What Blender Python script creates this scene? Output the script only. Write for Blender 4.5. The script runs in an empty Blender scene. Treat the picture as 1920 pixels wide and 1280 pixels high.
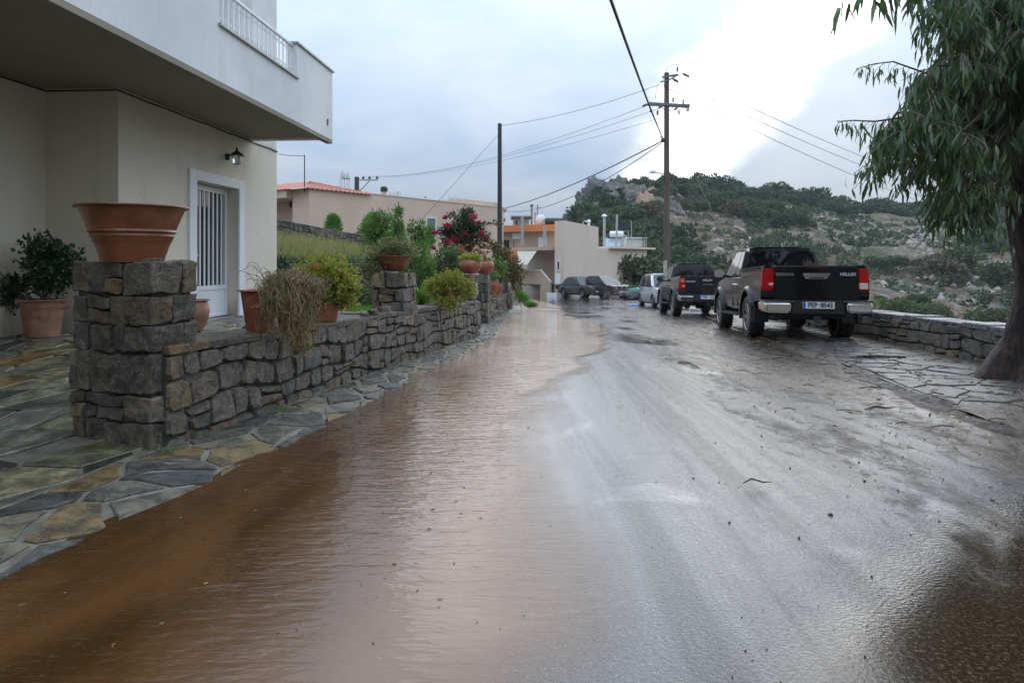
import bpy, bmesh, math, random
import numpy as np
from mathutils import Vector, Matrix, noise as mnoise
random.seed(7); RNG = np.random.default_rng(7)
R = math.radians
SC = bpy.context.scene
COL = SC.collection
# ------------------------------------------------------------ camera, sky, sun, exposure
H, F, CX, HY = 1.30, 1280.0, 960.0, 488.0
cam_d = bpy.data.cameras.new('camera'); cam = bpy.data.objects.new('camera', cam_d); COL.objects.link(cam)
cam.location = (0, 0, H); cam.rotation_euler = (R(90), 0, 0)
cam_d.sensor_width = 36; cam_d.lens = 24; cam_d.shift_y = -152 / 1920
cam_d.clip_start = 0.05; cam_d.clip_end = 5000
SC.camera = cam
SC.view_settings.view_transform = 'Standard'; SC.view_settings.look = 'None'
SC.view_settings.exposure = 0.3; SC.view_settings.gamma = 1; SC.view_settings.use_curve_mapping = False
SC.cycles.max_bounces = 8; SC.cycles.transparent_max_bounces = 16
SUN_DIR = Vector((0.42, 1.0, 0.36)).normalized()

class NT:
    """small wrapper to write node trees shortly"""
    def __init__(s, tree): s.t = tree; s.n = tree.nodes; s.l = tree.links
    def add(s, kind, **kw):
        nd = s.n.new(kind); ins = kw.pop('ins', {})
        for k, v in kw.items(): setattr(nd, k, v)
        for k, v in ins.items(): s.put(nd.inputs[k], v)
        return nd
    def put(s, sock, v):
        if hasattr(v, 'is_linked') or isinstance(v, bpy.types.NodeSocket): s.l.new(v, sock)
        else:
            if isinstance(v, (tuple, list)) and sock.type == 'RGBA' and len(v) == 3: v = (*v, 1)
            sock.default_value = v
    def math(s, op, a, b=None, c=None, clamp=False):
        nd = s.n.new('ShaderNodeMath'); nd.operation = op; nd.use_clamp = clamp
        for i, v in enumerate((a, b, c)):
            if v is not None: s.put(nd.inputs[i], v)
        return nd.outputs[0]
    def vm(s, op, a, b=None, out=0):
        nd = s.n.new('ShaderNodeVectorMath'); nd.operation = op
        s.put(nd.inputs[0], a)
        if b is not None: s.put(nd.inputs[1], b)
        return nd.outputs[out]
    def mix(s, f, a, b, blend='MIX'):
        nd = s.n.new('ShaderNodeMix'); nd.data_type = 'RGBA'; nd.blend_type = blend
        s.put(nd.inputs[0], f); s.put(nd.inputs[6], a); s.put(nd.inputs[7], b)
        return nd.outputs[2]
    def noise(s, vec, scale, detail=4, rough=.55, dist=0, out=0):
        nd = s.add('ShaderNodeTexNoise', ins={'Scale': scale, 'Detail': detail, 'Roughness': rough, 'Distortion': dist})
        if vec is not None: s.l.new(vec, nd.inputs['Vector'])
        return nd.outputs[out]
    def ramp(s, f, stops, interp='LINEAR'):
        nd = s.n.new('ShaderNodeValToRGB'); nd.color_ramp.interpolation = interp
        el = nd.color_ramp.elements
        while len(el) < len(stops): el.new(.5)
        for e, (p, c) in zip(el, stops):
            e.position = p; e.color = (*c, 1) if len(c) == 3 else c
        s.put(nd.inputs[0], f); return nd.outputs[0]
    def sstep(s, v, a, b):
        nd = s.n.new('ShaderNodeMapRange'); nd.interpolation_type = 'SMOOTHSTEP'
        s.put(nd.inputs[0], v); s.put(nd.inputs[1], a); s.put(nd.inputs[2], b)
        return nd.outputs[0]
    def maprange(s, v, a, b, c, d):
        nd = s.n.new('ShaderNodeMapRange'); s.put(nd.inputs[0], v)
        for i, q in enumerate((a, b, c, d)): s.put(nd.inputs[1 + i], q)
        return nd.outputs[0]
    def scalev(s, vec, sc):
        nd = s.n.new('ShaderNodeMapping'); s.l.new(vec, nd.inputs[0]); nd.inputs['Scale'].default_value = sc
        return nd.outputs[0]
    def bump(s, h, strength, dist, normal=None):
        nd = s.add('ShaderNodeBump', ins={'Height': h, 'Strength': strength, 'Distance': dist})
        if normal is not None: s.l.new(normal, nd.inputs['Normal'])
        return nd.outputs[0]

W = bpy.data.worlds.new('World'); SC.world = W; W.use_nodes = True
W.node_tree.nodes.clear(); w = NT(W.node_tree)
sky = w.add('ShaderNodeTexSky', sky_type='NISHITA', sun_disc=False)
sky.sun_elevation = math.asin(SUN_DIR.z); sky.sun_rotation = math.atan2(SUN_DIR.x, SUN_DIR.y)
tc = w.add('ShaderNodeTexCoord').outputs['Generated']
sx = w.add('ShaderNodeSeparateXYZ', ins={0: tc})
zc = w.math('ADD', w.math('MAXIMUM', sx.outputs[2], 0.0), 0.22)
cv = w.add('ShaderNodeCombineXYZ', ins={0: w.math('DIVIDE', sx.outputs[0], zc), 1: w.math('DIVIDE', sx.outputs[1], zc), 2: 0.3})
n1 = w.noise(cv.outputs[0], 0.75, 7, .55, .25)
n2 = w.noise(cv.outputs[0], 2.1, 6, .6, .3)
n3 = w.noise(cv.outputs[0], 0.33, 4, .5, .2)
cl = w.ramp(w.math('ADD', w.math('MULTIPLY', n1, .65), w.math('MULTIPLY', n2, .35)),
            [(.30, (.33, .455, .64)), (.42, (.42, .54, .715)), (.53, (.53, .63, .76)), (.66, (.66, .735, .81))])
# the bright break in the clouds in front of the veiled sun
cdir = Vector((0.345, 1, 0.265)).normalized()
tdir = (Vector((0.56, 1, 0.50)) - Vector((0.20, 1, 0.12))).normalized()
tdir = (tdir - cdir * tdir.dot(cdir)).normalized(); ndir = cdir.cross(tdir).normalized()
dt = w.math('MULTIPLY', w.vm('DOT_PRODUCT', tc, tuple(tdir), 1), 1 / .36)
dn = w.math('MULTIPLY', w.vm('DOT_PRODUCT', tc, tuple(ndir), 1), 1 / .056)
rr = w.math('SQRT', w.math('ADD', w.math('MULTIPLY', dt, dt), w.math('MULTIPLY', dn, dn)))
nb = w.noise(tc, 5.5, 7, .58, .5)
rr = w.math('ADD', rr, w.math('MULTIPLY', w.math('SUBTRACT', nb, .5), 2.9))
front = w.sstep(w.vm('DOT_PRODUCT', tc, tuple(cdir), 1), .3, .7)
bright = w.math('MULTIPLY', w.sstep(rr, 1.62, .42), front)
halo = w.math('MULTIPLY', w.sstep(w.vm('DOT_PRODUCT', tc, tuple(Vector((.40, 1, .14)).normalized()), 1), .965, .999), .5)
cl = w.mix(halo, cl, (.80, .85, .875))
cl = w.mix(bright, cl, w.mix(w.sstep(w.math('ADD', nb, w.math('MULTIPLY', w.math('SUBTRACT', n2, .5), .8)), .60, .38),(.95, .99, 1.0), (1.95, 1.97, 1.97)) if True else w.mix(nb, (2.1, 2.12, 2.12), (.92, .96, .98)))
low = w.sstep(sx.outputs[2], .16, -.02)
cl = w.mix(w.math('MULTIPLY', low, .45), cl, (.66, .73, .79))
bg1 = w.add('ShaderNodeBackground', ins={0: sky.outputs[0], 1: .07})
# an overcast sky grows brighter towards the zenith
bg2 = w.add('ShaderNodeBackground', ins={0: cl, 1: w.math('ADD', .52, w.math('MULTIPLY', w.math('MAXIMUM', sx.outputs[2], 0.0), 2.5))})
cov = w.math('SUBTRACT', 1.0, w.math('MULTIPLY', w.sstep(n3, .56, .36), .15))
ms = w.add('ShaderNodeMixShader', ins={0: cov, 1: bg1.outputs[0], 2: bg2.outputs[0]})
w.l.new(ms.outputs[0], w.add('ShaderNodeOutputWorld').inputs[0])
sd = bpy.data.lights.new('sun', 'SUN'); sun = bpy.data.objects.new('sun', sd); COL.objects.link(sun)
sd.energy = 0.6; sd.angle = R(60); sd.color = (1, .96, .9)
sun.rotation_euler = SUN_DIR.to_track_quat('Z', 'Y').to_euler()

# ------------------------------------------------------------ terrain profile helpers
_dy = [-60, 0, 4, 8, 14, 23, 32, 50, 70, 400]; _dd = [1.25, 1.25, 1.255, 1.31, 1.5, 1.87, 2.25, 2.65, 2.75, 2.8]
def drop(y):
    y = np.asarray(y, float)
    return sum(np.interp(y + k, _dy, _dd) for k in (-1.5, -.75, 0, .75, 1.5)) / 5
def gz(y): return H - drop(y)
def P(x, y, D): return Vector(((x - CX) / F * D, D, H - (y - HY) / F * D))
_wy = [-3, 4.42, 5.58, 7.5, 10.7, 13.1, 17, 30.5, 45]; _wx = [-3.45, -2.24, -1.99, -1.56, -.96, -.62, -.68, 0, .7]
def wallx(y): return np.interp(y, _wy, _wx)          # foot of the left garden wall
_ey = [-3, 2.7, 3.66, 4.82, 6.25, 9.3, 13, 17, 30.5, 45]; _ex = [-3.1, -2.02, -1.77, -1.5, -1.27, -.8, -.30, -.32, .45, 1.2]
def edgex(y): return np.interp(y, _ey, _ex)          # pavement edge where the flood water begins
def patz(y): return np.interp(y, [1.5, 3.5, 4.5, 7.5, 9, 13, 18, 30], [.045, .06, .10, .42, .42, .32, .12, -.5])
def parx(y): return 6.1 + (np.asarray(y) - 8.8) * .135   # face of the right parapet
def pavx(y): return np.interp(y, [-3, 5.4, 6.75, 11.6, 16, 30, 45], [3.2, 3.75, 3.9, 4.7, 5.2, 7.4, 9])
def sm(t): t = np.clip(t, 0, 1); return t * t * (3 - 2 * t)
_rx = [-3000, 700, 900, 960, 1010, 1060, 1100, 1150, 1200, 1260, 1320, 1400, 1460, 1520, 1600, 1680, 1760, 1920, 2400, 6000]
_ry = [489, 489, 478, 455, 430, 412, 378, 358, 346, 352, 360, 365, 372, 384, 399, 402, 402, 408, 415, 430]
def terr(X, Y):
    X = np.asarray(X, float); Y = np.asarray(Y, float)
    z0 = gz(np.clip(Y, -20, 90)) - .12
    par = 6.9 + (np.clip(Y, -20, 45) - 8.8) * .135
    d = np.clip(X - par, 0, None)
    z0 = z0 + np.where(Y < -7, np.minimum((-7 - Y) * .42, 16), 0)  # unseen slope behind the camera, added to darken reflections and rear light
    zr = z0 - np.where(Y > 42, sm((Y - 42) / 25), 0) * 0 - 6.5 * (1 - np.exp(-d / 11))
    zl = np.clip(-X - 5, 0, 40) * .11 * sm((Y - 14) / 12)
    z = zr + zl
    Yc = np.maximum(Y, 1.0); px = CX + F * X / Yc
    px = np.where(Y > 1, px, np.where(X > 0, 6000, -3000))
    ey = (HY - np.interp(px, _rx, _ry)) / F
    Rr = np.interp(px, [960, 1150, 1300, 1500, 1900, 6000], [150, 165, 185, 205, 215, 215])
    Rv = np.interp(px, [900, 1050, 1200, 1400, 6000], [85, 80, 62, 52, 48])
    D = np.where(px > 2600, np.hypot(X, Y) , Yc)
    t = np.clip((D - Rv) / (Rr - Rv), 0, 1)
    w_ = (.55 * t + .45 * sm(t)) * np.where(Y > 1, 1, 0)
    zh = H + ey * Rr
    z = z * (1 - w_) + zh * w_
    over = np.clip(D - Rr, 0, None) * np.where(Y > 1, 1, 0)
    z = z - np.minimum(over * .12, 14)
    return z
def bumpy(X, Y, s=.06, amp=1.0):
    return np.array([mnoise.fractal(Vector((x * s, y * s, 3.1)), 1.0, 2.1, 4) for x, y in zip(np.ravel(X), np.ravel(Y))]).reshape(np.shape(X)) * amp

# ------------------------------------------------------------ object helpers
def tag(o, label=None, cat=None, group=None, kind=None):
    if label: o['label'] = label
    if cat: o['category'] = cat
    if group: o['group'] = group
    if kind: o['kind'] = kind
    return o
def thing(name, label, cat, loc=(0, 0, 0), rot=(0, 0, 0), group=None):
    o = bpy.data.objects.new(name, None); COL.objects.link(o)
    o.location = loc; o.rotation_euler = rot; o.empty_display_size = .2
    return tag(o, label, cat, group)
def link(name, me, mt=None, parent=None, loc=(0, 0, 0)):
    o = bpy.data.objects.new(name, me); COL.objects.link(o); o.location = loc
    if parent is not None: o.parent = parent
    if mt is not None and not me.materials: me.materials.append(mt)
    return o
def copy_tree(o, parent=None):
    c = o.copy(); COL.objects.link(c)
    if parent is not None: c.parent = parent
    for ch in list(o.children): copy_tree(ch, c)
    return c
class MB:
    """collects vertices and faces, then links them as one mesh object"""
    def __init__(s): s.v = []; s.f = []
    def add(s, vs, fs):
        b = len(s.v); s.v += [tuple(v) for v in vs]; s.f += [tuple(b + i for i in f) for f in fs]; return s
    def box(s, x0, x1, y0, y1, z0, z1):
        return s.add([(x0, y0, z0), (x1, y0, z0), (x1, y1, z0), (x0, y1, z0), (x0, y0, z1), (x1, y0, z1), (x1, y1, z1), (x0, y1, z1)],
                     [(3, 2, 1, 0), (4, 5, 6, 7), (0, 1, 5, 4), (1, 2, 6, 5), (2, 3, 7, 6), (3, 0, 4, 7)])
    def hexa(s, p): return s.add(p, [(3, 2, 1, 0), (4, 5, 6, 7), (0, 1, 5, 4), (1, 2, 6, 5), (2, 3, 7, 6), (3, 0, 4, 7)])
    def fbox(s, fr, u0, u1, n0, n1, z0, z1):
        return s.hexa([fr(u0, n1, z0), fr(u1, n1, z0), fr(u1, n0, z0), fr(u0, n0, z0), fr(u0, n1, z1), fr(u1, n1, z1), fr(u1, n0, z1), fr(u0, n0, z1)])
    def prism(s, poly, a, b, axis=0):
        n = len(poly)
        def q(p, t): return (t, p[0], p[1]) if axis == 0 else ((p[0], t, p[1]) if axis == 1 else (p[0], p[1], t))
        return s.add([q(p, a) for p in poly] + [q(p, b) for p in poly],
                     [tuple(range(n - 1, -1, -1)), tuple(range(n, 2 * n))] + [(i, (i + 1) % n, n + (i + 1) % n, n + i) for i in range(n)])
    def tube(s, pts, r, seg=6, cap=True):
        pts = [Vector(p) for p in pts]; n = len(pts); rs = r if isinstance(r, (list, tuple)) else [r] * n
        vs = []; fs = []; up = Vector((.13, .21, 1)).normalized()
        for i, p in enumerate(pts):
            t = (pts[min(i + 1, n - 1)] - pts[max(i - 1, 0)])
            t = t.normalized() if t.length > 1e-9 else Vector((0, 0, 1))
            a = t.cross(up)
            if a.length < 1e-3: a = t.cross(Vector((1, 0, 0)))
            a.normalize(); b = t.cross(a)
            for k in range(seg):
                an = 2 * math.pi * k / seg
                vs.append(p + (a * math.cos(an) + b * math.sin(an)) * rs[i])
        for i in range(n - 1):
            for k in range(seg):
                k2 = (k + 1) % seg
                fs.append((i * seg + k, i * seg + k2, (i + 1) * seg + k2, (i + 1) * seg + k))
        if cap: fs += [tuple(range(seg - 1, -1, -1)), tuple((n - 1) * seg + k for k in range(seg))]
        return s.add(vs, fs)
    def lathe(s, prof, seg=24, c=(0, 0, 0), axis='z', sq=(1, 1)):
        vs = []; fs = []; n = len(prof)
        for r, h in prof:
            for k in range(seg):
                a = 2 * math.pi * k / seg; x, y = r * math.cos(a) * sq[0], r * math.sin(a) * sq[1]
                p = (x, y, h) if axis == 'z' else ((h, x, y) if axis == 'x' else (x, h, y))
                vs.append((p[0] + c[0], p[1] + c[1], p[2] + c[2]))
        for i in range(n - 1):
            for k in range(seg):
                k2 = (k + 1) % seg; fs.append((i * seg + k, i * seg + k2, (i + 1) * seg + k2, (i + 1) * seg + k))
        return s.add(vs, fs)
    def build(s, name, mt=None, parent=None, loc=(0, 0, 0), bevel=0, seg=2, smooth=False, angle=35):
        me = bpy.data.meshes.new(name); me.from_pydata(s.v, [], s.f)
        bm = bmesh.new(); bm.from_mesh(me)
        bmesh.ops.recalc_face_normals(bm, faces=bm.faces)
        if bevel:
            es = [e for e in bm.edges if len(e.link_faces) == 2 and e.calc_face_angle(0) > R(angle)]
            bmesh.ops.bevel(bm, geom=es, offset=bevel, segments=seg, affect='EDGES', clamp_overlap=True)
        bm.to_mesh(me); bm.free()
        if smooth: shade(me, angle)
        return link(name, me, mt, parent, loc)
def shade(me, angle=40):
    me.polygons.foreach_set('use_smooth', [True] * len(me.polygons)); 
    try: me.set_sharp_from_angle(angle=R(angle))
    except Exception: pass
    me.update()
def frame(ax, ay, bx, by):
    o = Vector((ax, ay, 0)); u = Vector((bx - ax, by - ay, 0)); L = u.length; u.normalize(); n = Vector((u.y, -u.x, 0))
    f = lambda a, b, z: o + u * a + n * b + Vector((0, 0, z))
    f.u, f.n, f.L, f.o = u, n, L, o
    return f
def rel(fr, B):
    B = Vector(B); g = lambda a, b, z: fr(a, b, z) - B
    g.u, g.n, g.L = fr.u, fr.n, fr.L
    return g
def npmesh(name, V, Q, smooth=False):
    """fast mesh from arrays: V (n,3), Q (m,k) all faces with k corners"""
    me = bpy.data.meshes.new(name); V = np.asarray(V, np.float32); Q = np.asarray(Q, np.int32)
    me.vertices.add(len(V)); me.vertices.foreach_set('co', V.ravel())
    k = Q.shape[1]; me.loops.add(Q.size); me.loops.foreach_set('vertex_index', Q.ravel())
    me.polygons.add(len(Q)); me.polygons.foreach_set('loop_start', np.arange(0, Q.size, k, dtype=np.int32))
    if smooth: me.polygons.foreach_set('use_smooth', np.ones(len(Q), bool))
    me.update(calc_edges=True); return me
def gridmesh(name, X, Y, Z, smooth=True):
    a, b = X.shape; V = np.stack([X, Y, Z], -1).reshape(-1, 3)
    i = np.arange(a * b).reshape(a, b)
    Q = np.stack([i[:-1, :-1], i[1:, :-1], i[1:, 1:], i[:-1, 1:]], -1).reshape(-1, 4)
    return npmesh(name, V, Q, smooth)

# ------------------------------------------------------------ materials
def mat(name):
    m = bpy.data.materials.new(name); m.use_nodes = True; m.node_tree.nodes.clear(); return m, NT(m.node_tree)
def finish(m, t, shader): t.l.new(shader, t.add('ShaderNodeOutputMaterial').inputs[0]); return m
def pbr(name, c1, c2=None, rough=.5, rough2=None, scale=6, metal=0, bump=0, bscale=40, spec=.5, coat=0, detail=5, stretch=None, lo=.35, hi=.65, trans=0, bdist=.01):
    m, t = mat(name); co = t.add('ShaderNodeTexCoord').outputs['Object']
    if stretch: co = t.scalev(co, stretch)
    n = t.noise(co, scale, detail, .6, .2); f = t.sstep(n, lo, hi)
    col = t.mix(f, c1, c2 if c2 else c1)
    p = t.add('ShaderNodeBsdfPrincipled', ins={'Base Color': col, 'Metallic': metal, 'Specular IOR Level': spec, 'Coat Weight': coat, 'Transmission Weight': trans,
              'Roughness': rough if rough2 is None else t.maprange(t.noise(co, scale * 2.3, 4), .3, .7, rough, rough2)})
    p.inputs['Coat Roughness'].default_value = .06
    if bump: t.l.new(t.bump(t.noise(co, bscale, 6, .65), bump, bdist), p.inputs['Normal'])
    return finish(m, t, p.outputs[0])
def stone_mat(name, pal, rough=(.28, .6), wet=.5, vein=.35, bump=.6, nscale=9, tint2=None, edge=0.0):
    """each stone object takes its own colour from the palette, with mottling, stains and veins"""
    m, t = mat(name); oi = t.add('ShaderNodeObjectInfo').outputs['Random']
    tc_ = t.add('ShaderNodeTexCoord').outputs['Object']
    off = t.add('ShaderNodeCombineXYZ', ins={0: t.math('MULTIPLY', oi, 91.0), 1: t.math('MULTIPLY', oi, 37.0), 2: t.math('MULTIPLY', oi, 53.0)})
    co = t.vm('ADD', tc_, off.outputs[0])
    k = len(pal); col = t.ramp(oi, [(i / k, c) for i, c in enumerate(pal)], 'CONSTANT')
    n1 = t.noise(co, nscale, 7, .62, .4)
    col = t.mix(t.sstep(n1, .35, .7), t.mix(1, col, (.42, .42, .44), 'MULTIPLY'), t.mix(1, col, (1.6, 1.55, 1.48), 'MULTIPLY'))
    n2 = t.noise(co, nscale * .55, 5, .6, .8)
    col = t.mix(t.math('MULTIPLY', t.sstep(n2, .57, .72), .55), col, tint2 or (.16, .085, .03))
    vn = t.noise(t.scalev(co, (1, 1, 1)), nscale * .9, 5, .5, 1.2)
    v = t.sstep(t.math('ABSOLUTE', t.math('SUBTRACT', vn, .5)), .013, .0)
    col = t.mix(t.math('MULTIPLY', v, vein), col, (.42, .42, .40))
    pt_ = t.add('ShaderNodeNewGeometry').outputs['Pointiness']; col = t.mix(t.math('MULTIPLY', t.math('MULTIPLY', t.sstep(pt_, .52, .60), t.sstep(t.noise(co, nscale * 2.2, 5, .65), .40, .60)), edge), col, (.30, .285, .255))
    p = t.add('ShaderNodeBsdfPrincipled', ins={'Base Color': col, 'Roughness': t.maprange(n1, .3, .7, rough[0], rough[1]), 'Specular IOR Level': .5})
    nf = t.noise(co, nscale * 5, 7, .7); hb = t.math('ADD', t.math('MULTIPLY', n1, 1.2), nf)
    hb = t.math('ADD', hb, t.math('MULTIPLY', t.noise(co, nscale * 17, 4, .7), .5)); t.l.new(t.bump(hb, bump, .028), p.inputs['Normal'])
    return finish(m, t, p.outputs[0])
def leaf_mat(name, cols, rough=.4, trans=.3, tcol=None, spec=.4):
    m, t = mat(name); g = t.add('ShaderNodeNewGeometry').outputs['Random Per Island']
    k = len(cols); col = t.ramp(g, [(i / max(1, k - 1), c) for i, c in enumerate(cols)])
    p = t.add('ShaderNodeBsdfPrincipled', ins={'Base Color': col, 'Roughness': rough, 'Specular IOR Level': spec})
    tr = t.add('ShaderNodeBsdfTranslucent', ins={0: t.mix(1, col, tcol or (1.5, 1.6, .6), 'MULTIPLY')})
    mx = t.add('ShaderNodeMixShader', ins={0: trans, 1: p.outputs[0], 2: tr.outputs[0]})
    return finish(m, t, mx.outputs[0])
def plaster(name, c, c2, streak=.5, rough=.75, base=None):
    m, t = mat(name); co = t.add('ShaderNodeTexCoord').outputs['Object']
    n1 = t.noise(co, .8, 6, .6, .3); n2 = t.noise(t.scalev(co, (5, 5, .5)), 1.0, 6, .6)
    col = t.mix(t.sstep(n1, .3, .72), c, c2)
    col = t.mix(t.math('MULTIPLY', t.sstep(n2, .55, .75), streak * .5), col, t.mix(1, c2, (.66, .66, .63), 'MULTIPLY'))
    nf = t.noise(co, 130, 3, .6); n4 = t.noise(co, 7, 4, .6)
    if base is not None:
        zz_ = t.add('ShaderNodeSeparateXYZ', ins={0: co}).outputs[2]; col = t.mix(t.math('MULTIPLY', t.sstep(t.math('ADD', zz_, t.math('MULTIPLY', t.noise(co, 3.5, 6, .65), .5)), base + .42, base), .55), col, (.20, .165, .12))
    cr = t.noise(co, 1.6, 3, .5, 1.5); col = t.mix(t.math('MULTIPLY', t.sstep(t.math('ABSOLUTE', t.math('SUBTRACT', cr, .5)), .0022, 0), .35), col, (.22, .21, .19))
    p = t.add('ShaderNodeBsdfPrincipled', ins={'Base Color': col, 'Roughness': rough, 'Specular IOR Level': .3})
    t.l.new(t.bump(t.math('ADD', nf, t.math('MULTIPLY', n4, .8)), .2, .004), p.inputs['Normal'])
    return finish(m, t, p.outputs[0])
M = {}
STONE_PAL = [(r * 1.15, g * .98, b * .70) for r, g, b in [(.070, .068, .066), (.105, .100, .094), (.062, .064, .068), (.12, .095, .065), (.09, .087, .083), (.052, .054, .058), (.12, .115, .105), (.15, .105, .055), (.08, .077, .072), (.10, .095, .08)]]
M['stone'] = stone_mat('wet_wall_stone', STONE_PAL, vein=.5, bump=1.0, rough=(.22, .5), edge=.4)
M['stone_brown'] = stone_mat('brown_wall_stone', [(.16, .12, .075), (.14, .115, .085), (.19, .14, .085), (.12, .10, .08), (.10, .092, .08), (.17, .125, .07)], vein=.2)
M['stone_old'] = stone_mat('lichen_wall_stone', [(.13, .125, .095), (.10, .10, .082), (.16, .15, .11), (.085, .085, .075), (.14, .12, .085), (.075, .078, .07)], vein=.1, rough=(.5, .85), tint2=(.10, .11, .05))
M['cap'] = stone_mat('wet_capstone', [(.12, .12, .118), (.16, .157, .15), (.09, .09, .09), (.18, .175, .165)], vein=.1, rough=(.18, .45), bump=.35)
WARM = lambda pal: [(r * 1.08, g, b * .78) for r, g, b in pal]
M['flag'] = stone_mat('wet_flagstone', WARM([(.13, .135, .105), (.17, .15, .095), (.085, .095, .09), (.20, .185, .14), (.032, .036, .042), (.14, .155, .125), (.17, .12, .055), (.11, .125, .125)]), rough=(.10, .32), vein=.12, bump=.35, nscale=5, tint2=(.09, .075, .035))
M['kerbflag'] = stone_mat('dark_wet_flagstone', WARM([(.05, .054, .06), (.085, .088, .085), (.038, .042, .048), (.12, .115, .095), (.065, .067, .066), (.125, .092, .045), (.10, .10, .088)]), rough=(.16, .42), vein=.15, bump=.45, nscale=7, tint2=(.035, .032, .028))
M['greyflag'] = stone_mat('grey_wet_flagstone', [(.062, .058, .055), (.085, .078, .072), (.052, .049, .047), (.098, .09, .083)], rough=(.10, .40), vein=.1, bump=.4, nscale=3, tint2=(.045, .030, .020))
M['mortar'] = pbr('wet_mortar', (.016, .015, .013), (.045, .041, .034), .75, scale=14, bump=.8, bscale=45)
M['grout'] = pbr('wet_grout', (.10, .09, .07), (.19, .17, .135), .35, .65, scale=6, bump=.7, bscale=90)
M['wall_white'] = plaster('white_plaster', (.62, .645, .655), (.76, .77, .77), .9)
M['wall_cream'] = plaster('cream_plaster', (.68, .615, .505), (.73, .665, .56), .6, base=.62)
M['soffit'] = plaster('soffit_plaster', (.24, .215, .17), (.28, .255, .205), .05)  # beige paint set darker: shade under the balcony is put into its colour
M['wall_pink'] = plaster('pinkish_plaster', (.58, .43, .34), (.63, .48, .385), .2)
M['wall_beige'] = plaster('beige_plaster', (.64, .53, .445), (.68, .57, .48), .15)
M['wall_ochre'] = plaster('ochre_plaster', (.48, .37, .27), (.54, .42, .31), .3)
M['wall_grey'] = plaster('raw_concrete', (.26, .25, .24), (.36, .35, .33), .6)
M['orange'] = plaster('orange_paint', (.62, .20, .075), (.68, .235, .09), .15)
M['white_paint'] = pbr('white_paint', (.72, .74, .76), (.78, .79, .80), .4, scale=3, bump=.05)
M['trim_white'] = plaster('white_trim', (.76, .79, .82), (.80, .82, .84), .08, .6)
M['terracotta'] = pbr('wet_terracotta', (.15, .048, .018), (.21, .072, .028), .26, .45, scale=7, bump=.15, bscale=50)
M['terracotta_pale'] = pbr('pale_terracotta', (.25, .115, .07), (.34, .18, .12), .6, scale=9, bump=.3, bscale=60)
M['terracotta_red'] = pbr('red_terracotta', (.22, .06, .03), (.30, .09, .05), .45, scale=8, bump=.15, bscale=50)
M['roof_tile'] = pbr('red_roof_tile', (.40, .10, .07), (.52, .17, .12), .6, scale=5)
M['dark_metal'] = pbr('dark_metal', (.03, .03, .032), (.06, .055, .05), .45, scale=20, metal=.4)
M['steel'] = pbr('galvanised_steel', (.42, .43, .44), (.55, .56, .57), .4, scale=12, metal=.7)
M['wood_pole'] = pbr('creosoted_wood', (.075, .05, .038), (.15, .105, .08), .75, scale=3, stretch=(12, 12, .4), bump=.5, bscale=8)
M['dark_pole'] = pbr('dark_wood_pole', (.028, .026, .028), (.055, .05, .05), .7, scale=3, stretch=(12, 12, .4), bump=.5, bscale=8)
M['concrete'] = pbr('pole_concrete', (.33, .30, .25), (.46, .42, .34), .8, scale=7, bump=.3)
M['insulator'] = pbr('brown_insulator', (.13, .045, .035), (.18, .07, .05), .25)
M['dull_steel'] = pbr('weathered_steel', (.13, .135, .14), (.20, .205, .21), .6, scale=12, metal=.3)
M['wire'] = pbr('black_cable', (.035, .037, .04), None, .6)
M['wire_light'] = pbr('grey_wire', (.09, .095, .105), None, .6)
M['glass_dark'] = pbr('dark_glass', (.012, .014, .016), (.02, .022, .024), .03, spec=.7)
M['glass_pale'] = pbr('sky_reflecting_glass', (.10, .12, .13), (.16, .18, .19), .05, spec=.8)
M['black'] = pbr('black_plastic', (.012, .012, .013), (.02, .02, .02), .5)
M['tank_black'] = pbr('black_tank_plastic', (.015, .017, .02), (.03, .03, .035), .4)
M['awning'] = pbr('cream_awning_cloth', (.62, .57, .46), (.68, .63, .52), .8, scale=3)
M['bark'] = pbr('wet_bark', (.012, .008, .007), (.075, .034, .022), .5, .85, scale=4, stretch=(3, 3, .7), bump=1.0, bscale=7, bdist=.05)
M['twig'] = pbr('twig_bark', (.09, .06, .045), (.14, .10, .07), .7, scale=9)
M['soil'] = pbr('dark_soil', (.05, .033, .02), (.09, .06, .04), .9, scale=20, bump=1, bscale=50)
M['euc'] = leaf_mat('eucalyptus_leaf', [(.034, .066, .034), (.058, .098, .048), (.095, .135, .065), (.05, .105, .032), (.12, .14, .05)], .38, .22)
M['dgreen'] = leaf_mat('dark_glossy_leaf', [(.018, .045, .022), (.03, .07, .03), (.04, .085, .03)], .3, .15)
M['green'] = leaf_mat('garden_leaf', [(.055, .125, .03), (.09, .18, .045), (.15, .23, .06)], .45, .3)
M['fern'] = leaf_mat('grey_green_leaf', [(.06, .10, .05), (.09, .14, .075), (.13, .17, .10)], .5, .3)
M['bright'] = leaf_mat('conifer_spray', [(.05, .15, .02), (.08, .21, .03), (.11, .25, .04)], .55, .3)
M['lime'] = leaf_mat('lime_leaf', [(.22, .25, .04), (.32, .33, .07), (.15, .20, .04), (.36, .30, .07), (.20, .13, .05)], .5, .35)
M['lime2'] = leaf_mat('pale_lime_leaf', [(.26, .27, .06), (.36, .35, .10), (.20, .23, .06)], .5, .35)
M['succulent'] = leaf_mat('succulent_leaf', [(.15, .19, .08), (.24, .26, .11), (.12, .15, .07), (.28, .20, .17)], .45, .25)
M['rust_leaf'] = leaf_mat('reddish_leaf', [(.13, .055, .04), (.16, .075, .05), (.07, .085, .035), (.10, .11, .05), (.20, .13, .07)], .5, .3)
M['pink'] = leaf_mat('pink_bract', [(.40, .035, .10), (.52, .06, .15), (.32, .025, .075)], .5, .4, (1.2, .8, .9))
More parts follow.
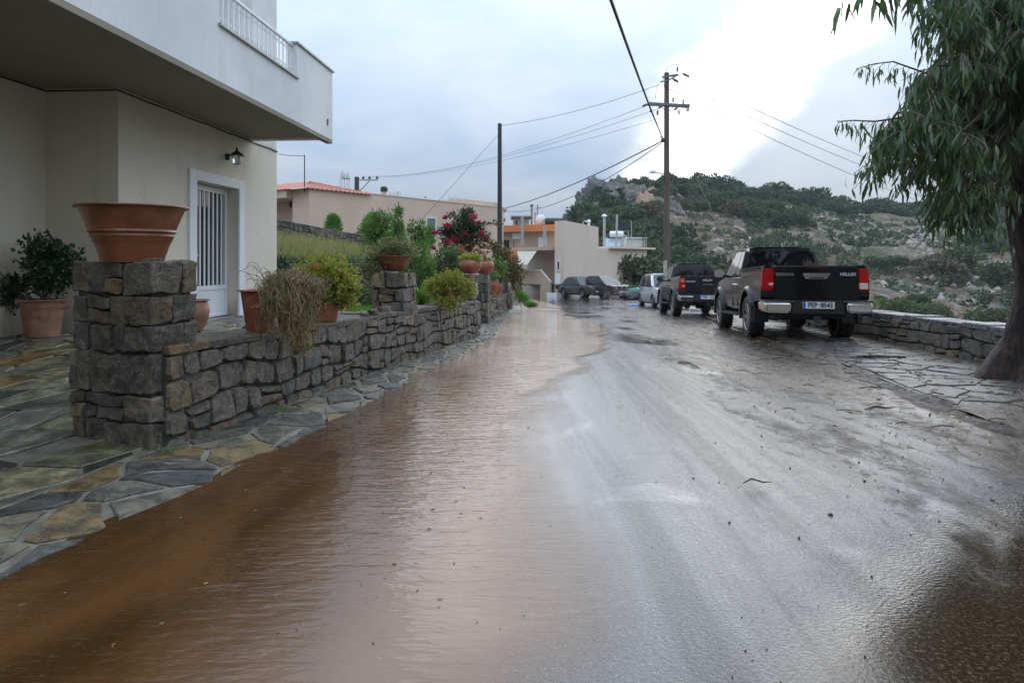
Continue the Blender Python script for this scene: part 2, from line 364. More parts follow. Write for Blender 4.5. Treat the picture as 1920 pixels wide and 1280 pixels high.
M['coral'] = leaf_mat('coral_bract', [(.58, .13, .08), (.62, .19, .10)], .5, .4, (1.2, .9, .9))
M['straw'] = leaf_mat('dead_straw', [(.17, .105, .05), (.27, .18, .09), (.36, .26, .14), (.12, .085, .045), (.17, .17, .07)], .7, .2, (1, 1, .9))
M['drygrass'] = leaf_mat('dry_grass', [(.27, .225, .12), (.36, .30, .18), (.19, .19, .085), (.15, .18, .07), (.40, .33, .21)], .7, .3)
M['grass2'] = leaf_mat('bank_grass', [(.10, .15, .045), (.14, .19, .06), (.19, .21, .09)], .6, .3)
M['grass'] = leaf_mat('green_grass', [(.06, .16, .02), (.09, .22, .03), (.12, .26, .04)], .5, .35)
M['scrub'] = leaf_mat('hill_scrub', [(.032, .058, .030), (.052, .080, .042), (.075, .105, .055), (.042, .068, .034)], .7, .12)
M['scrub2'] = leaf_mat('olive_scrub', [(.065, .085, .042), (.09, .112, .058), (.12, .135, .075)], .7, .15)
M['scrub3'] = leaf_mat('brown_scrub', [(.11, .092, .062), (.14, .115, .075), (.10, .10, .06)], .8, .1)
M['scrub4'] = leaf_mat('bright_bush', [(.06, .12, .025), (.09, .16, .035), (.11, .18, .05)], .6, .25)
# ------------------------------------------------------------ ground, road, flood water
def terrain_mesh():
    th = np.concatenate([np.linspace(-180, -62, 40), np.linspace(-60, 62, 330), np.linspace(64, 180, 40)]) * math.pi / 180
    rad = np.concatenate([[0.01], np.geomspace(3, 60, 40), np.linspace(62, 250, 110), np.linspace(255, 300, 8)])
    T, Rd = np.meshgrid(th, rad, indexing='ij'); X = Rd * np.sin(T); Y = Rd * np.cos(T)
    Z = terr(X, Y)
    hm = sm((np.hypot(X, Y) - 55) / 40) * (Y > 0) * sm((X / np.maximum(Y, 1) - .02) / .06)
    amp = np.where(np.hypot(X, Y) < 260, 1, .3)
    Z = Z + (bumpy(X, Y, .035, 2.2) + bumpy(X, Y, .16, 1.1)) * hm * amp
    m, t = mat('rocky_hillside'); co = t.add('ShaderNodeTexCoord').outputs['Object']
    n1 = t.noise(co, .05, 8, .62, .4); n2 = t.noise(co, .5, 8, .68, .3); n3 = t.noise(co, 1.7, 5, .7)
    col = t.mix(t.sstep(n1, .40, .62), (.16, .115, .072), (.20, .165, .12))
    col = t.mix(t.sstep(t.math('ADD', n2, t.math('MULTIPLY', t.math('SUBTRACT', n3, .5), .5)), .50, .66), col, (.34, .295, .245))
    col = t.mix(t.math('MULTIPLY', t.sstep(t.noise(co, .22, 6, .6), .52, .66), .8), col, (.075, .08, .035))
    p = t.add('ShaderNodeBsdfPrincipled', ins={'Base Color': col, 'Roughness': .9, 'Specular IOR Level': .15})
    t.l.new(t.bump(t.math('ADD', n2, n3), 1.0, .8), p.inputs['Normal']); finish(m, t, p.outputs[0])
    o = link('terrain', gridmesh('terrain', X, Y, Z), m); tag(o, kind='structure'); return o
terrain_mesh()

def road():
    ys = np.concatenate([np.arange(-4, 20, .25), np.arange(20, 78, 1.0)]); us = np.linspace(0, 1, 60)
    lo = np.interp(ys, [-4, 30, 36, 78], [-4.6, -1.5, -6, -7]); hi = np.interp(ys, [-4, 5, 30, 40, 78], [7, 7, 9.2, 14, 14])
    X = lo[:, None] + (hi - lo)[:, None] * us[None]; Y = np.repeat(ys[:, None], 60, 1)
    Z = gz(Y) + .012 * np.sin(X * 1.3 + .4 * np.sin(Y * .7)) * 0
    m, t = mat('wet_muddy_asphalt'); co = t.add('ShaderNodeTexCoord').outputs['Object']
    s = t.add('ShaderNodeSeparateXYZ', ins={0: co}); x, y = s.outputs[0], s.outputs[1]
    # bands run along the road
    flow = t.scalev(co, (1.0, .28, 1)); fine = t.scalev(co, (1.0, .55, 1))
    nA = t.noise(flow, 1.1, 7, .62, .6); nB = t.noise(fine, 9, 8, .72, .5); nC = t.noise(co, 65, 3, .6); nP = t.noise(t.scalev(co, (1, .45, 1)), .55, 5, .55, .8)
    vo = t.add('ShaderNodeTexVoronoi', ins={'Vector': co, 'Scale': 85.0, 'Randomness': 1.0})
    chip = t.math('MULTIPLY', t.sstep(vo.outputs['Distance'], .30, .2), t.math('GREATER_THAN', t.add('ShaderNodeSeparateColor', ins={0: vo.outputs['Color']}).outputs[0], .80))
    nD = t.noise(co, 150, 2, .6); col = t.mix(t.sstep(t.math('ADD', t.math('MULTIPLY', nC, .5), t.math('MULTIPLY', nD, .5)), .40, .62), (.020, .021, .024), (.075, .077, .081))
    col = t.mix(t.math('MULTIPLY', chip, .75), col, (.24, .235, .22))
    # silt left by the flood: more of it towards the right verge and further up the road
    side = t.math('ADD', t.maprange(t.math('SUBTRACT', x, t.math('MULTIPLY', y, .12)), -.3, 3.4, -.14, .27), t.maprange(y, 4, 12, -.02, .12))
    mudv = t.math('ADD', t.math('ADD', t.math('MULTIPLY', nA, .62), t.math('MULTIPLY', nB, .38)), side)
    mud = t.sstep(mudv, .575, .68)
    mcol = t.mix(nB, (.028, .018, .012), (.115, .078, .05))
    col = t.mix(mud, col, mcol)
    nT = t.noise(t.scalev(co, (2.6, .13, 1)), 1.0, 5, .6, .5); trk = t.sstep(nT, .42, .60)
    col = t.mix(t.math('MULTIPLY', trk, t.maprange(x, .3, 2.2, .15, .8)), col, t.mix(1, col, (.42, .38, .34), 'MULTIPLY'))
    pud = t.math('MULTIPLY', t.sstep(nP, .50, .60), t.math('SUBTRACT', 1, t.math('MULTIPLY', mud, .8)))
    rg = t.maprange(t.math('ADD', t.math('MULTIPLY', nA, .5), t.math('MULTIPLY', nB, .5)), .38, .62, .05, .25)
    rg = t.mix(mud, rg, t.maprange(nB, .42, .58, .05, .5))
    wet = t.math('MAXIMUM', pud, t.math('MULTIPLY', t.sstep(t.math('SUBTRACT', x, t.math('MULTIPLY', t.math('MAXIMUM', t.math('SUBTRACT', y, 7), 0), .1)), 1.25, .0), .6)); pool = t.sstep(t.math('ADD', t.math('SUBTRACT', t.math('SUBTRACT', x, 1.15), t.math('MULTIPLY', t.math('SUBTRACT', y, 2.6), 1.25)), t.math('MULTIPLY', t.math('SUBTRACT', nP, .5), 1.2)), -.1, .55); col = t.mix(pool, col, t.mix(t.sstep(nC, .45, .72), (.030, .018, .010), (.11, .072, .045))); pud = t.math('MAXIMUM', wet, t.math('MULTIPLY', pool, .88))
    rg = t.mix(pud, rg, (.035, .035, .035))
    hgt = t.math('ADD', t.math('MULTIPLY', nC, .75), t.math('ADD', t.math('MULTIPLY', nB, t.math('ADD', .8, t.math('MULTIPLY', mud, 2.2))), t.math('MULTIPLY', nA, 1.2)))
    p = t.add('ShaderNodeBsdfPrincipled', ins={'Base Color': col, 'Roughness': rg, 'IOR': 1.4, 'Specular IOR Level': .5})
    bs = t.math('SUBTRACT', .55, t.math('MULTIPLY', pud, .47))
    t.l.new(t.bump(hgt, bs, .008), p.inputs['Normal'])
    film = t.math('MULTIPLY', t.math('SUBTRACT', 1.0, t.math('MULTIPLY', mud, t.sstep(nB, .40, .60)), clamp=True), t.math('ADD', t.math('SUBTRACT', .78, t.math('MULTIPLY', trk, .45)), t.math('MULTIPLY', pud, .38)))
    p.inputs['Coat IOR'].default_value = 1.34; t.put(p.inputs['Coat Weight'], film); t.put(p.inputs['Coat Roughness'], t.maprange(nA, .35, .65, .035, .16)); t.l.new(t.bump(t.math('ADD', t.math('MULTIPLY', nB, 1.3), t.math('MULTIPLY', nC, 1.0)), t.math('SUBTRACT', .46, t.math('MULTIPLY', pud, .42)), .009), p.inputs['Coat Normal'])
    finish(m, t, p.outputs[0])
    tag(link('road', gridmesh('road', X, Y, Z), m), kind='structure')
road()

_xw_y = [-3, 2, 3.1, 4.5, 6.4, 7.6, 9.1, 11.5, 14, 17.7, 21, 23.5, 28, 34, 40, 46]; _xw = [.05, .14, .2, .22, .2, .45, .82, 1.35, 1.78, 2.1, 1.75, 1.65, 1.9, 2.2, 1.6, 1.0]
def flood():
    ys = np.concatenate([np.arange(-3, 20, .1), np.arange(20, 45, .4)]); us = np.linspace(0, 1, 90)
    lo = edgex(ys) - .40; hi = np.interp(ys, _xw_y, _xw) + .25 * np.array([mnoise.fractal(Vector((0, q * .8, 7)), 1, 2, 3) for q in ys]) + .3
    X = lo[:, None] + (hi - lo)[:, None] * us[None]; Y = np.repeat(ys[:, None], len(us), 1)
    Z = gz(Y) + .007
    me = gridmesh('flood_water', X, Y, Z)
    dist = (hi[:, None] - X); wid = np.interp(Y, [0, 5, 9, 14], [.85, .7, .25, .2])
    nz = bumpy(X, Y * .6, 1.3, .25)
    d = sm((dist + nz * wid) / wid).ravel()
    a = me.attributes.new('depth', 'FLOAT', 'POINT'); a.data.foreach_set('value', d.astype(np.float32))
    m, t = mat('muddy_flood_water'); co = t.add('ShaderNodeTexCoord').outputs['Object']
    s = t.add('ShaderNodeSeparateXYZ', ins={0: co}); x, y = s.outputs[0], s.outputs[1]
    dep = t.add('ShaderNodeAttribute', attribute_name='depth').outputs['Fac']
    mp = t.n.new('ShaderNodeMapping'); t.l.new(co, mp.inputs[0]); mp.inputs['Rotation'].default_value = (0, 0, R(-14)); mp.inputs['Scale'].default_value = (2.2, 8.0, 1)
    mp2 = t.n.new('ShaderNodeMapping'); t.l.new(co, mp2.inputs[0]); mp2.inputs['Rotation'].default_value = (0, 0, R(16)); mp2.inputs['Scale'].default_value = (5.0, 17.0, 1)
    r1 = t.noise(mp.outputs[0], 1.5, 3, .5, .8); r2 = t.noise(mp2.outputs[0], 1.9, 2, .5, .4)
    calm = t.noise(t.scalev(co, (.8, .5, 1)), .9, 3, .5, .5)
    left = t.maprange(t.math('SUBTRACT', x, t.math('MULTIPLY', y, .17)), -2.4, -.4, 1.3, .40)
    amp = t.math('MULTIPLY', t.math('MULTIPLY', left, t.maprange(calm, .35, .65, .25, 1.1)), t.maprange(y, 3, 9, .8, 1.2))
    nrm = t.bump(t.math('ADD', t.math('MULTIPLY', r1, 1.0), t.math('MULTIPLY', r2, .55)), amp, .019)
    sed = t.noise(t.scalev(co, (1.5, .5, 1)), 1.2, 6, .6, .6); gr = t.noise(co, 26, 4, .7)
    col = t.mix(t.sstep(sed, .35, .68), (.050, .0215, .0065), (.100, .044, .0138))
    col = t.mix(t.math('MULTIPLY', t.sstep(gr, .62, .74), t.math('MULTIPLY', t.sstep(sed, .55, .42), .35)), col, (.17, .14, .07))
    pale_x = t.sstep(t.math('SUBTRACT', x, t.math('MULTIPLY', y, .03)), -1.35, .15)  # water colour runs from dark brown on the left to paler tan rightwards
    col = t.mix(pale_x, col, t.mix(sed, (.32, .20, .135), (.41, .275, .20)))
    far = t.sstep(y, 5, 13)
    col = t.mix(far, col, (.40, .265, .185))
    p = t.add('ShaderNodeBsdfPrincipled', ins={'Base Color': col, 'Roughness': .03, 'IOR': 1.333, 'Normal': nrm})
    tr = t.add('ShaderNodeBsdfTransparent')
    op = t.math('MULTIPLY', dep, .97)
    mx = t.add('ShaderNodeMixShader', ins={0: op, 1: tr.outputs[0], 2: p.outputs[0]})
    finish(m, t, mx.outputs[0])
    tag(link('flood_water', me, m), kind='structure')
flood()

# ------------------------------------------------------------ stone pieces
def clip_poly(poly, a, b, c):
    """keep the side a*x+b*y<=c of a convex polygon"""
    out = []
    for i in range(len(poly)):
        p, q = poly[i], poly[(i + 1) % len(poly)]
        dp, dq = a * p[0] + b * p[1] - c, a * q[0] + b * q[1] - c
        if dp <= 0: out.append(p)
        if dp * dq < 0:
            s_ = dp / (dp - dq); out.append((p[0] + (q[0] - p[0]) * s_, p[1] + (q[1] - p[1]) * s_))
    return out
def voronoi(x0, x1, y0, y1, sx_, sy_, jit=.42):
    """irregular convex cells in a rectangle"""
    nx = max(1, round((x1 - x0) / sx_)); ny = max(1, round((y1 - y0) / sy_)); dx = (x1 - x0) / nx; dy = (y1 - y0) / ny
    pts = []
    for j in range(ny):
        for i in range(nx + (j % 2)):
            pts.append((x0 + (i + .5 - .5 * (j % 2) + random.uniform(-jit, jit)) * dx, y0 + (j + .5 + random.uniform(-jit, jit)) * dy))
    A = np.array(pts); out = []
    for i, p in enumerate(pts):
        dd = np.hypot((A[:, 0] - p[0]) / dx, (A[:, 1] - p[1]) / dy); idx = np.argsort(dd)[1:16]
        poly = [(x0, y0), (x1, y0), (x1, y1), (x0, y1)]
        for k in idx:
            q = pts[k]; a, b = q[0] - p[0], q[1] - p[1]; c = (q[0] ** 2 + q[1] ** 2 - p[0] ** 2 - p[1] ** 2) / 2
            poly = clip_poly(poly, a, b, c)
            if len(poly) < 3: break
        if len(poly) >= 3: out.append(poly)
    return out
def shrink(poly, g):
    """pull the edges of a convex polygon inwards by g"""
    n = len(poly); area = sum(poly[i][0] * poly[(i + 1) % n][1] - poly[(i + 1) % n][0] * poly[i][1] for i in range(n))
    if area < 0: poly = poly[::-1]
    out = list(poly)
    for i in range(n):
        p, q = poly[i], poly[(i + 1) % n]; ex, ey = q[0] - p[0], q[1] - p[1]; L = math.hypot(ex, ey)
        if L < 1e-6: continue
        a, b = ey / L, -ex / L; out = clip_poly(out, a, b, a * p[0] + b * p[1] - g)
        if len(out) < 3: return []
    # drop slivers
    res = [out[0]]
    for p in out[1:]:
        if math.hypot(p[0] - res[-1][0], p[1] - res[-1][1]) > .012: res.append(p)
    return res if len(res) >= 3 else []
def rubble(L, H0, rows, wmin, wmax, split=.22, gap=.012, wob=.03):
    """roughly coursed blocks with tilted joints and knocked-off corners; v is 0..H0"""
    hs = np.array([random.uniform(.75, 1.3) for _ in range(rows)]); hs = np.concatenate([[0], np.cumsum(hs / hs.sum())]) * H0
    sd_ = random.uniform(0, 99)
    def yl(i, u):
        if i in (0, rows): return hs[i]
        return hs[i] + wob * mnoise.noise(Vector((u * 1.4, i * 7.3, sd_))) * 2.2
    out = []
    for r in range(rows):
        u = 0; t0 = 0
        while u < L - 1e-6:
            w_ = random.uniform(wmin, wmax)
            if u + w_ > L - wmin * .6: w_ = L - u
            t1 = random.uniform(-.028, .028) if u + w_ < L else 0
            q = [(u - t0, yl(r, u)), (u + w_ - t1, yl(r, u + w_)), (u + w_ + t1, yl(r + 1, u + w_)), (u + t0, yl(r + 1, u))]
            if random.random() < split and hs[r + 1] - hs[r] > .12:
                k = random.uniform(.35, .65); k2 = k + random.uniform(-.12, .12)
                a = (q[0][0] * (1 - k) + q[3][0] * k, q[0][1] * (1 - k) + q[3][1] * k); b = (q[1][0] * (1 - k2) + q[2][0] * k2, q[1][1] * (1 - k2) + q[2][1] * k2)
                out += [[q[0], q[1], b, a], [a, b, q[2], q[3]]]
            else: out.append(q)
            u += w_; t0 = t1
    res = []
    for q in out:
        q = shrink(q, gap)
        if len(q) < 3: continue
        n = len(q); pp = []
        for i in range(n):
            p, a, b = q[i], q[i - 1], q[(i + 1) % n]
            if random.random() < .8:
                k1, k2 = random.uniform(.06, .3), random.uniform(.06, .3)
                pp += [(p[0] + (a[0] - p[0]) * k1, p[1] + (a[1] - p[1]) * k1), (p[0] + (b[0] - p[0]) * k2, p[1] + (b[1] - p[1]) * k2)]
            else: pp.append(p)
        res.append(pp)
    return res
def stone_face(poly, fmap, mt, parent, depth=.035, back=.07, name='stone', rough=.012, origin=None):
    """one stone of a wall: outline in the wall's plane, bulging face, chipped arris"""
    n = len(poly); cx = sum(p[0] for p in poly) / n; cy = sum(p[1] for p in poly) / n
    c = fmap(cx, 0, cy); sl = (random.uniform(-.1, .1), random.uniform(-.1, .1)); d0 = depth * random.uniform(.6, 1.4)
    vs = []; ring = [(1.0, -back), (1.0, d0 * .35), (random.uniform(.91, .96), d0)]
    for k, (s_, d) in enumerate(ring):
        for p in poly:
            jt = rough if k == 2 else 0
            vs.append(fmap(cx + (p[0] - cx) * s_ + random.uniform(-jt, jt) * .5, d + (sl[0] * (p[0] - cx) + sl[1] * (p[1] - cy) if k == 2 else 0) + random.uniform(-jt, jt) * .6, cy + (p[1] - cy) * s_) - c)
    fs = []
    for k in range(2):
        for i in range(n): fs.append((k * n + i, k * n + (i + 1) % n, (k + 1) * n + (i + 1) % n, (k + 1) * n + i))
    vs.append(fmap(cx, d0 * random.uniform(.9, 1.12), cy) - c); q = len(vs) - 1
    for i in range(n): fs.append((2 * n + i, 2 * n + (i + 1) % n, q))
    me = bpy.data.meshes.new(name); me.from_pydata([tuple(v) for v in vs], [], fs)
    bm = bmesh.new(); bm.from_mesh(me); bmesh.ops.recalc_face_normals(bm, faces=bm.faces); bm.to_mesh(me); bm.free()
    return link(name, me, mt, parent, c)
def slab(poly, zf, h, mt, parent, name='flagstone', tilt=.012, skirt=.05, B=(0, 0, 0)):
    """one flat paving stone laid on the surface zf(x, y)"""
    n = len(poly); cx = sum(p[0] for p in poly) / n; cy = sum(p[1] for p in poly) / n
    tx, ty = random.uniform(-tilt, tilt), random.uniform(-tilt, tilt); c = Vector((cx, cy, float(zf(cx, cy))))
    hh = h + random.uniform(-.003, .004)
    vs = [Vector((p[0], p[1], float(zf(*p)) - skirt)) - c for p in poly] + [Vector((p[0], p[1], float(zf(*p)) + hh * .55)) - c for p in poly]
    vs += [Vector((cx + (p[0] - cx) * .965, cy + (p[1] - cy) * .965, float(zf(*p)) + hh + tx * (p[0] - cx) + ty * (p[1] - cy))) - c for p in poly]
    fs = [(k * n + i, k * n + (i + 1) % n, (k + 1) * n + (i + 1) % n, (k + 1) * n + i) for k in (0, 1) for i in range(n)] + [tuple(2 * n + i for i in range(n))]
    me = bpy.data.meshes.new(name); me.from_pydata([tuple(v) for v in vs], [], fs)
    return link(name, me, mt, parent, c - Vector(B))
def roughen(poly, k=1, a=.06):
    out = []
    for i in range(len(poly)):
        p, q = poly[i], poly[(i + 1) % len(poly)]; out.append(p)
        L = math.hypot(q[0] - p[0], q[1] - p[1])
        if L > .12: 
            s_ = random.uniform(.35, .65); o = random.uniform(-a, a * .3) * L
            out.append((p[0] + (q[0] - p[0]) * s_ + (q[1] - p[1]) / L * o, p[1] + (q[1] - p[1]) * s_ - (q[0] - p[0]) / L * o))
    return out

def garden_wall(name, label, ax, ay, bx, by, zfoot, height, thick, rows, wmin, wmax, mt='stone', cap=True, caprows=1, back=False, capw=(.35, .7), group=None, split=.22, sink=.12, captop=.045, voro=False):
    fr0 = frame(ax, ay, bx, by); L = fr0.L
    zf = lambda u: float(zfoot(fr0.o.x + fr0.u.x * u, fr0.o.y + fr0.u.y * u))
    B = Vector((fr0.o.x, fr0.o.y, zf(0))); fr = rel(fr0, B)
    t_ = thing(name, label, 'wall', B, group=group)
    core = MB(); k = max(2, int(L / .8)); us = np.linspace(0, L, k + 1)
    for a, b in zip(us[:-1], us[1:]):
        core.hexa([fr(a, -.0, zf(a) - .3), fr(b, -.0, zf(b) - .3), fr(b, -thick, zf(b) - .3), fr(a, -thick, zf(a) - .3),
                   fr(a, -.0, zf(a) + height(a) - .02), fr(b, -.0, zf(b) + height(b) - .02), fr(b, -thick, zf(b) + height(b) - .02), fr(a, -thick, zf(a) + height(a) - .02)])
    core.build('mortar_core', M['mortar'], t_)
    hm = 1.0
    polys = voronoi(0, L, 0, 1, (wmin + wmax) / 2, 1.0 / rows, .3) if voro else rubble(L, 1.0, rows, wmin, wmax, split, 0, .07)
    hmean = height(L / 2) + sink
    for q in polys:
        q = [(u, v * hmean) for u, v in q]; q = shrink(q, .011)
        if len(q) < 3: continue
        fm = lambda u, n, v: fr(u, n, zf(u) - sink + v / hmean * (height(u) + sink - .004))
        stone_face(q, fm, M[mt] if random.random() < .86 or mt != 'stone' else M['stone_brown'], t_)
    if cap:
        u = 0
        while u < L:
            w_ = min(random.uniform(*capw), L - u)
            if L - u - w_ < .15: w_ = L - u
            cuts = [0, thick] if caprows == 1 else [0, thick * random.uniform(.35, .65), thick]
            for c0, c1 in zip(cuts[:-1], cuts[1:]):
                q = [(u, -c1 - (.03 if c1 == thick else 0)), (u + w_, -c1 - (.03 if c1 == thick else 0)), (u + w_, -c0 + (.035 if c0 == 0 else 0)), (u, -c0 + (.035 if c0 == 0 else 0))]
                q = roughen(shrink([(a + random.uniform(-.02, .02), b) for a, b in q], .006), 1, .05)
                if len(q) < 3: continue
                cu = sum(p[0] for p in q) / len(q); cn = sum(p[1] for p in q) / len(q); n = len(q); dz = random.uniform(-.014, .016)
                vs = []
                c = fr(cu, cn, zf(cu) + height(cu))
                for s_, h_ in ((1, -.012), (1, captop * .7), (.97, captop)):
                    for p in q: vs.append(fr(cu + (p[0] - cu) * s_, cn + (p[1] - cn) * s_, zf(p[0]) + height(p[0]) + h_ + dz) - c)
                fs = [(k2 * n + i, k2 * n + (i + 1) % n, (k2 + 1) * n + (i + 1) % n, (k2 + 1) * n + i) for k2 in (0, 1) for i in range(n)] + [tuple(2 * n + i for i in range(n)), tuple(range(n - 1, -1, -1))]
                me = bpy.data.meshes.new('capstone'); me.from_pydata([tuple(v) for v in vs], [], fs); link('capstone', me, M['cap' if name == 'parapet_wall' else 'stone' if name == 'garden_wall' else 'stone_old'], t_, c)
            u += w_
    return t_
def block(poly, z0, z1, mt, parent, B, name='stone', bev=.007, jit=.013, sub=0):
    """a thick squared stone of a pillar: plan outline between two heights, worn edges"""
    c = Vector((sum(p[0] for p in poly) / len(poly), sum(p[1] for p in poly) / len(poly), (z0 + z1) / 2)); n = len(poly)
    mb = MB(); mb.prism([(p[0] - c.x, p[1] - c.y) for p in poly], z0 - c.z, z1 - c.z, 2)
    mb.v = [(x + random.uniform(-jit, jit), y + random.uniform(-jit, jit), z + random.uniform(-jit, jit)) for x, y, z in mb.v]
    me = bpy.data.meshes.new(name); me.from_pydata(mb.v, [], mb.f); bm = bmesh.new(); bm.from_mesh(me)
    bmesh.ops.recalc_face_normals(bm, faces=bm.faces)
    if sub:
        bmesh.ops.subdivide_edges(bm, edges=bm.edges[:], cuts=sub, use_grid_fill=True)
        bmesh.ops.bevel(bm, geom=[e for e in bm.edges if len(e.link_faces) == 2 and e.calc_face_angle(0) > 1.0], offset=bev, segments=1, affect='EDGES', clamp_overlap=True)
        s_ = random.uniform(0, 50)
        for v in bm.verts:
            q = v.co + c; d = Vector((mnoise.noise(q * 9 + Vector((s_, 0, 0))), mnoise.noise(q * 9 + Vector((0, s_, 0))), mnoise.noise(q * 9 + Vector((0, 0, s_)))))
            v.co += d * .015; e = q * 27; v.co += Vector((mnoise.noise(e), mnoise.noise(e + Vector((9, 0, 0))), mnoise.noise(e + Vector((0, 9, 0))))) * .006
    elif bev: bmesh.ops.bevel(bm, geom=bm.edges[:], offset=bev, segments=1, affect='EDGES', clamp_overlap=True)
    bm.to_mesh(me); bm.free()
    return link(name, me, mt, parent, c - Vector(B))
def pillar(name, label, C0, CL, CR, z0, z1, rows, mts=('stone',), wl=(.16, .34), wr=(.12, .3), sub=0, cap=False, group=None):
    """C0 is the corner towards the camera, CL and CR the other ends of the two faces in view"""
    C0, CL, CR = Vector((*C0, 0)), Vector((*CL, 0)), Vector((*CR, 0)); B = Vector((C0.x, C0.y, z0)); t_ = thing(name, label, 'pillar', B, group=group)
    a, b = CL - C0, CR - C0; La, Lb = a.length, b.length; a = a / La; b = b / Lb
    pt = lambda s_, r_: ((C0 + a * s_ + b * r_).x, (C0 + a * s_ + b * r_).y)
    core = MB(); i_ = .03; core.prism([tuple(np.array(pt(x, y)) - np.array([B.x, B.y])) for x, y in ((i_, i_), (La - i_, i_), (La - i_, Lb - i_), (i_, Lb - i_))], -.1, z1 - z0 - .02, 2)
    core.build('mortar_core', M['mortar'], t_)
    hs = [random.uniform(.8, 1.25) for _ in range(rows)]; zs = np.concatenate([[0], np.cumsum(np.array(hs) / sum(hs))]) * (z1 - z0) + z0
    dep = .13; g = .012
    for r in range(rows):
        lo, hi = zs[r] + g * .7, zs[r + 1] - g * .5
        ca, cb = (La * random.uniform(.42, .58), Lb * random.uniform(.35, .5)) if r % 2 == 0 else (La * random.uniform(.25, .36), Lb * random.uniform(.6, .8))
        mt = M[random.choice(mts)]
        block([pt(0, 0), pt(ca, 0), pt(ca, cb), pt(0, cb)], lo, hi, mt, t_, B, sub=sub)
        u = ca
        while u < La - .02:
            w_ = min(random.uniform(*wl) * (La / .7 if La < .5 else 1), La - u)
            if La - u - w_ < .09: w_ = La - u
            end = u + w_ >= La - 1e-6
            dd = Lb * .98 if end else dep
            parts = [(lo, hi)] if random.random() > .3 or hi - lo < .15 else [(lo, lo + (hi - lo) * .48), (lo + (hi - lo) * .52, hi)]
            for p0, p1 in parts:
                o = random.uniform(-.012, .012)
                block([pt(u + g, o), pt(u + w_ - (0 if end else g * .3), o), pt(u + w_ - (0 if end else g * .3), dd), pt(u + g, dd)], p0, p1, M[random.choice(mts)], t_, B, sub=sub)
            u += w_
        u = cb
        while u < Lb - .02:
            w_ = min(random.uniform(*wr), Lb - u)
            if Lb - u - w_ < .08: w_ = Lb - u
            o = random.uniform(-.012, .012)
            end = u + w_ >= Lb - 1e-6
            block([pt(o, u + g), pt(dep, u + g), pt(dep, u + w_ - (0 if end else g * .3)), pt(o, u + w_ - (0 if end else g * .3))], lo, hi, M[random.choice(mts)], t_, B, sub=sub)
            u += w_
    return t_

# ------------------------------------------------------------ pavement, patio, lawn
def patio():
    ys = np.arange(1.2, 14.01, .2); us = np.linspace(0, 1, 30)
    right = np.where(ys < 4.4, wallx(ys) - .05, wallx(ys) - .25); X = -10 + (right + 10)[:, None] * us[None]; Y = np.repeat(ys[:, None], 30, 1)
    o = tag(link('patio', gridmesh('patio', X, Y, patz(Y)), M['grout']), kind='structure')
    zf = lambda x, y: patz(y)
    for q in voronoi(.02, 4.3, 1.6, 12.6, .50, .34, .46):
        q = shrink(q, .016)
        if len(q) < 3: continue
        yc = sum(p[1] for p in q) / len(q); sc = sum(p[0] for p in q) / len(q)
        if sc > 2.9 and yc > 8.2 or sc > 3.6 and yc > 6.5 and False: continue
        if yc > 8.25 and float(wallx(yc)) - sc - .3 < -5.3 + .0742 * yc: continue
        off = .06 if yc < 4.4 else .30
        poly = roughen([(float(wallx(p[1])) - off - p[0], p[1]) for p in q][::-1], 1, .05)
        slab(poly, zf, .018, M['flag'], o)
patio()
def footpath():
    ys = np.concatenate([np.arange(.9, 20, .2), np.arange(20, 34, .5)]); us = np.linspace(0, 1, 12)
    lo = np.where(ys < 4.4, wallx(ys) - .08, wallx(ys) - .1); hi = edgex(ys) + .08
    X = lo[:, None] + (hi - lo)[:, None] * us[None]; Y = np.repeat(ys[:, None], 12, 1)
    zf0 = lambda x, y: gz(y) - .016 + .07 * np.clip((edgex(y) + .08 - x) / .42, 0, 1) + .006 * np.sin(np.asarray(y) * 5.1 + np.asarray(x) * 3)
    me = gridmesh('footpath', X, Y, zf0(X, Y)); o = tag(link('footpath', me, M['grout']), kind='structure')
    # kerb face down into the water
    for q in voronoi(.02, .98, 1.2, 26, .40, .32, .42):
        yc = sum(p[1] for p in q) / len(q)
        q = shrink(q, .012) if yc > 6 else q
        if len(q) < 3: continue
        def mp(p):
            l, h = float(wallx(p[1])), float(edgex(p[1])) + .06; l = l - .06 if p[1] < 4.4 else l + .03
            return (l + (h - l) * p[0], p[1])
        poly = [mp(p) for p in q]; poly = shrink(poly, .017)
        if len(poly) < 3: continue
        slab(roughen(poly, 1, .06), zf0, .012, M['kerbflag'], o, skirt=.03)
footpath()
def right_pavement():
    ys = np.arange(4.5, 24, .3); us = np.linspace(0, 1, 24)
    lo = pavx(ys); hi = parx(ys) + .1; X = lo[:, None] + (hi - lo)[:, None] * us[None]; Y = np.repeat(ys[:, None], 24, 1)
    m, t = mat('silted_joints'); co = t.add('ShaderNodeTexCoord').outputs['Object']; n = t.noise(co, 4, 6, .65)
    p = t.add('ShaderNodeBsdfPrincipled', ins={'Base Color': t.mix(n, (.05, .036, .027), (.11, .082, .06)), 'Roughness': t.maprange(n, .4, .6, .12, .5)})
    t.l.new(t.bump(t.noise(co, 18, 6, .7), .6, .02), p.inputs['Normal']); finish(m, t, p.outputs[0])
    zf = lambda x, y: gz(y) + .022
    o = tag(link('pavement', gridmesh('pavement', X, Y, zf(X, Y)), m), kind='structure')
    for q in voronoi(.04, 2.5, 5.6, 17, .5, .42, .42):
        q = shrink(q, .02)
        if len(q) < 3: continue
        if random.random() < .10: continue
        poly = [(float(pavx(p[1])) + p[0], p[1]) for p in q]
        if any(p[0] > parx(p[1]) - .12 for p in poly): continue
        slab(roughen(poly, 1, .05), zf, .012, M['greyflag'], o, tilt=.02)
right_pavement()

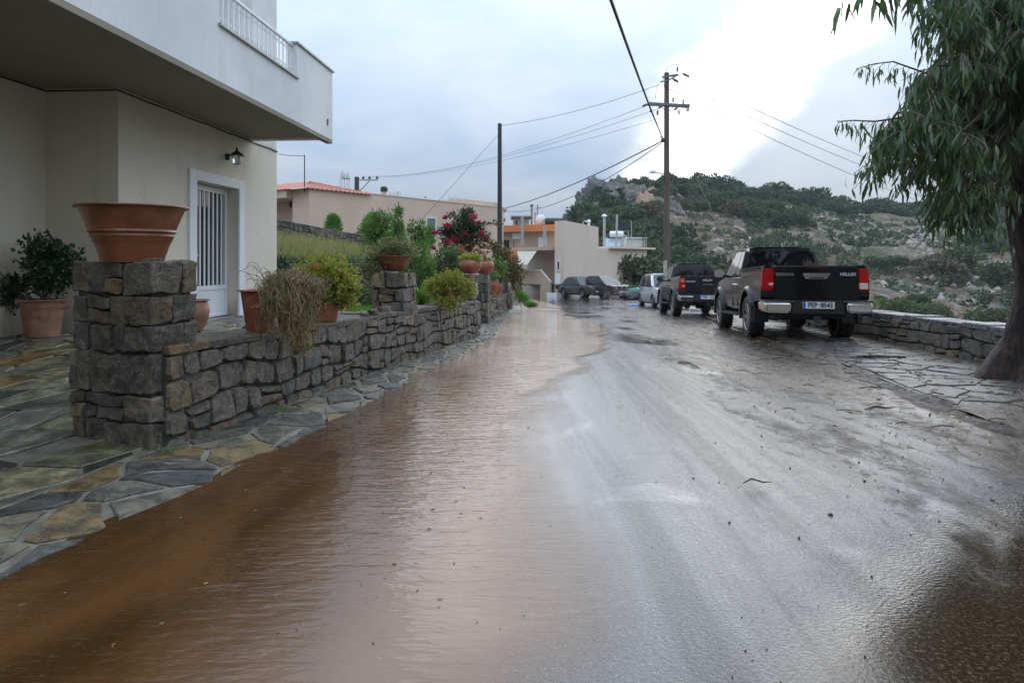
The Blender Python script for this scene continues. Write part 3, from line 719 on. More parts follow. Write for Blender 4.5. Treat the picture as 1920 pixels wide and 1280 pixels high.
# ------------------------------------------------------------ walls and pillars on the left
hw = lambda u: .60
garden_wall('garden_wall', 'low dark rubble wall between the potted-bowl pillar and the gate', -2.25, 4.42, -1.27, 9.1, lambda x, y: gz(y) + .05, hw, .42, 4, .13, .32, group='low stone garden walls')
garden_wall('garden_wall', 'low dark rubble wall under the yellow-green bush, ending at the gate pillar', -1.27, 9.1, -.63, 13.0, lambda x, y: gz(y) + .05, hw, .42, 4, .13, .30, group='low stone garden walls')
garden_wall('garden_wall', 'farthest low rubble wall, with two red flower pots on top', -.68, 17.0, 0, 30.5, lambda x, y: gz(y) + .03, lambda u: .66, .42, 4, .16, .36, group='low stone garden walls')
pillar('stone_pillar', 'big square rubble pillar under the wide terracotta bowl', (-2.29, 4.33), (-2.98, 4.62), (-2.17, 4.70), .03, 1.30, 6, ('stone',) * 7 + ('stone_brown',), sub=4, wl=(.12, .3))
pillar('stone_pillar', 'squat brownish stone pillar with a trailing plant bowl on top', (-1.36, 8.6), (-1.79, 8.68), (-1.26, 9.02), .56, 1.14, 3, ('stone_brown',), sub=2)
pillar('stone_pillar', 'slim stone gate pillar carrying the round pot of yellow-green leaves', (-.755, 12.95), (-.98, 13.0), (-.68, 13.35), .0, 1.03, 6, ('stone', 'stone_old'))
pillar('stone_pillar', 'slim stone gate pillar carrying the swan-necked pot', (-.60, 16.9), (-.86, 16.95), (-.55, 17.35), -.32, .945, 6, ('stone', 'stone_old'))
pillar('stone_pillar', 'short stone pillar among shrubs behind the red pots', (-.16, 26.0), (-.52, 26.1), (-.12, 26.4), -.5, .75, 6, ('stone', 'stone_old'))

# the terraced garden behind
def garden():
    ys = np.concatenate([np.arange(12.9, 34, .5)]); us = np.linspace(0, 1, 30)
    r_ = np.where((ys > 13.05) & (ys < 16.9), -.9, wallx(ys) - .3); X = -12 + (r_ + 12)[:, None] * us[None]; Y = np.repeat(ys[:, None], 30, 1)
    m = pbr('lawn_soil', (.05, .10, .025), (.07, .13, .03), .9, scale=3, bump=1, bscale=30)
    tag(link('lawn', gridmesh('lawn', X, Y, patz(Y) - .02), m), kind='structure')
garden()
RW = frame(-8.0, 16.2, -2.6, 16.9)
garden_wall('retaining_wall', 'grey retaining wall of mixed rubble below the grassy bank', -8.2, 16.2, -2.6, 16.9, lambda x, y: .1 + 0 * y, lambda u: 1.13, .4, 6, .16, .34, mt='stone_old', cap=False, voro=True)
garden_wall('terrace_wall', 'old sloping rubble wall along the top of the grassy bank', -8.6, 20.8, -5.55, 28.2, lambda x, y: float(np.interp(y, [20, 29], [2.1, 1.12])), lambda u: .74 + .03 * u, .4, 4, .2, .5, mt='stone_old', cap=True, capw=(.3, .7))
def bank():
    us = np.linspace(0, 1, 60); vs = np.linspace(0, 1, 40); lo = frame(-9.5, 16.35, -1.9, 17.2); hi = frame(-9.8, 18.0, -4.2, 31.5)
    X = np.zeros((60, 40)); Y = X.copy(); Z = X.copy()
    for i, u in enumerate(us):
        a = lo(u * lo.L, -.35, 1.18); b = hi(u * hi.L, 0, float(np.interp(u, [0, 1], [2.5, 1.15])))
        for j, v in enumerate(vs):
            p = a.lerp(b, v); X[i, j], Y[i, j], Z[i, j] = p.x, p.y, p.z + .12 * math.sin(v * 3.1) + .08 * mnoise.noise(p * .9)
    m = pbr('bank_soil', (.13, .12, .055), (.10, .12, .04), .95, scale=2, bump=1, bscale=20)
    tag(link('grass_bank', gridmesh('grass_bank', X, Y, Z), m), kind='structure'); return X, Y, Z
BANK = bank()
# ------------------------------------------------------------ parapet on the right
_p = (float(parx(34)), 34.0, float(parx(3.0)), 3.0)
_fr = frame(*_p)   # its face looks at the road: run the frame from far to near
garden_wall('parapet_wall', 'low stone parapet with pale capstones along the right verge', *_p, lambda x, y: gz(y), lambda u: .45, .42, 3, .24, .52, cap=True, capw=(.35, .8), captop=.06)
# ------------------------------------------------------------ the white house on the left
HO = Vector((-5.4, 0, 0)); hu = Vector((.0740, .99726, 0)); hn = Vector((hu.y, -hu.x, 0))
def hf(u, n, z): return HO + hu * u + hn * n + Vector((0, 0, z))
def house():
    B = Vector((-5.0, 8.0, 0)); g = lambda u, n, z: hf(u, n, z) - B
    t_ = thing('house', 'white two-storey house with long balcony overhanging a barred white door', 'house', B)
    fl = lambda u: float(patz(u)) - .3
    mb = MB(); zt = 3.395
    mb.fbox(g, 8.32, 10.06, -8, 0, -.2, zt); mb.fbox(g, 11.37, 12.93, -8, 0, -.4, zt); mb.fbox(g, 10.06, 11.37, -8, 0, 2.48, zt); mb.fbox(g, 10.06, 11.37, -8, -.35, -.2, 2.48)
    mb.fbox(g, -14, 8.317, -8, -.93, -.2, zt)
    mb.build('ground_floor_wall', M['wall_cream'], t_)
    mb = MB(); mb.fbox(g, -14, 11.85, 0.003, 1.30, zt - .004, 3.56); mb.fbox(g, -14, 8.314, -.927, 0, zt - .004, 3.56)  # slab, like the walls, lengthened unseen behind the camera to darken the porch
    mb.build('balcony_slab', M['soffit'], t_)
    mb = MB(); mb.fbox(g, -14, 11.87, 1.30, 1.44, 3.36, 4.02); mb.fbox(g, -14, 8.0, 1.30, 1.44, 4.02, 4.52); mb.fbox(g, 10.30, 11.87, 1.30, 1.44, 4.02, 4.52)
    mb.fbox(g, 11.73, 11.87, 0.0, 1.30, 3.36, 4.52)
    mb.build('balcony_parapet', M['wall_white'], t_)
    mb = MB(); mb.fbox(g, 10.27, 11.90, 1.27, 1.47, 4.523, 4.55); mb.fbox(g, -14, 8.03, 1.27, 1.47, 4.523, 4.55); mb.fbox(g, 7.97, 10.33, 1.27, 1.475, 4.0, 4.028)
    mb.fbox(g, 11.70, 11.90, -.01, 1.265, 4.523, 4.55)
    mb.build('coping', pbr('grey_marble_coping', (.30, .30, .30), (.40, .40, .40), .4), t_)
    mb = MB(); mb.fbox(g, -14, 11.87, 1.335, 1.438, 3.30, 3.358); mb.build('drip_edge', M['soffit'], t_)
    mb = MB(); mb.fbox(g, 11.9, 12.93, -8, 0, zt + .002, 7.6); mb.fbox(g, -14, 11.897, -8, -1.0, 3.57, 7.6); mb.build('upper_wall', M['wall_white'], t_)
    mb = MB(); mb.fbox(g, 9.2, 11.5, -.998, -.95, 3.57, 5.9); mb.build('balcony_shutter', pbr('grey_shutter', (.42, .42, .42), (.5, .5, .5), .5, scale=3), t_)
    # railing in the parapet's gap
    rl = MB(); rl.fbox(g, 8.0, 10.3, 1.35, 1.39, 4.48, 4.51); rl.fbox(g, 8.0, 10.3, 1.36, 1.38, 4.055, 4.075); rl = rl.build('railing', M['white_paint'], t_)
    for i in range(17):
        u = 8.07 + i * (2.16 / 16); b = MB(); b.fbox(g, u - .008, u + .008, 1.362, 1.378, 4.075, 4.48); b.build('baluster', M['white_paint'], rl)
    for i in range(16):
        u = 8.07 + (i + .5) * (2.16 / 16)
        for z, k in ((4.43, -1), (4.12, 1)):
            for sgn in (-1, 1):
                b = MB(); b.tube([g(u + sgn * (.005 + .028 * (1 - math.cos(a))), 1.37, z + k * .035 * math.sin(a * 1.2) - k * .0) for a in np.linspace(0, 4.4, 12)], .006, 4); b.build('scroll', M['white_paint'], rl)
    # doorway: raised surround, reveal, steel door with bars over a dark pane
    mb = MB(); mb.fbox(g, 9.86, 10.06, -.02, .035, -.1, 2.63); mb.fbox(g, 11.37, 11.57, -.02, .035, -.1, 2.63); mb.fbox(g, 10.06, 11.37, -.02, .035, 2.48, 2.63)
    mb.build('door_surround', M['trim_white'], t_, bevel=.004, seg=1)
    mb = MB(); mb.fbox(g, 10.063, 11.367, -.349, .10, -.1, float(patz(10.7)) + .012); mb.build('threshold', M['cap'], t_)
    dz = float(patz(10.7)) + .02
    mb = MB(); n0, n1 = -.22, -.17
    mb.fbox(g, 10.065, 10.15, n0, n1, dz, 2.47); mb.fbox(g, 11.29, 11.365, n0, n1, dz, 2.47); mb.fbox(g, 10.15, 11.29, n0, n1, 2.38, 2.47); mb.fbox(g, 10.15, 11.29, n0, n1, dz, dz + .05); mb.fbox(g, 10.15, 11.29, n0, n1, .83, .90)
    dr = mb.build('door', M['white_paint'], t_, bevel=.004, seg=1)
    mb = MB(); mb.fbox(g, 10.153, 11.287, -.205, -.185, dz + .05, .83); mb.build('door_panel', M['white_paint'], dr)
    mb = MB(); mb.fbox(g, 10.153, 11.287, -.225, -.215, .90, 2.38); mb.build('door_pane', M['glass_dark'], dr)
    for i in range(8):
        u = 10.26 + i * .132; b = MB(); b.fbox(g, u - .019, u + .019, -.195, -.178, .903, 2.378); b.build('door_bar', M['white_paint'], dr)
    b = MB(); b.tube([g(10.2, -.17, 1.38), g(10.2, -.11, 1.38), g(10.32, -.105, 1.375)], .011, 6); b.build('door_handle', M['steel'], dr)
    # the cable clipped under the soffit
    b = MB(); pts = [hf(u, .015, 3.36 - .012 * abs(math.sin(u * 3))) - B for u in np.arange(8.34, 12.9, .3)]
    b.tube([g(2, -.915, 3.365)] + [g(8.29, -.915, 3.365), g(8.30, 0.0, 3.365)] + pts + [g(12.93, .015, 3.34)], .012, 5); b.build('cable', M['black'], t_)
    b = MB(); b.box(-.01, .01, -.02, .02, -.05, .05); b.build('hook', M['dark_metal'], t_, loc=g(11.62, 1.445, 3.62))
house()
def wall_lamp():
    B = hf(11.0, 0, 2.96); t_ = thing('wall_lamp', 'small black wall lamp with clear glass above the barred door', 'lamp', B)
    b = MB(); b.lathe([(.0, .0), (.055, .0), (.055, .03), (.03, .05), (0, .05)], 12, axis='x'); b.tube([(.03, 0, 0), (.09, 0, .05), (.16, 0, .045)], .014, 6); o = b.build('bracket', M['dark_metal'], t_)
    b = MB(); b.lathe([(.0, .16), (.015, .14), (.02, .10), (.05, .075), (.115, .03), (.12, .015), (.0, .03)], 14, (.17, 0, 0)); b.build('lamp_shade', M['dark_metal'], t_, smooth=True)
    g_ = pbr('lamp_glass', (.7, .75, .75), None, .1, trans=.8)
    b = MB(); b.lathe([(.06, .02), (.072, -.04), (.06, -.11), (.03, -.13), (0, -.135)], 12, (.17, 0, 0)); b.build('lamp_glass', g_, t_, smooth=True)
    t_.rotation_euler = (0, 0, math.atan2(hn.y, hn.x))
wall_lamp()

# ------------------------------------------------------------ foliage builders
def leaf_cards(pos, dirs, ln, wd, fold=.25, rng=RNG, droop=0.0):
    """pointed leaves: base, two sides, tip, folded along the midrib -> two triangles pairs"""
    n = len(pos); dirs = dirs / np.linalg.norm(dirs, axis=1, keepdims=True)
    rv = rng.normal(size=(n, 3)); side = np.cross(dirs, rv); side /= np.maximum(np.linalg.norm(side, axis=1, keepdims=True), 1e-6)
    nrm = np.cross(side, dirs)
    ln = np.broadcast_to(ln, n)[:, None]; wd = np.broadcast_to(wd, n)[:, None]
    base = pos; tip = pos + dirs * ln + np.array([0, 0, -1.0]) * ln * droop; mid = pos + dirs * ln * .45
    l = mid + side * wd * .5 + nrm * wd * fold; r = mid - side * wd * .5 + nrm * wd * fold
    V = np.stack([base, r, tip, l], 1).reshape(-1, 3); i = np.arange(n)[:, None] * 4
    Q = np.concatenate([i, i + 1, i + 2, i + 3], 1)
    return V, Q
def blob_points(blobs, n, rng=RNG, shell=.55):
    """points in a set of ellipsoids (centre, radii), denser towards the skin, with the outward direction"""
    vol = np.array([b[1][0] * b[1][1] * b[1][2] for b in blobs]) ** .67; vol /= vol.sum(); k = rng.choice(len(blobs), n, p=vol)
    d = rng.normal(size=(n, 3)); d /= np.linalg.norm(d, axis=1, keepdims=True)
    rad = (shell + (1 - shell) * rng.random(n)) ** 1.0 * (.86 + .2 * rng.random(n))
    C = np.array([b[0] for b in blobs])[k]; A = np.array([b[1] for b in blobs])[k]
    return C + d * A * rad[:, None], d
def foliage(name, blobs, n, ln, wd, mt, parent, out=.7, up=.3, clump=0, droop=0, shell=.5, rng=RNG, fold=.2):
    p, d = blob_points(blobs, n if not clump else max(1, n // clump), rng, shell)
    if clump:
        p = np.repeat(p, clump, 0)[:n * 2]; d = np.repeat(d, clump, 0)[:n * 2]; p = p + rng.normal(size=p.shape) * ln * .35
    dr = d * out + rng.normal(size=d.shape) * .55 + np.array([0, 0, up])
    V, Q = leaf_cards(p, dr, ln * rng.uniform(.6, 1.3, len(p)), wd * rng.uniform(.7, 1.25, len(p)), fold, rng, droop)
    return link(name, npmesh(name, V, Q), mt, parent)
def stems(parent, base, tips, r, mt, name='stem', wob=.1, seg=5):
    b = MB(); base = Vector(base)
    for tip in tips:
        tip = Vector(tip); n = 5; pts = []
        for i in range(n + 1):
            s_ = i / n; q = base.lerp(tip, s_); k = wob * (tip - base).length * math.sin(s_ * 3.14)
            pts.append(q + Vector((random.uniform(-k, k), random.uniform(-k, k), random.uniform(-k, k) * .4)))
        b.tube(pts, [r * (1 - .75 * i / n) for i in range(n + 1)], seg)
    return b.build(name, mt, parent, smooth=True)
def pot_profile(h, r0, r1, rim, th=.025, belly=None, bands=()):
    """outer and inner wall of a turned pot; bands are (height fraction, swell) ridges"""
    out = []; n = 26
    for i in range(n + 1):
        s_ = i / n; r = r0 + (r1 - r0) * s_ if belly is None else belly(s_)
        for bz, sw, bw in bands:
            r += sw * max(0, 1 - abs(s_ - bz) / bw) ** .5 if abs(s_ - bz) < bw else 0
        out.append((r, h * s_))
    R1 = out[-1][0]
    prof = [(0, 0)] + out[:-1] + [(R1, h * .965), (R1 + rim, h * .965), (R1 + rim * 1.2, h * .985), (R1 + rim, h), (R1 - th * .6, h), (R1 - th, h * .97)]
    inn = [(max(.01, r - th), z) for r, z in out[::-3] if z < h * .93 and z > h * .7]
    return prof + inn + [(0, h * .72)]

def big_bowl():
    B = Vector((P(249, 487, 4.62).x, 4.62, 1.288)); t_ = thing('terracotta_planter', 'wide empty terracotta bowl with ridged bands standing on the big stone pillar', 'planter', B)
    bl = lambda s_: .185 + .135 * s_ ** 1.0 + .02 * math.sin(s_ * 3.14) * 0
    pr = pot_profile(.375, .19, .325, .018, .03, belly=lambda s_: .19 + .138 * s_ ** 1.15, bands=((.40, .009, .028), (.47, .010, .028), (.54, .011, .03)))
    MB().lathe(pr, 64).build('bowl', M['terracotta'], t_, smooth=True)
    b = MB(); b.lathe([(0, .275), (.27, .275)], 24); b.build('soil', M['soil'], t_)
    q = [(-.07, -.02), (.0, -.03), (.06, -.01), (.05, .02), (-.04, .02)]
    o = tag(MB().prism(q, 0, .014, 2).build('stone_chip', M['stone'], None, (-2.33, 4.45, 1.300)), 'thin loose stone chip lying on the pillar below the wide bowl', 'stone'); o.rotation_euler = (R(6), R(-4), R(20))
big_bowl()

def pot(label, loc, h, r0, r1, mt, belly=None, bands=(), handles=False, cat='flower pot', group=None, rim=.014, name='flower_pot', soil=True, seg=32):
    t_ = thing(name, label, cat, loc, group=group)
    MB().lathe(pot_profile(h, r0, r1, rim, .02, belly, bands), seg).build('pot', mt, t_, smooth=True)
    rs = r1 if belly is None else belly(.8)
    if soil: MB().lathe([(0, h * .84), (max(.02, rs - .018), h * .84)], 16).build('soil', M['soil'], t_)
    if handles:
        for s_ in (-1, 1):
            MB().tube([(s_ * (r1 * .98), 0, h * .93), (s_ * (r1 + .045), 0, h * .90), (s_ * (r1 + .05), 0, h * .80), (s_ * (r1 * .95), 0, h * .74)], .012, 6).build('handle', mt, t_, smooth=True)
    return t_
def plant(name, label, cat, base, blobs, n, ln, wd, mt, ntips=7, r=.012, stemmat='twig', group=None, clump=0, up=.3, out=.7, droop=0, shell=.45, base_off=(0, 0, 0)):
    """blobs in metres from the base"""
    t_ = thing(name, label, cat, base, group=group)
    foliage('foliage', blobs, n, ln, wd, mt, t_, out, up, clump, droop, shell)
    tips = []
    for i in range(ntips):
        c, a = blobs[i % len(blobs)]; tips.append((c[0] + random.uniform(-.5, .5) * a[0], c[1] + random.uniform(-.5, .5) * a[1], c[2] + random.uniform(-.2, .6) * a[2]))
    stems(t_, base_off, tips, r, M[stemmat])
    return t_
# potted shrub in the dark porch
D_ = 7.75; pz = float(patz(D_)) + .02
pb = Vector((P(80, 600, D_).x, D_, pz))
pot('fluted old terracotta pot with wavy band and two ear handles in the porch', pb, .42, .17, .235, M['terracotta_pale'], belly=lambda s_: .17 + .05 * s_ + .022 * s_ ** 6, bands=((.28, .004, .02), (.36, .005, .02), (.55, .006, .025), (.62, .005, .02), (.80, .006, .03)), handles=True)
plant('potted_shrub', 'dark glossy shrub growing from the handled pot in the porch', 'plant', pb + Vector((0, 0, .36)),
      [((-.02, 0, .52), (.24, .22, .27)), ((.27, 0, .42), (.20, .2, .26)), ((-.32, 0, .20), (.17, .16, .15)), ((-.36, .02, .08), (.12, .1, .14)), ((.1, 0, .26), (.22, .2, .16)), ((.05, 0, .65), (.15, .14, .16))], 2600, .062, .036, M['dgreen'], 12, .011, clump=5, shell=.3)
ub = Vector((P(366, 611, 8.3).x, 8.3, float(patz(8.3)) + .02))
pot('small pale bellied terracotta jar beside the barred door', ub, .385, .075, .115, M['terracotta_pale'], belly=lambda s_: .075 + .085 * math.sin(min(1, s_ * 1.05) * 2.45) ** 1.0 + (.02 if s_ > .93 else 0), bands=((.66, .004, .02), (.74, .004, .02), (.58, .003, .02)), cat='jar', name='terracotta_jar', soil=False)

# pots along the first wall
wt = lambda y: float(gz(y)) + .05 + .60 + .05
def wpos(x, D, back=.2): return Vector(((x - CX) / F * D, D, wt(D)))
pd = wpos(487, 5.62); pot('plain terracotta pot with dead straw spilling out, nearest the big pillar', pd, .335, .105, .15, M['terracotta_red'], rim=.018)
t_ = thing('dead_plant', 'withered brown trailing plant hanging from the pots over the wall', 'plant', pd + Vector((.02, 0, .30)))
def straw(t_):
    rng = np.random.default_rng(3); b = MB(); Vs = []; 
    def strand(p, n, w, mt_list):
        pass
    bl = []; 
    for i in range(950):
        x0 = rng.uniform(.08, .44); y0 = rng.uniform(-.12, .12) + x0 * .12
        a = rng.normal(0, .5); top = .05 + .07 * rng.random() + .08 * math.exp(-((x0 - .2) / .15) ** 2)
        out_ = rng.uniform(.10, .22); fall = rng.uniform(.03, .60) * max(.12, 1 - .8 * abs(x0 - .30) / .26)
        px_ = x0 + rng.normal(0, .03)
        fx, fy = .98 * .16 + 0, -1.0
        pts = [(x0, y0, rng.uniform(-.05, .02)), (x0 + rng.normal(0, .03), y0 - .03, top), (px_, y0 - .10 - out_ * .3, top * .6), (px_ + rng.normal(0, .02) + out_ * .35, y0 - .10 - out_, -fall * .4), (px_ + rng.normal(0, .04) + out_ * .40, y0 - .10 - out_ - rng.uniform(-.02, .03), -fall)]
        # smooth polyline into a thin blade
        w_ = rng.uniform(.0010, .0026)
        if i % 5 < 2:
            c0 = Vector((rng.uniform(.08, .50), 0, 0)); c0.y = c0.x * .12 - rng.uniform(0, .3); c0.z = rng.uniform(-.30, .10) if c0.y < -.2 else rng.uniform(0, .12); a1 = rng.uniform(0, 6.28); L1 = rng.uniform(.06, .16)
            pts = [tuple(c0 + Vector((math.cos(a1 + q * 1.3) * L1 * q, math.sin(a1 + q) * L1 * q * .6, rng.normal(0, .02)))) for q in np.linspace(0, 1, 5)]
        bl.append((pts, w_))
    V = []; Q = []
    for pts, w_ in bl:
        sd_ = Vector((rng.normal(), rng.normal(), rng.normal() * .3)).normalized() * w_
        P_ = [Vector(p) for p in pts]; fine = []
        for i in range(len(P_) - 1):
            fine += [P_[i].lerp(P_[i + 1], k / 3) + Vector(rng.normal(0, .020, 3)) for k in range(3)]
        fine.append(P_[-1]); b0 = len(V)
        for p in fine: V += [tuple(p - sd_), tuple(p + sd_)]
        for i in range(len(fine) - 1): Q.append((b0 + 2 * i, b0 + 2 * i + 1, b0 + 2 * i + 3, b0 + 2 * i + 2))
    link('straw', npmesh('straw', V, Q), M['straw'], t_)
    foliage('foliage', [((.3, -.2, -.1), (.16, .1, .2)), ((.40, -.26, -.3), (.1, .05, .16))], 420, .03, .014, M['lime'], t_, .5, .2, 3, .2, .2)
    b = MB()
    for i in range(9):
        a = rng.uniform(1.6, 4.2); L = rng.uniform(.12, .3); p0 = Vector((-.03 + .02 * i, 0, 0)); pts = [p0 + Vector((math.cos(a) * L * s_ + rng.normal(0, .01), rng.normal(0, .02), L * .9 * math.sin(s_ * 2.2) + rng.normal(0, .008))) for s_ in np.linspace(0, 1, 7)]
        b.tube(pts, .0022, 4)
    b.build('dry_stem', M['twig'], t_)
    foliage('dead_foliage', [((.24, -.08, .03), (.22, .12, .10)), ((.34, -.25, -.15), (.15, .06, .2)), ((.40, -.28, -.36), (.10, .05, .14))], 1500, .035, .010, M['straw'], t_, .5, -.3, 0, .3, .2)
straw(t_)
pot('terracotta pot half buried under the dead straw', wpos(545, 6.05), .30, .10, .145, M['terracotta_red'], rim=.016)
pg = wpos(607, 6.75); pot('low dark terracotta pot under the rounded green bush', pg, .20, .13, .16, M['terracotta'])
plant('potted_bush', 'rounded light green bush with one red flower beside the dead straw', 'plant', pg + Vector((0, 0, .17)),
      [((.02, 0, .23), (.36, .28, .25)), ((-.24, 0, .14), (.19, .18, .18)), ((.20, 0, .12), (.16, .15, .15)), ((.05, -.05, .30), (.2, .16, .13)), ((.24, -.04, .02), (.10, .1, .1)), ((-.06, -.12, .04), (.2, .1, .1))], 7000, .038, .024, M['lime'], 12, .006, clump=6, shell=.35)
red = leaf_mat('red_petal', [(.55, .03, .03), (.62, .05, .04)], .5, .3)
bpy.data.objects['potted_bush']; foliage('flower', [((-.02, -.2, .36), (.015, .015, .012))], 14, .02, .016, red, bpy.data.objects['potted_bush'], .6, .5)
# loose flat stones lying on the wall by the squat pillar
for i, (x, D, s_, dz, lb) in enumerate([(690, 7.75, .20, 0, 'broad flat loose slate at the bottom of the little stack on the wall'), (697, 7.72, .16, .03, 'smaller loose slate lying on top of the broad one on the wall'), (683, 7.55, .11, 0, 'small loose chip of slate at the front edge of the wall'), (722, 8.2, .19, 0, 'blocky loose stone leaning at the foot of the squat pillar')]):
    q = [(s_ * .5 * math.cos(a) * random.uniform(.8, 1.1), s_ * .35 * math.sin(a) * random.uniform(.8, 1.1)) for a in np.linspace(0, 6.28, 8)[:-1]]
    o = MB().prism(q, 0, .03 if i < 3 else .07, 2).build('loose_stone', M['stone_brown'], None, wpos(x, D) + Vector((0, 0, dz)), bevel=.006, seg=1); o.rotation_euler = (random.uniform(-.06, .06), random.uniform(-.06, .06), random.uniform(0, 3)); tag(o, lb, 'stone')
# bowl on the squat pillar
pb2 = Vector((-1.53, 8.82, 1.165)); pot('shallow brown terracotta bowl on the squat stone pillar', pb2, .19, .11, .22, M['terracotta'], belly=lambda s_: .11 + .14 * s_ ** .7, rim=.012)
plant('trailing_plant', 'pale trailing succulent spilling from the bowl on the squat pillar', 'plant', pb2 + Vector((0, 0, .18)),
      [((-.06, -.02, .06), (.28, .2, .10)), ((-.26, -.06, -.04), (.16, .14, .13)), ((-.28, -.1, -.18), (.10, .08, .12)), ((.1, -.02, .10), (.2, .16, .09)), ((.26, -.1, .04), (.1, .08, .06)), ((-.12, -.16, -.02), (.18, .06, .10)), ((-.05, -.1, .14), (.12, .1, .10))], 2600, .06, .018, M['succulent'], 8, .005, clump=5, shell=.3)
# yellow-green bush on the second wall
yb = Vector((P(842, 560, 10.4).x, 10.4, wt(10.4) - .02))
pot('small terracotta pot hidden under the yellow-green bush on the wall', yb, .22, .11, .15, M['terracotta'])
plant('potted_bush', 'yellow-green spreading bush on the wall in front of the gate pillars', 'plant', yb + Vector((0, 0, .18)),
      [((0, 0, .10), (.36, .28, .22)), ((-.2, 0, .10), (.2, .18, .18)), ((.22, 0, .08), (.2, .18, .17)), ((.02, -.05, .26), (.24, .18, .12)), ((0, -.22, -.12), (.22, .1, .12))], 5200, .042, .022, M['lime'], 12, .006, clump=6, shell=.35)
# two pots on the gate pillars, the second shaped like a swan
rb = Vector((-.80, 13.18, 1.045)); pot('round brown pot with carved grooves on the nearer gate pillar', rb, .27, .10, .18, M['terracotta_red'], belly=lambda s_: .115 + .105 * math.sin(s_ * 2.6), bands=((.25, .006, .03), (.4, .007, .03), (.55, .006, .03)), rim=.01)
plant('potted_plant', 'pale yellow-green leafy plant in the round grooved pot', 'plant', rb + Vector((0, 0, .24)), [((0, 0, .06), (.21, .19, .085)), ((.12, -.05, .03), (.11, .1, .08)), ((-.12, -.03, .04), (.11, .1, .08))], 700, .06, .03, M['lime2'], 6, .005, shell=.3)
def swan():
    B = Vector((-.70, 17.12, .96)); t_ = thing('swan_planter', 'terracotta planter shaped like a swan with bent neck on the farther gate pillar', 'planter', B)
    MB().lathe(pot_profile(.34, .12, .2, .008, .02, belly=lambda s_: .12 + .14 * math.sin(.15 + s_ * 2.4)), 24, sq=(1, 1.1)).build('body', M['terracotta_red'], t_, smooth=True)
    MB().tube([(.05, -.12, .30), (.03, -.2, .42), (.0, -.2, .54), (-.05, -.16, .58), (-.11, -.14, .54), (-.13, -.16, .47)], [.06, .055, .05, .052, .055, .02], 10).build('neck', M['terracotta_pale'], t_, smooth=True)
    c = MB(); c.tube([(-.26, -.1, .36), (-.29, -.12, .52), (-.24, -.12, .62), (-.14, -.12, .63), (-.09, -.12, .55)], [.05, .05, .048, .045, .02], 10); c.build('wing_handle', M['terracotta_pale'], t_, smooth=True)
swan()
# red pots on the farthest wall
for i, (x, D, h, r, lb) in enumerate([(918, 19.3, .40, .25, 'larger red round pot on the farthest low wall'), (931, 20.6, .34, .19, 'smaller red round pot behind the larger one on the farthest wall')]):
    b_ = Vector((float(wallx(D)) - .18, D, float(gz(D)) + .03 + .66 + .05)); b_.x = (x - CX) / F * D
    pot(lb, b_, h, r * .6, r, M['terracotta_red'], belly=lambda s_, r=r: r * (.62 + .42 * math.sin(s_ * 2.3)))
    plant('potted_plant', ['leafy green plant in the larger red pot on the far wall', 'reddish leafy plant in the smaller red pot on the far wall'][i], 'plant', b_ + Vector((0, 0, h * .85)), [((0, 0, .18), (r * 1.1, r, .2)), ((-.1, 0, .35), (r * .7, r * .7, .2))], 500, .09, .04, M['green'] if i == 0 else M['rust_leaf'], 6, .006)
# ------------------------------------------------------------ garden plants
def bl(items, D, base):
    """blobs given as (x, y, rx, ry) where they show, at distance D, relative to a base point"""
    out = []
    for x, y, rx, ry in items:
        p = P(x, y, D + random.uniform(-.15, .15)) - base; k = D / F; out.append(((p.x, p.y, p.z), (rx * k, rx * k * .85, ry * k)))
    return out
def gplant(name, label, cat, bx, D, items, n, ln, wd, mt, bz=None, **kw):
    base = Vector(((bx - CX) / F * D, D, float(patz(D)) if bz is None else bz)); return plant(name, label, cat, base, bl(items, D, base), n, ln, wd, M[mt], **kw)
gplant('conifer', 'small round-topped bright green conifer alone above the terrace wall', 'tree', 625, 29.5, [(625, 430, 19, 20), (625, 416, 15, 14), (624, 408, 8, 8)], 2600, .11, .03, 'bright', 1.6, up=1.0, ntips=5, r=.03, shell=.5)
gplant('conifer', 'broad bright green conifer at the low end of the terrace wall', 'tree', 690, 29, [(690, 440, 22, 26), (694, 418, 15, 15), (697, 407, 9, 9)], 3000, .11, .03, 'bright', .9, up=1.0, ntips=5, r=.03, shell=.5)
gplant('conifer', 'pointed bright green conifer below the white-framed window', 'tree', 747, 28, [(745, 455, 22, 26), (746, 432, 15, 18), (742, 415, 8, 12)], 3000, .11, .03, 'bright', .6, up=1.0, ntips=5, r=.03, shell=.5)
gplant('conifer', 'little yellow-green conifer left of the pink flowering shrub', 'tree', 803, 27, [(803, 450, 14, 22), (804, 433, 9, 12)], 1600, .10, .03, 'bright', .4, up=1.0, ntips=4, r=.03)
gplant('garden_shrub', 'tall loose leafy shrub with upright shoots in front of the long wall', 'shrub', 715, 21.5, [(712, 450, 34, 40), (706, 410, 12, 16), (722, 412, 12, 18), (700, 430, 20, 20), (735, 460, 24, 30)], 3200, .14, .05, 'green', .1, up=.5, clump=4, ntips=10, r=.02, shell=.25)
gplant('garden_shrub', 'slim upright shrub rising past the white-framed window', 'shrub', 748, 20, [(747, 400, 5, 16), (745, 430, 8, 22), (748, 465, 14, 24)], 1100, .13, .05, 'green', .1, up=.6, clump=4, ntips=5, r=.018, shell=.2)
gplant('garden_shrub', 'narrow green shrub with spiky tips left of the bougainvillea', 'shrub', 788, 19.5, [(790, 430, 8, 14), (785, 455, 14, 24), (780, 480, 18, 22), (772, 430, 5, 16)], 1700, .13, .045, 'green', .1, up=.6, clump=4, ntips=7, r=.018, shell=.25)
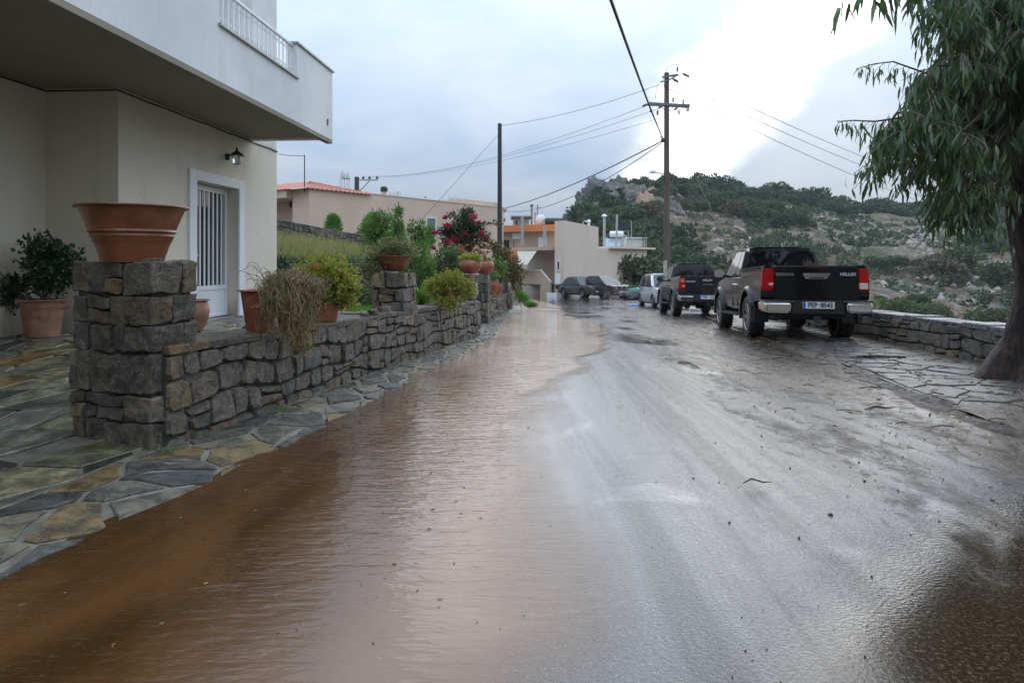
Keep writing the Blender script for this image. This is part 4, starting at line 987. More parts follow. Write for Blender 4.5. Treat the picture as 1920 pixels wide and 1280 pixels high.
gplant('garden_shrub', 'grey-green bushy plant beside the round gate-pillar pot', 'shrub', 845, 15.2, [(835, 500, 28, 36), (850, 480, 20, 22), (815, 520, 20, 30), (858, 520, 18, 26)], 2400, .10, .035, 'fern', .2, up=.4, clump=4, ntips=9, r=.012, shell=.3)
gplant('garden_shrub', 'tall feathery green plants behind the squat pillar', 'shrub', 775, 13.5, [(775, 500, 14, 40), (790, 480, 14, 30), (762, 530, 18, 30), (800, 520, 20, 40), (820, 545, 18, 24)], 2600, .095, .03, 'green', .25, up=.5, clump=4, ntips=10, r=.01, shell=.25)
gplant('garden_shrub', 'mixed green bush between the gate pillars and the far wall', 'shrub', 925, 21, [(925, 520, 16, 28), (915, 500, 12, 18), (935, 505, 14, 20)], 1300, .12, .05, 'green', -.3, up=.4, clump=4, ntips=6, r=.012, shell=.3)
gplant('rust_shrub', 'reddish-brown leafy shrub at the far end of the garden wall', 'shrub', 955, 25, [(950, 500, 26, 34), (965, 510, 18, 26), (940, 480, 18, 20), (930, 465, 14, 14), (970, 530, 12, 18)], 2600, .12, .05, 'rust_leaf', -.5, up=.3, clump=4, ntips=10, r=.014, shell=.3)
gplant('garden_shrub', 'dark green climbing bush against the retaining wall beside the house', 'shrub', 530, 15.6, [(527, 510, 14, 34), (533, 545, 16, 24), (545, 560, 14, 14)], 1500, .06, .035, 'dgreen', .1, up=.2, ntips=6, r=.012, shell=.5)
gplant('garden_shrub', 'low dark green clump at the foot of the retaining wall', 'shrub', 672, 15.4, [(668, 545, 16, 18), (690, 555, 14, 14)], 900, .06, .03, 'fern', .1, up=.3, ntips=6, r=.01)
def lily():
    for i, (x, y, D, lb) in enumerate([(770, 590, 11.2, 'clump of broad upright green leaves nearest the squat pillar'), (800, 585, 12.2, 'clump of broad upright green leaves behind the yellow-green bush')]):
        B = Vector(((x - CX) / F * D, D, float(patz(D)))); t_ = thing('lily_clump', lb, 'plant', B); rng = np.random.default_rng(5 + i)
        V = []; Q = []
        for k in range(34):
            a = rng.uniform(0, 6.28); L = rng.uniform(.35, .75); w_ = rng.uniform(.05, .085); lean = rng.uniform(.15, .6); o = Vector((rng.normal(0, .16), rng.normal(0, .1), 0)); sd_ = Vector((-math.sin(a), math.cos(a), 0)); b0 = len(V)
            for s_, ww in ((0, .25), (.3, .8), (.6, 1), (.85, .6), (1, .05)):
                c = o + Vector((math.cos(a) * lean * L * s_ ** 1.6, math.sin(a) * lean * L * s_ ** 1.6, L * (s_ - .25 * lean * s_ ** 3))); V += [tuple(c - sd_ * w_ * ww), tuple(c + sd_ * w_ * ww)]
            for j in range(4): Q.append((b0 + 2 * j, b0 + 2 * j + 1, b0 + 2 * j + 3, b0 + 2 * j + 2))
        link('leaves', npmesh('leaves', V, Q), M['green'], t_)
lily()
def bougainvillea():
    D = 17.6; B = Vector((P(872, 560, D).x, D, .05)); items = [(870, 440, 36, 26), (845, 455, 30, 24), (900, 450, 26, 24), (880, 415, 18, 18), (870, 475, 40, 24)]
    t_ = plant('bougainvillea', 'tall arching shrub with pink flower clusters behind the gate pillars', 'shrub', B, bl(items, D, B), 2400, .09, .045, M['rust_leaf'], ntips=10, r=.02, clump=4, shell=.3)
    foliage('green_foliage', bl([(868, 425, 22, 24), (880, 400, 10, 14), (845, 435, 18, 14), (890, 430, 20, 16)], D, B), 2000, .08, .04, M['dgreen'], t_, .6, .3, 4, 0, .2)
    arcs = [((868, 450), (862, 415), (850, 400), (836, 408)), ((872, 450), (876, 420), (880, 408), (886, 404)), ((870, 455), (895, 425), (920, 418), (945, 420)), ((860, 455), (840, 435), (825, 432), (812, 437)), ((862, 450), (850, 425), (842, 422), (836, 428)), ((880, 450), (885, 420), (870, 398), (868, 392))]
    for a in arcs:
        pts = [P(x, y, D - .2 + random.uniform(-.2, .2)) - B for x, y in a]; fine = []
        for i in range(len(pts) - 1): fine += [pts[i].lerp(pts[i + 1], k / 4) for k in range(4)]
        MB().tube(fine + [pts[-1]], .012, 5).build('arching_stem', M['twig'], t_)
        p = np.array([list(q) for q in fine]); p = np.repeat(p, 14, 0) + RNG.normal(size=(len(p) * 14, 3)) * .04
        V, Q = leaf_cards(p, RNG.normal(size=p.shape) + np.array([0, 0, .3]), .07, .035); link('arch_foliage', npmesh('arch_foliage', V, Q), M['dgreen'], t_)
    for x, y, rx, ry, k in [(835, 408, 7, 5, 1), (886, 407, 13, 10, 2), (838, 425, 10, 9, 2), (853, 448, 13, 12, 3), (838, 452, 8, 7, 1), (903, 438, 7, 7, 1), (814, 436, 7, 4, 1), (813, 465, 5, 5, 1), (913, 448, 5, 5, 1), (870, 437, 7, 6, 1), (898, 418, 5, 5, 1)]:
        foliage('flower_cluster', bl([(x, y, rx * .7, ry * .6)], D - .35, B), 55 * k, .055, .05, M['pink'], t_, .5, .1, 0, 0, .2)
    foliage('flower_cluster', bl([(860, 468, 14, 8)], D - .5, B), 200, .055, .05, M['coral'], t_, .5, .1, 0, 0, .2)
bougainvillea()
def blades(name, X, Y, Z, n, h, mt, kind='stuff', wd=.006, lean=.5, pts=None):
    if pts is None:
        a, b = X.shape; u = RNG.random(n) * (a - 1.001); v = RNG.random(n) * (b - 1.001); i, j = u.astype(int), v.astype(int); fu, fv = u - i, v - j
        ip = lambda A: A[i, j] * (1 - fu) * (1 - fv) + A[i + 1, j] * fu * (1 - fv) + A[i, j + 1] * (1 - fu) * fv + A[i + 1, j + 1] * fu * fv
        p = np.stack([ip(X), ip(Y), ip(Z)], 1)
    else: p = pts
    tuft_ = np.array([mnoise.noise(Vector((q[0] * 2.6, q[1] * 2.6, 1))) for q in p]); d = RNG.normal(size=(len(p), 3)) * lean; d[:, 2] = 1
    V, Q = leaf_cards(p, d, h * np.clip(.85 + 1.5 * tuft_, .25, 2) * RNG.uniform(.5, 1.4, len(p)), wd * RNG.uniform(.7, 1.5, len(p)), .1)
    return tag(link(name, npmesh(name, V, Q), mt), kind=kind)
X_, Y_, Z_ = BANK
blades('dry_grass', X_, Y_, Z_ - .02, 38000, .30, M['drygrass'], wd=.014, lean=.55)
blades('bank_grass', X_[:, :20], Y_[:, :20], Z_[:, :20] - .02, 13000, .24, M['grass2'], wd=.014, lean=.5)
def ground_cover():
    q = RNG.random((5200, 2)); u = q[:, 0] ** 1.6; v = (q[:, 1] ** 2) * .30 * (1 - .6 * u); i = (u * 58).astype(int); j = (v * 39).astype(int)
    p = np.stack([X_[i, j], Y_[i, j], Z_[i, j]], 1) + RNG.normal(size=(5200, 3)) * [.12, .06, .07] + [0, 0, .05]
    V, Q = leaf_cards(p, RNG.normal(size=p.shape) + [0, -.3, .6], .09, .05); tag(link('ivy', npmesh('ivy', V, Q), M['fern']), kind='stuff')
ground_cover()
ys = np.linspace(12.95, 16.1, 12); us = np.linspace(0, 1, 30); XX = -6.2 + (wallx(ys) + 5.6)[:, None] * us[None]; YY = np.repeat(ys[:, None], 30, 1)
blades('grass', XX, YY, patz(YY) - .02, 26000, .07, M['grass'], wd=.008, lean=.5)
# weeds
def tuft(label, loc, n, h, r, mt='grass', wd=.008, name='weed'):
    t_ = thing(name, label, 'weed', loc); p = RNG.normal(size=(n, 3)) * [r, r, 0]; d = RNG.normal(size=(n, 3)) * .6; d[:, 2] = 1
    V, Q = leaf_cards(p, d, h * RNG.uniform(.5, 1.3, n), wd, .1, droop=.3); link('blades', npmesh('blades', V, Q), M[mt], t_)
tuft('grass tuft sprouting at the foot of the big stone pillar', (-2.20, 4.33, .055), 90, .09, .05)
tuft('small grass tuft at the foot of the first low wall', (-1.93, 5.62, .06), 70, .07, .03)
for i, (x, y, D, items, lb) in enumerate([(978, 560, 29, [(976, 556, 12, 12), (970, 548, 8, 10), (984, 562, 10, 8)], 'bright green weed clump at the end of the farthest wall'), (992, 570, 31, [(993, 571, 11, 4), (1000, 572, 8, 3)], 'low bright weed patch on the road edge past the walls')]):
    gplant('weed', lb, 'weed', x, D, items, 900, .11, .035, 'grass', float(gz(D)), up=.6, ntips=4, r=.006, shell=.2)

# ------------------------------------------------------------ buildings up the street
def window(g, u0, u1, z0, z1, n, parent, fr='white_paint', th=.07, pane='glass_pale', dep=.05, mull=0):
    b = MB(); b.fbox(g, u0, u0 + th, n - .02, n + dep, z0, z1); b.fbox(g, u1 - th, u1, n - .02, n + dep, z0, z1); b.fbox(g, u0 + th, u1 - th, n - .02, n + dep, z1 - th, z1); b.fbox(g, u0 + th, u1 - th, n - .02, n + dep, z0, z0 + th)
    for k in range(mull): uu = u0 + (u1 - u0) * (k + 1) / (mull + 1); b.fbox(g, uu - th * .4, uu + th * .4, n - .02, n + dep, z0 + th, z1 - th)
    w_ = b.build('window', M[fr], parent); b = MB(); b.fbox(g, u0 + th, u1 - th, n - .03, n + .012, z0 + th, z1 - th); b.build('pane', M[pane], w_); return w_
def tile_slope(a, b, c, d, mt, parent, rows=12, cols=30, amp=.05):
    """pantiles between the eave a-b and the ridge d-c: rolls across, steps down the slope"""
    a, b, c, d = map(Vector, (a, b, c, d)); V = []; nrm = (b - a).cross(d - a).normalized(); nc = cols * 4
    for r in range(rows):
        for e in (0, 1):
            v = (r + e) / rows
            for i in range(nc + 1):
                u = i / nc; p = a.lerp(b, u).lerp(d.lerp(c, u), v); V.append(tuple(p + nrm * (amp * abs(math.sin(u * cols * math.pi)) + amp * .7 * (1 - e))))
    Q = [(k * (nc + 1) + i, k * (nc + 1) + i + 1, (k + 1) * (nc + 1) + i + 1, (k + 1) * (nc + 1) + i) for k in range(2 * rows - 1) for i in range(nc)]
    return tag(link('roof_tile', npmesh('roof_tile', V, Q), mt, parent), kind='stuff')
def long_house():
    A, Bp = P(580, 352, 32), P(944, 390, 44.6); fr = frame(A.x, A.y, Bp.x, Bp.y); B = Vector((A.x, A.y, 0)); g = rel(fr, B); t_ = thing('long_house', 'long flat-roofed pinkish house with one small window and red tiled end', 'building', B)
    zt = 4.70; L = fr.L
    b = MB(); b.fbox(g, 0, L, -1.25, 0, -3, zt); b.fbox(g, 4, L, -7, -1.252, -3, zt); b.fbox(g, L - 3.2, L + .8, -4, -.8, zt - 1.5, zt + .42); b.build('wall', M['wall_pink'], t_)
    b = MB(); b.fbox(g, -.02, L + .02, -.16, .03, zt + .003, zt + .05); b.build('coping', M['wall_pink'], t_)
    window(g, 8.0, 8.85, 2.85, 3.75, 0, t_)
    e = frame(A.x, A.y, A.x - fr.n.x * 8, A.y - fr.n.y * 8); g2 = rel(e, B)   # along the end wall, to the left and back; n points to the viewer's right -> flip
    b = MB(); b.fbox(g2, 1.25, 8, 1.2, 4, -2, zt - .1); b.build('porch_wall', M['wall_pink'], t_)
    b = MB(); b.fbox(g2, 1.25, 8, -.35, 1.197, zt - .42, zt); b.build('porch_roof', M['wall_pink'], t_)
    window(g2, 1.9, 2.8, .9, 2.75, 1.2, t_, pane='white_paint', dep=-.06); window(g2, 3.2, 4.0, .9, 2.8, 1.2, t_, pane='white_paint', dep=-.06)
    z0, z1 = zt + .03, zt + .66
    tile_slope(g2(-.2, -.5, z0), g2(8, -.5, z0), g2(8, 1.9, z1), g2(2.4, 1.9, z1), M['roof_tile'], t_, 7, 30)
    tile_slope(g2(-.2, 3.9, z0), g2(-.2, -.5, z0), g2(2.4, 1.9, z1), g2(2.4, 1.9, z1 + .001), M['roof_tile'], t_, 7, 16)
    b = MB(); p = P(720, 360, 37.5) - B; b.box(p.x - .12, p.x + .12, p.y - .12, p.y + .12, 4.6, 5.05); ch = b.build('chimney', M['wall_ochre'], t_)
    MB().lathe([(.0, 0), (.16, 0), (.2, .06), (.2, .22), (.13, .3), (0, .3)], 14, (p.x, p.y, 5.05)).build('chimney_cowl', M['dark_metal'], ch, smooth=True)
    for x, D, n in ((742, 38.5, 8), (852, 41.6, 8)):
        for k in range(n):
            q = P(x, 370, D) - B; MB().tube([(q.x + (k - n / 2) * .085, q.y + random.uniform(-.1, .1), 4.6), (q.x + (k - n / 2) * .085 + random.uniform(-.03, .03), q.y, 5.15 + random.uniform(-.08, .1))], .02, 4).build('rebar', M['concrete'], t_)
    q = P(798, 378, 40) - B; b = MB(); b.tube([(q.x, q.y, 4.6), (q.x, q.y, 4.95)], .03, 6); b.box(q.x - .1, q.x + .1, q.y - .05, q.y + .05, 4.95, 5.05); b.build('vent', M['steel'], t_)
    l = P(545, 380, 33.9); lt = thing('porch_lamp', 'small lantern on the shaded porch wall of the pinkish house', 'lamp', l); b = MB(); b.tube([(0, 1.05, .1), (0, .1, .12), (0, .05, 0)], .02, 5); b.build('bracket', M['dark_metal'], lt); MB().lathe([(0, .05), (.09, .0), (.07, -.22), (0, -.25)], 8).build('lantern', M['dark_metal'], lt)
long_house()
def mast():
    b0 = P(571, 345, 31.8); t_ = thing('antenna_mast', 'thin metal mast with a bent arm over the red tiled roof', 'antenna', b0 - Vector((0, 0, .4)))
    MB().tube([(0, 0, 0), (0, 0, 1.75)], .025, 6).build('mast', M['dark_metal'], t_); MB().tube([(0, 0, 1.7), (-.7, -.02, 1.72), (-1.2, -.05, 1.78)], .014, 5).build('arm', M['dark_metal'], t_)
mast()
def water_tank_stand():
    B = P(648, 362, 50); t_ = thing('water_tank', 'grey metal water tank on tall thin legs above the long roof', 'tank', B)
    w_ = .30
    for x in (-w_, -w_ * .35, w_ * .35, w_):
        MB().tube([(x * .95, random.uniform(-.2, .2), -.5), (x * .95, 0, 1.2)], .022, 5).build('leg', M['steel'], t_)
    MB().lathe([(0, 1.05), (.33, 1.05), (.33, 1.52), (.30, 1.57), (0, 1.58)], 18).build('tank', M['steel'], t_, smooth=True)
    MB().tube([(-.42, 0, -.3), (-.42, 0, 1.35), (-.33, 0, 1.42)], .015, 5).build('pipe', M['steel'], t_)
water_tank_stand()
def distant_pole():
    B = P(669, 365, 75); t_ = thing('utility_pole', 'distant pole with a single crossarm to its right behind the long house', 'pole', B); k = 75 / F
    MB().tube([(0, 0, -2), (0, 0, 33 * k)], .25, 8).build('post', M['dark_pole'], t_); MB().box(0, 40 * k, -.08, .08, 26 * k, 29 * k).build('crossarm', M['steel'], t_)
    MB().tube([(.2, 0, 5 * k), (24 * k, 0, 26 * k)], .07, 5).build('brace', M['steel'], t_)
    for x in (12, 24, 38): MB().lathe([(0, 0), (.12, .02), (.14, .2), (.1, 5 * k), (0, 5 * k)], 8, (x * k, 0, 29 * k)).build('insulator', M['dark_metal'], t_)
distant_pole()
def red_roof_house():
    D = 76; A = P(850, 425, D); B = Vector((A.x, D, -2)); k = D / F; fr = frame(A.x, D, A.x + 90 * k, D + .8); g = rel(fr, B); t_ = thing('red_roof_house', 'distant two-storey peach house with shallow red roof and balconies', 'building', B)
    zz = lambda y: H - (y - HY) * k
    b = MB(); b.fbox(g, 36 * k, 92 * k, -8, 0, -4, zz(395)); b.fbox(g, 0, 36 * k, -8, -1.6, -4, zz(396)); b.build('wall', M['wall_ochre'], t_)
    p0, p1 = g(-1, .9, zz(395.5)), g(100 * k, .9, zz(394)); r0, r1 = g(22 * k, -4, zz(385)), g(82 * k, -4, zz(387))
    b = MB(); b.hexa([g(-1, .9, zz(396.5)), g(99 * k, .9, zz(396.5)), g(99 * k, -9, zz(396.5)), g(-1, -9, zz(396.5)), p0, p1, g(99 * k, -9, zz(395)), g(-1, -9, zz(395))]); b.build('eave', M['wall_ochre'], t_)
    tile_slope(p0 + Vector((0, 0, .02)), p1 + Vector((0, 0, .02)), r1, r0, M['roof_tile'], t_, 5, 26, .06)
    tile_slope(p1 + Vector((0, 0, .02)), g(99 * k, -9, zz(395)), r1, r1 + Vector((0, .01, 0)), M['roof_tile'], t_, 5, 12, .06)
    for u0, u1, y0, y1 in ((20, 50, 397, 404), (28, 60, 411, 422)): 
        b = MB(); b.fbox(g, u0 * k, u1 * k, .0 if u0 > 30 else -1.6, .012, zz(y1), zz(y0)); b.build('dark_panel', pbr('dark_brown_panel', (.10, .085, .08), (.14, .12, .11), .6), t_)  # dark sheets; the upper one stands in for a shaded balcony opening
    b = MB(); b.fbox(g, -2 * k, 62 * k, .02, 1.0, zz(409.5), zz(405)); b.build('balcony', M['orange'], t_); b = MB(); b.fbox(g, -2 * k, 36 * k, -1.55, 0, zz(411), zz(409)); b.build('balcony_floor', M['wall_ochre'], t_)
    window(g, 42 * k, 60 * k, zz(424), zz(413), 0.0, t_, th=.12, pane='glass_dark')
    b = MB(); b.fbox(g, 92 * k, 100 * k, -2, -.6, zz(414), zz(407)); b.build('side_balcony', M['orange'], t_)
    q = g(74 * k, -3, zz(388)); ch = MB().box(q.x - .2, q.x + .2, q.y - .2, q.y + .2, q.z - .6, q.z + .3).build('chimney', M['wall_ochre'], t_); MB().lathe([(0, 0), (.28, 0), (.3, .3), (0, .35)], 10, (q.x, q.y, q.z + .3)).build('chimney_cowl', M['dark_metal'], ch)
red_roof_house()
def orange_house():
    D = 58; A = P(893, 430, D + 3); fr = frame(A.x, A.y, P(1050, 430, D).x, D); B = Vector((A.x, A.y, -2)); g = rel(fr, B); L = fr.L; k = D / F; zz = lambda y: H - (y - HY) * k
    t_ = thing('orange_house', 'low beige house with bright orange roof band behind the far pole', 'building', B)
    b = MB(); b.fbox(g, 1.0, L, -8, 0, -4, zz(434)); b.build('wall', M['wall_ochre'], t_)
    b = MB(); b.fbox(g, 0, L + .3, -8.5, .9, zz(434) + .002, zz(421.5)); b.build('roof_band', M['orange'], t_)
    window(g, 2.6, 3.3, zz(468), zz(447), 0, t_, fr='wall_ochre', pane='glass_dark'); window(g, 5.9, 6.7, zz(475), zz(444), 0, t_, pane='white_paint')
    for u in (1.9, 2.25): MB().tube([g(u, .06, zz(475)), g(u, .06, zz(434.5))], .035, 6).build('drain_pipe', M['white_paint'], t_)
    ac = thing('air_conditioner', 'white air conditioner box with round fan on the beige wall', 'air conditioner', g(3.5, .02, zz(447)) + B)
    MB().box(0, .75, -.32, .0, 0, .52).build('casing', M['white_paint'], ac, bevel=.02); MB().lathe([(.21, 0), (.19, .03), (.05, .02), (0, .02)], 20, (.30, -.325, .26), 'y').build('fan', M['dark_metal'], ac); MB().tube([(.1, -.1, 0), (.1, -.1, -1.3)], .02, 5).build('pipe', M['dark_metal'], ac)
    for u, y0, y1, lb in ((5.05, 474, 407, 'bare concrete post standing left of the beige corner house'), (7.05, 474, 425, 'second bare post, right beside the beige corner house')):
        q = fr(u, 1.6, 0); w_ = tag(MB().box(-.13, .13, -.13, .13, zz(y0), zz(y1)).build('post', M['wall_grey'], None, (q.x, q.y, 0)), lb, 'post')
    tk = g(1.85, .2, zz(421.5)) + B; o = thing('water_tank', 'black plastic water tank on the orange roof behind the plain pole', 'tank', tk); MB().lathe([(0, 0), (.5, .0), (.55, .1), (.55, .75), (.45, .85), (.2, .9), (.2, .97), (0, .98)], 20).build('body', M['tank_black'], o, smooth=True)
    tk = g(7.0, -1, zz(421.5)) + B; o = thing('water_tank', 'black plastic tank lying on the orange roof beside a satellite dish', 'tank', tk); MB().lathe([(0, -.8), (.3, -.78), (.34, -.7), (.34, .7), (.3, .78), (0, .8)], 16, (0, 0, .34), 'x').build('body', M['tank_black'], o, smooth=True)
    ds = g(5.9, -.6, zz(421.5)) + B; o = thing('satellite_dish', 'white satellite dish on the orange flat roof', 'satellite dish', ds); MB().lathe([(0, 0), (.2, .02), (.38, .09), (.45, .15), (.44, .16), (.2, .04), (0, .02)], 20, (0, .05, .55), 'y').build('dish', M['white_paint'], o, smooth=True); MB().tube([(0, .1, 0), (0, .1, .5)], .03, 6).build('stand', M['steel'], o)
    pl = P(954, 490, 50); b = MB(); b.box(-.62, .62, -.1, .1, -1.2, .86); tag(b.build('orange_wall', M['orange'], None, (pl.x, 50, pl.z)), 'low bright orange wall right of the plain pole', 'wall')
    D2 = 72; A2 = P(962, 424, D2); k2 = D2 / F; o = thing('concrete_house', 'distant bare concrete storey with chimney above the orange roof', 'building', Vector((A2.x, D2, 0))); z2 = lambda y: H - (y - HY) * k2
    MB().box(0, 30 * k2, 0, 5, -3, z2(407)).build('wall', M['wall_grey'], o); MB().box(-4 * k2, 34 * k2, -.4, 5.2, z2(407) + .002, z2(405)).build('roof', M['wall_grey'], o)
    MB().box(5 * k2, 8 * k2, -.03, 0, z2(421), z2(413)).build('window', M['glass_dark'], o); MB().box(33 * k2, 37 * k2, .1, .5, 0, z2(386)).build('chimney', M['wall_grey'], o); MB().box(32 * k2, 38 * k2, .0, .6, z2(386) + .002, z2(383.5)).build('chimney_cap', M['dark_metal'], o); MB().box(40 * k2, 44 * k2, .1, .5, 0, z2(397)).build('chimney', M['wall_pink'], o)
    b = MB(); q = (46 * k2, 0, 0); b.tube([(q[0], 0, 1), (q[0], 0, z2(383))], .04, 5); b.tube([(q[0] - .3, 0, z2(389)), (q[0] + .3, 0, z2(389))], .025, 4); b.build('aerial', M['dark_metal'], o)
orange_house()
def corner_house():
    K, E = P(1058, 413, 50), P(1213, 470, 60); Lf = K - frame(K.x, K.y, E.x, E.y).n * .86; B = Vector((K.x, K.y, float(gz(50)))); t_ = thing('corner_house', 'plain beige corner house with stepped wall, porch, awning and stairs', 'building', B)
    fr = frame(K.x, K.y, E.x, E.y); g = rel(fr, B); L = fr.L; um = 4.75
    b = MB(); zr_ = lambda z: z; b.fbox(g, 0, um, -.86, 0, -1.9, 4.22); b.v[4:8] = [g(0, 0, zr_(4.22)), g(um, 0, zr_(3.90)), g(um, -.86, zr_(3.9)), g(0, -.86, zr_(4.2))]
    b.v[4:8] = [tuple(x) for x in b.v[4:8]]
    b.fbox(g, um + .002, L, -6, -.02, -2.2, zr_(2.25)); b.fbox(g, 2.2, um, -6, -.865, -1.9, zr_(2.2)); b.build('wall', M['wall_beige'], t_)
    b = MB(); b.fbox(g, um + 1.6, L + 1.0, -6.3, .35, zr_(2.253), zr_(2.42)); b.build('roof_slab', M['wall_beige'], t_); b = MB(); b.fbox(g, L + .5, L + .62, -.1, .02, -2.5, zr_(2.25)); b.build('porch_post', M['dark_metal'], t_)
    # left-hand side and porch
    f2 = frame(Lf.x, Lf.y, K.x, K.y); g2 = rel(f2, B); L2 = f2.L
    window(g2, L2 * .22, L2 * .62, zr_(.55), zr_(1.3), .0, t_, th=.08, pane='glass_dark')
    b = MB(); b.fbox(g2, L2 * .05, L2 * .6, .005, .03, zr_(-.45), zr_(.35)); b.build('stained_panel', M['trim_white'], t_); b = MB(); b.fbox(g2, L2 * .3, L2 * .85, .035, .3, zr_(-.8), zr_(-.5)); b.build('basket', M['black'], t_)
    A = P(969, 540, 54); f3 = frame(A.x, A.y, Lf.x, Lf.y + .3); g3 = rel(f3, B); L3 = f3.L; zz = lambda y: H - (y - HY) * 53.5 / F
    b = MB(); b.fbox(g3, 0, L3, -4, -2.4, -1.9, zz(466)); b.build('porch_wall', M['wall_grey'], t_)
    b = MB(); b.fbox(g3, -.3, L3 - .02, -4, .3, zz(470), zz(464)); b.build('porch_roof', M['wall_ochre'], t_)
    b = MB(); a0, a1 = .0, L3 * .62; b.hexa([g3(a0, 1.0, zz(499)), g3(a1 - .3, 1.0, zz(497)), g3(a1, .3, zz(472)), g3(a0, .3, zz(472)), g3(a0, 1.02, zz(497)), g3(a1 - .3, 1.02, zz(496)), g3(a1, .32, zz(471)), g3(a0, .32, zz(471))])
    aw = b.build('awning', M['awning'], t_); b = MB(); 
    for i in range(12): b.fbox(g3, a0 + (a1 - .3) * i / 12 + .01, a0 + (a1 - .3) * (i + 1) / 12 - .01, 1.0, 1.01, zz(502), zz(498))
    b.build('awning_valance', M['awning'], aw)
    MB().tube([g3(a1 - .35, 1.0, zz(498)), g3(a1 - .7, .1, zz(512))], .03, 5).build('awning_arm', M['white_paint'], t_)
    b = MB(); b.fbox(g3, .2, L3 * .66, -.05, .1, zz(532), zz(507)); b.build('balcony_parapet', M['wall_ochre'], t_); b = MB(); b.fbox(g3, .2, L3 * .66, -2.3, -.053, zz(534), zz(531)); b.build('balcony_floor', M['wall_grey'], t_)
    b = MB(); b.fbox(g3, .1, L3 * .67, -.09, .13, zz(507) + .003, zz(505)); b.build('balcony_rail', M['white_paint'], t_)
    u0, u1 = L3 * .66 + .003, L3 * .92
    b = MB(); b.hexa([g3(u0, .1, -1.8), g3(u1, .1, -1.8), g3(u1, -.05, -1.8), g3(u0, -.05, -1.8), g3(u0, .1, zz(506)), g3(u1, .1, zz(527)), g3(u1, -.05, zz(527)), g3(u0, -.05, zz(506))]); b.build('stair_wall', M['wall_ochre'], t_)
    MB().tube([g3(u0, .03, zz(505)), g3(u1, .03, zz(526))], .05, 6).build('stair_rail', M['white_paint'], t_)
    b = MB(); b.fbox(g3, .3, .55, -.05, .1, -1.8, zz(532.5)); b.fbox(g3, .5, L3 * .66, -2.2, -1.5, -1.8, zz(534.5)); b.build('understorey_wall', M['wall_grey'], t_); b = MB(); b.fbox(g3, .4, L3 * .5, -1.49, -1.45, -1.7, zz(537)); b.build('garage_door', M['wall_white'], t_)
    b = MB(); b.fbox(g3, L3 * .75, L3 * .95, -2.39, -2.3, zz(510), zz(482)); b.build('porch_door', M['glass_dark'], t_)
    MB().box(-.5, .2, -.4, .0, 0, .30).build('step', M['white_paint'], t_, loc=(g2(L2 * .5, .75, gz(50.2) - .02)))
    return B
corner_house()
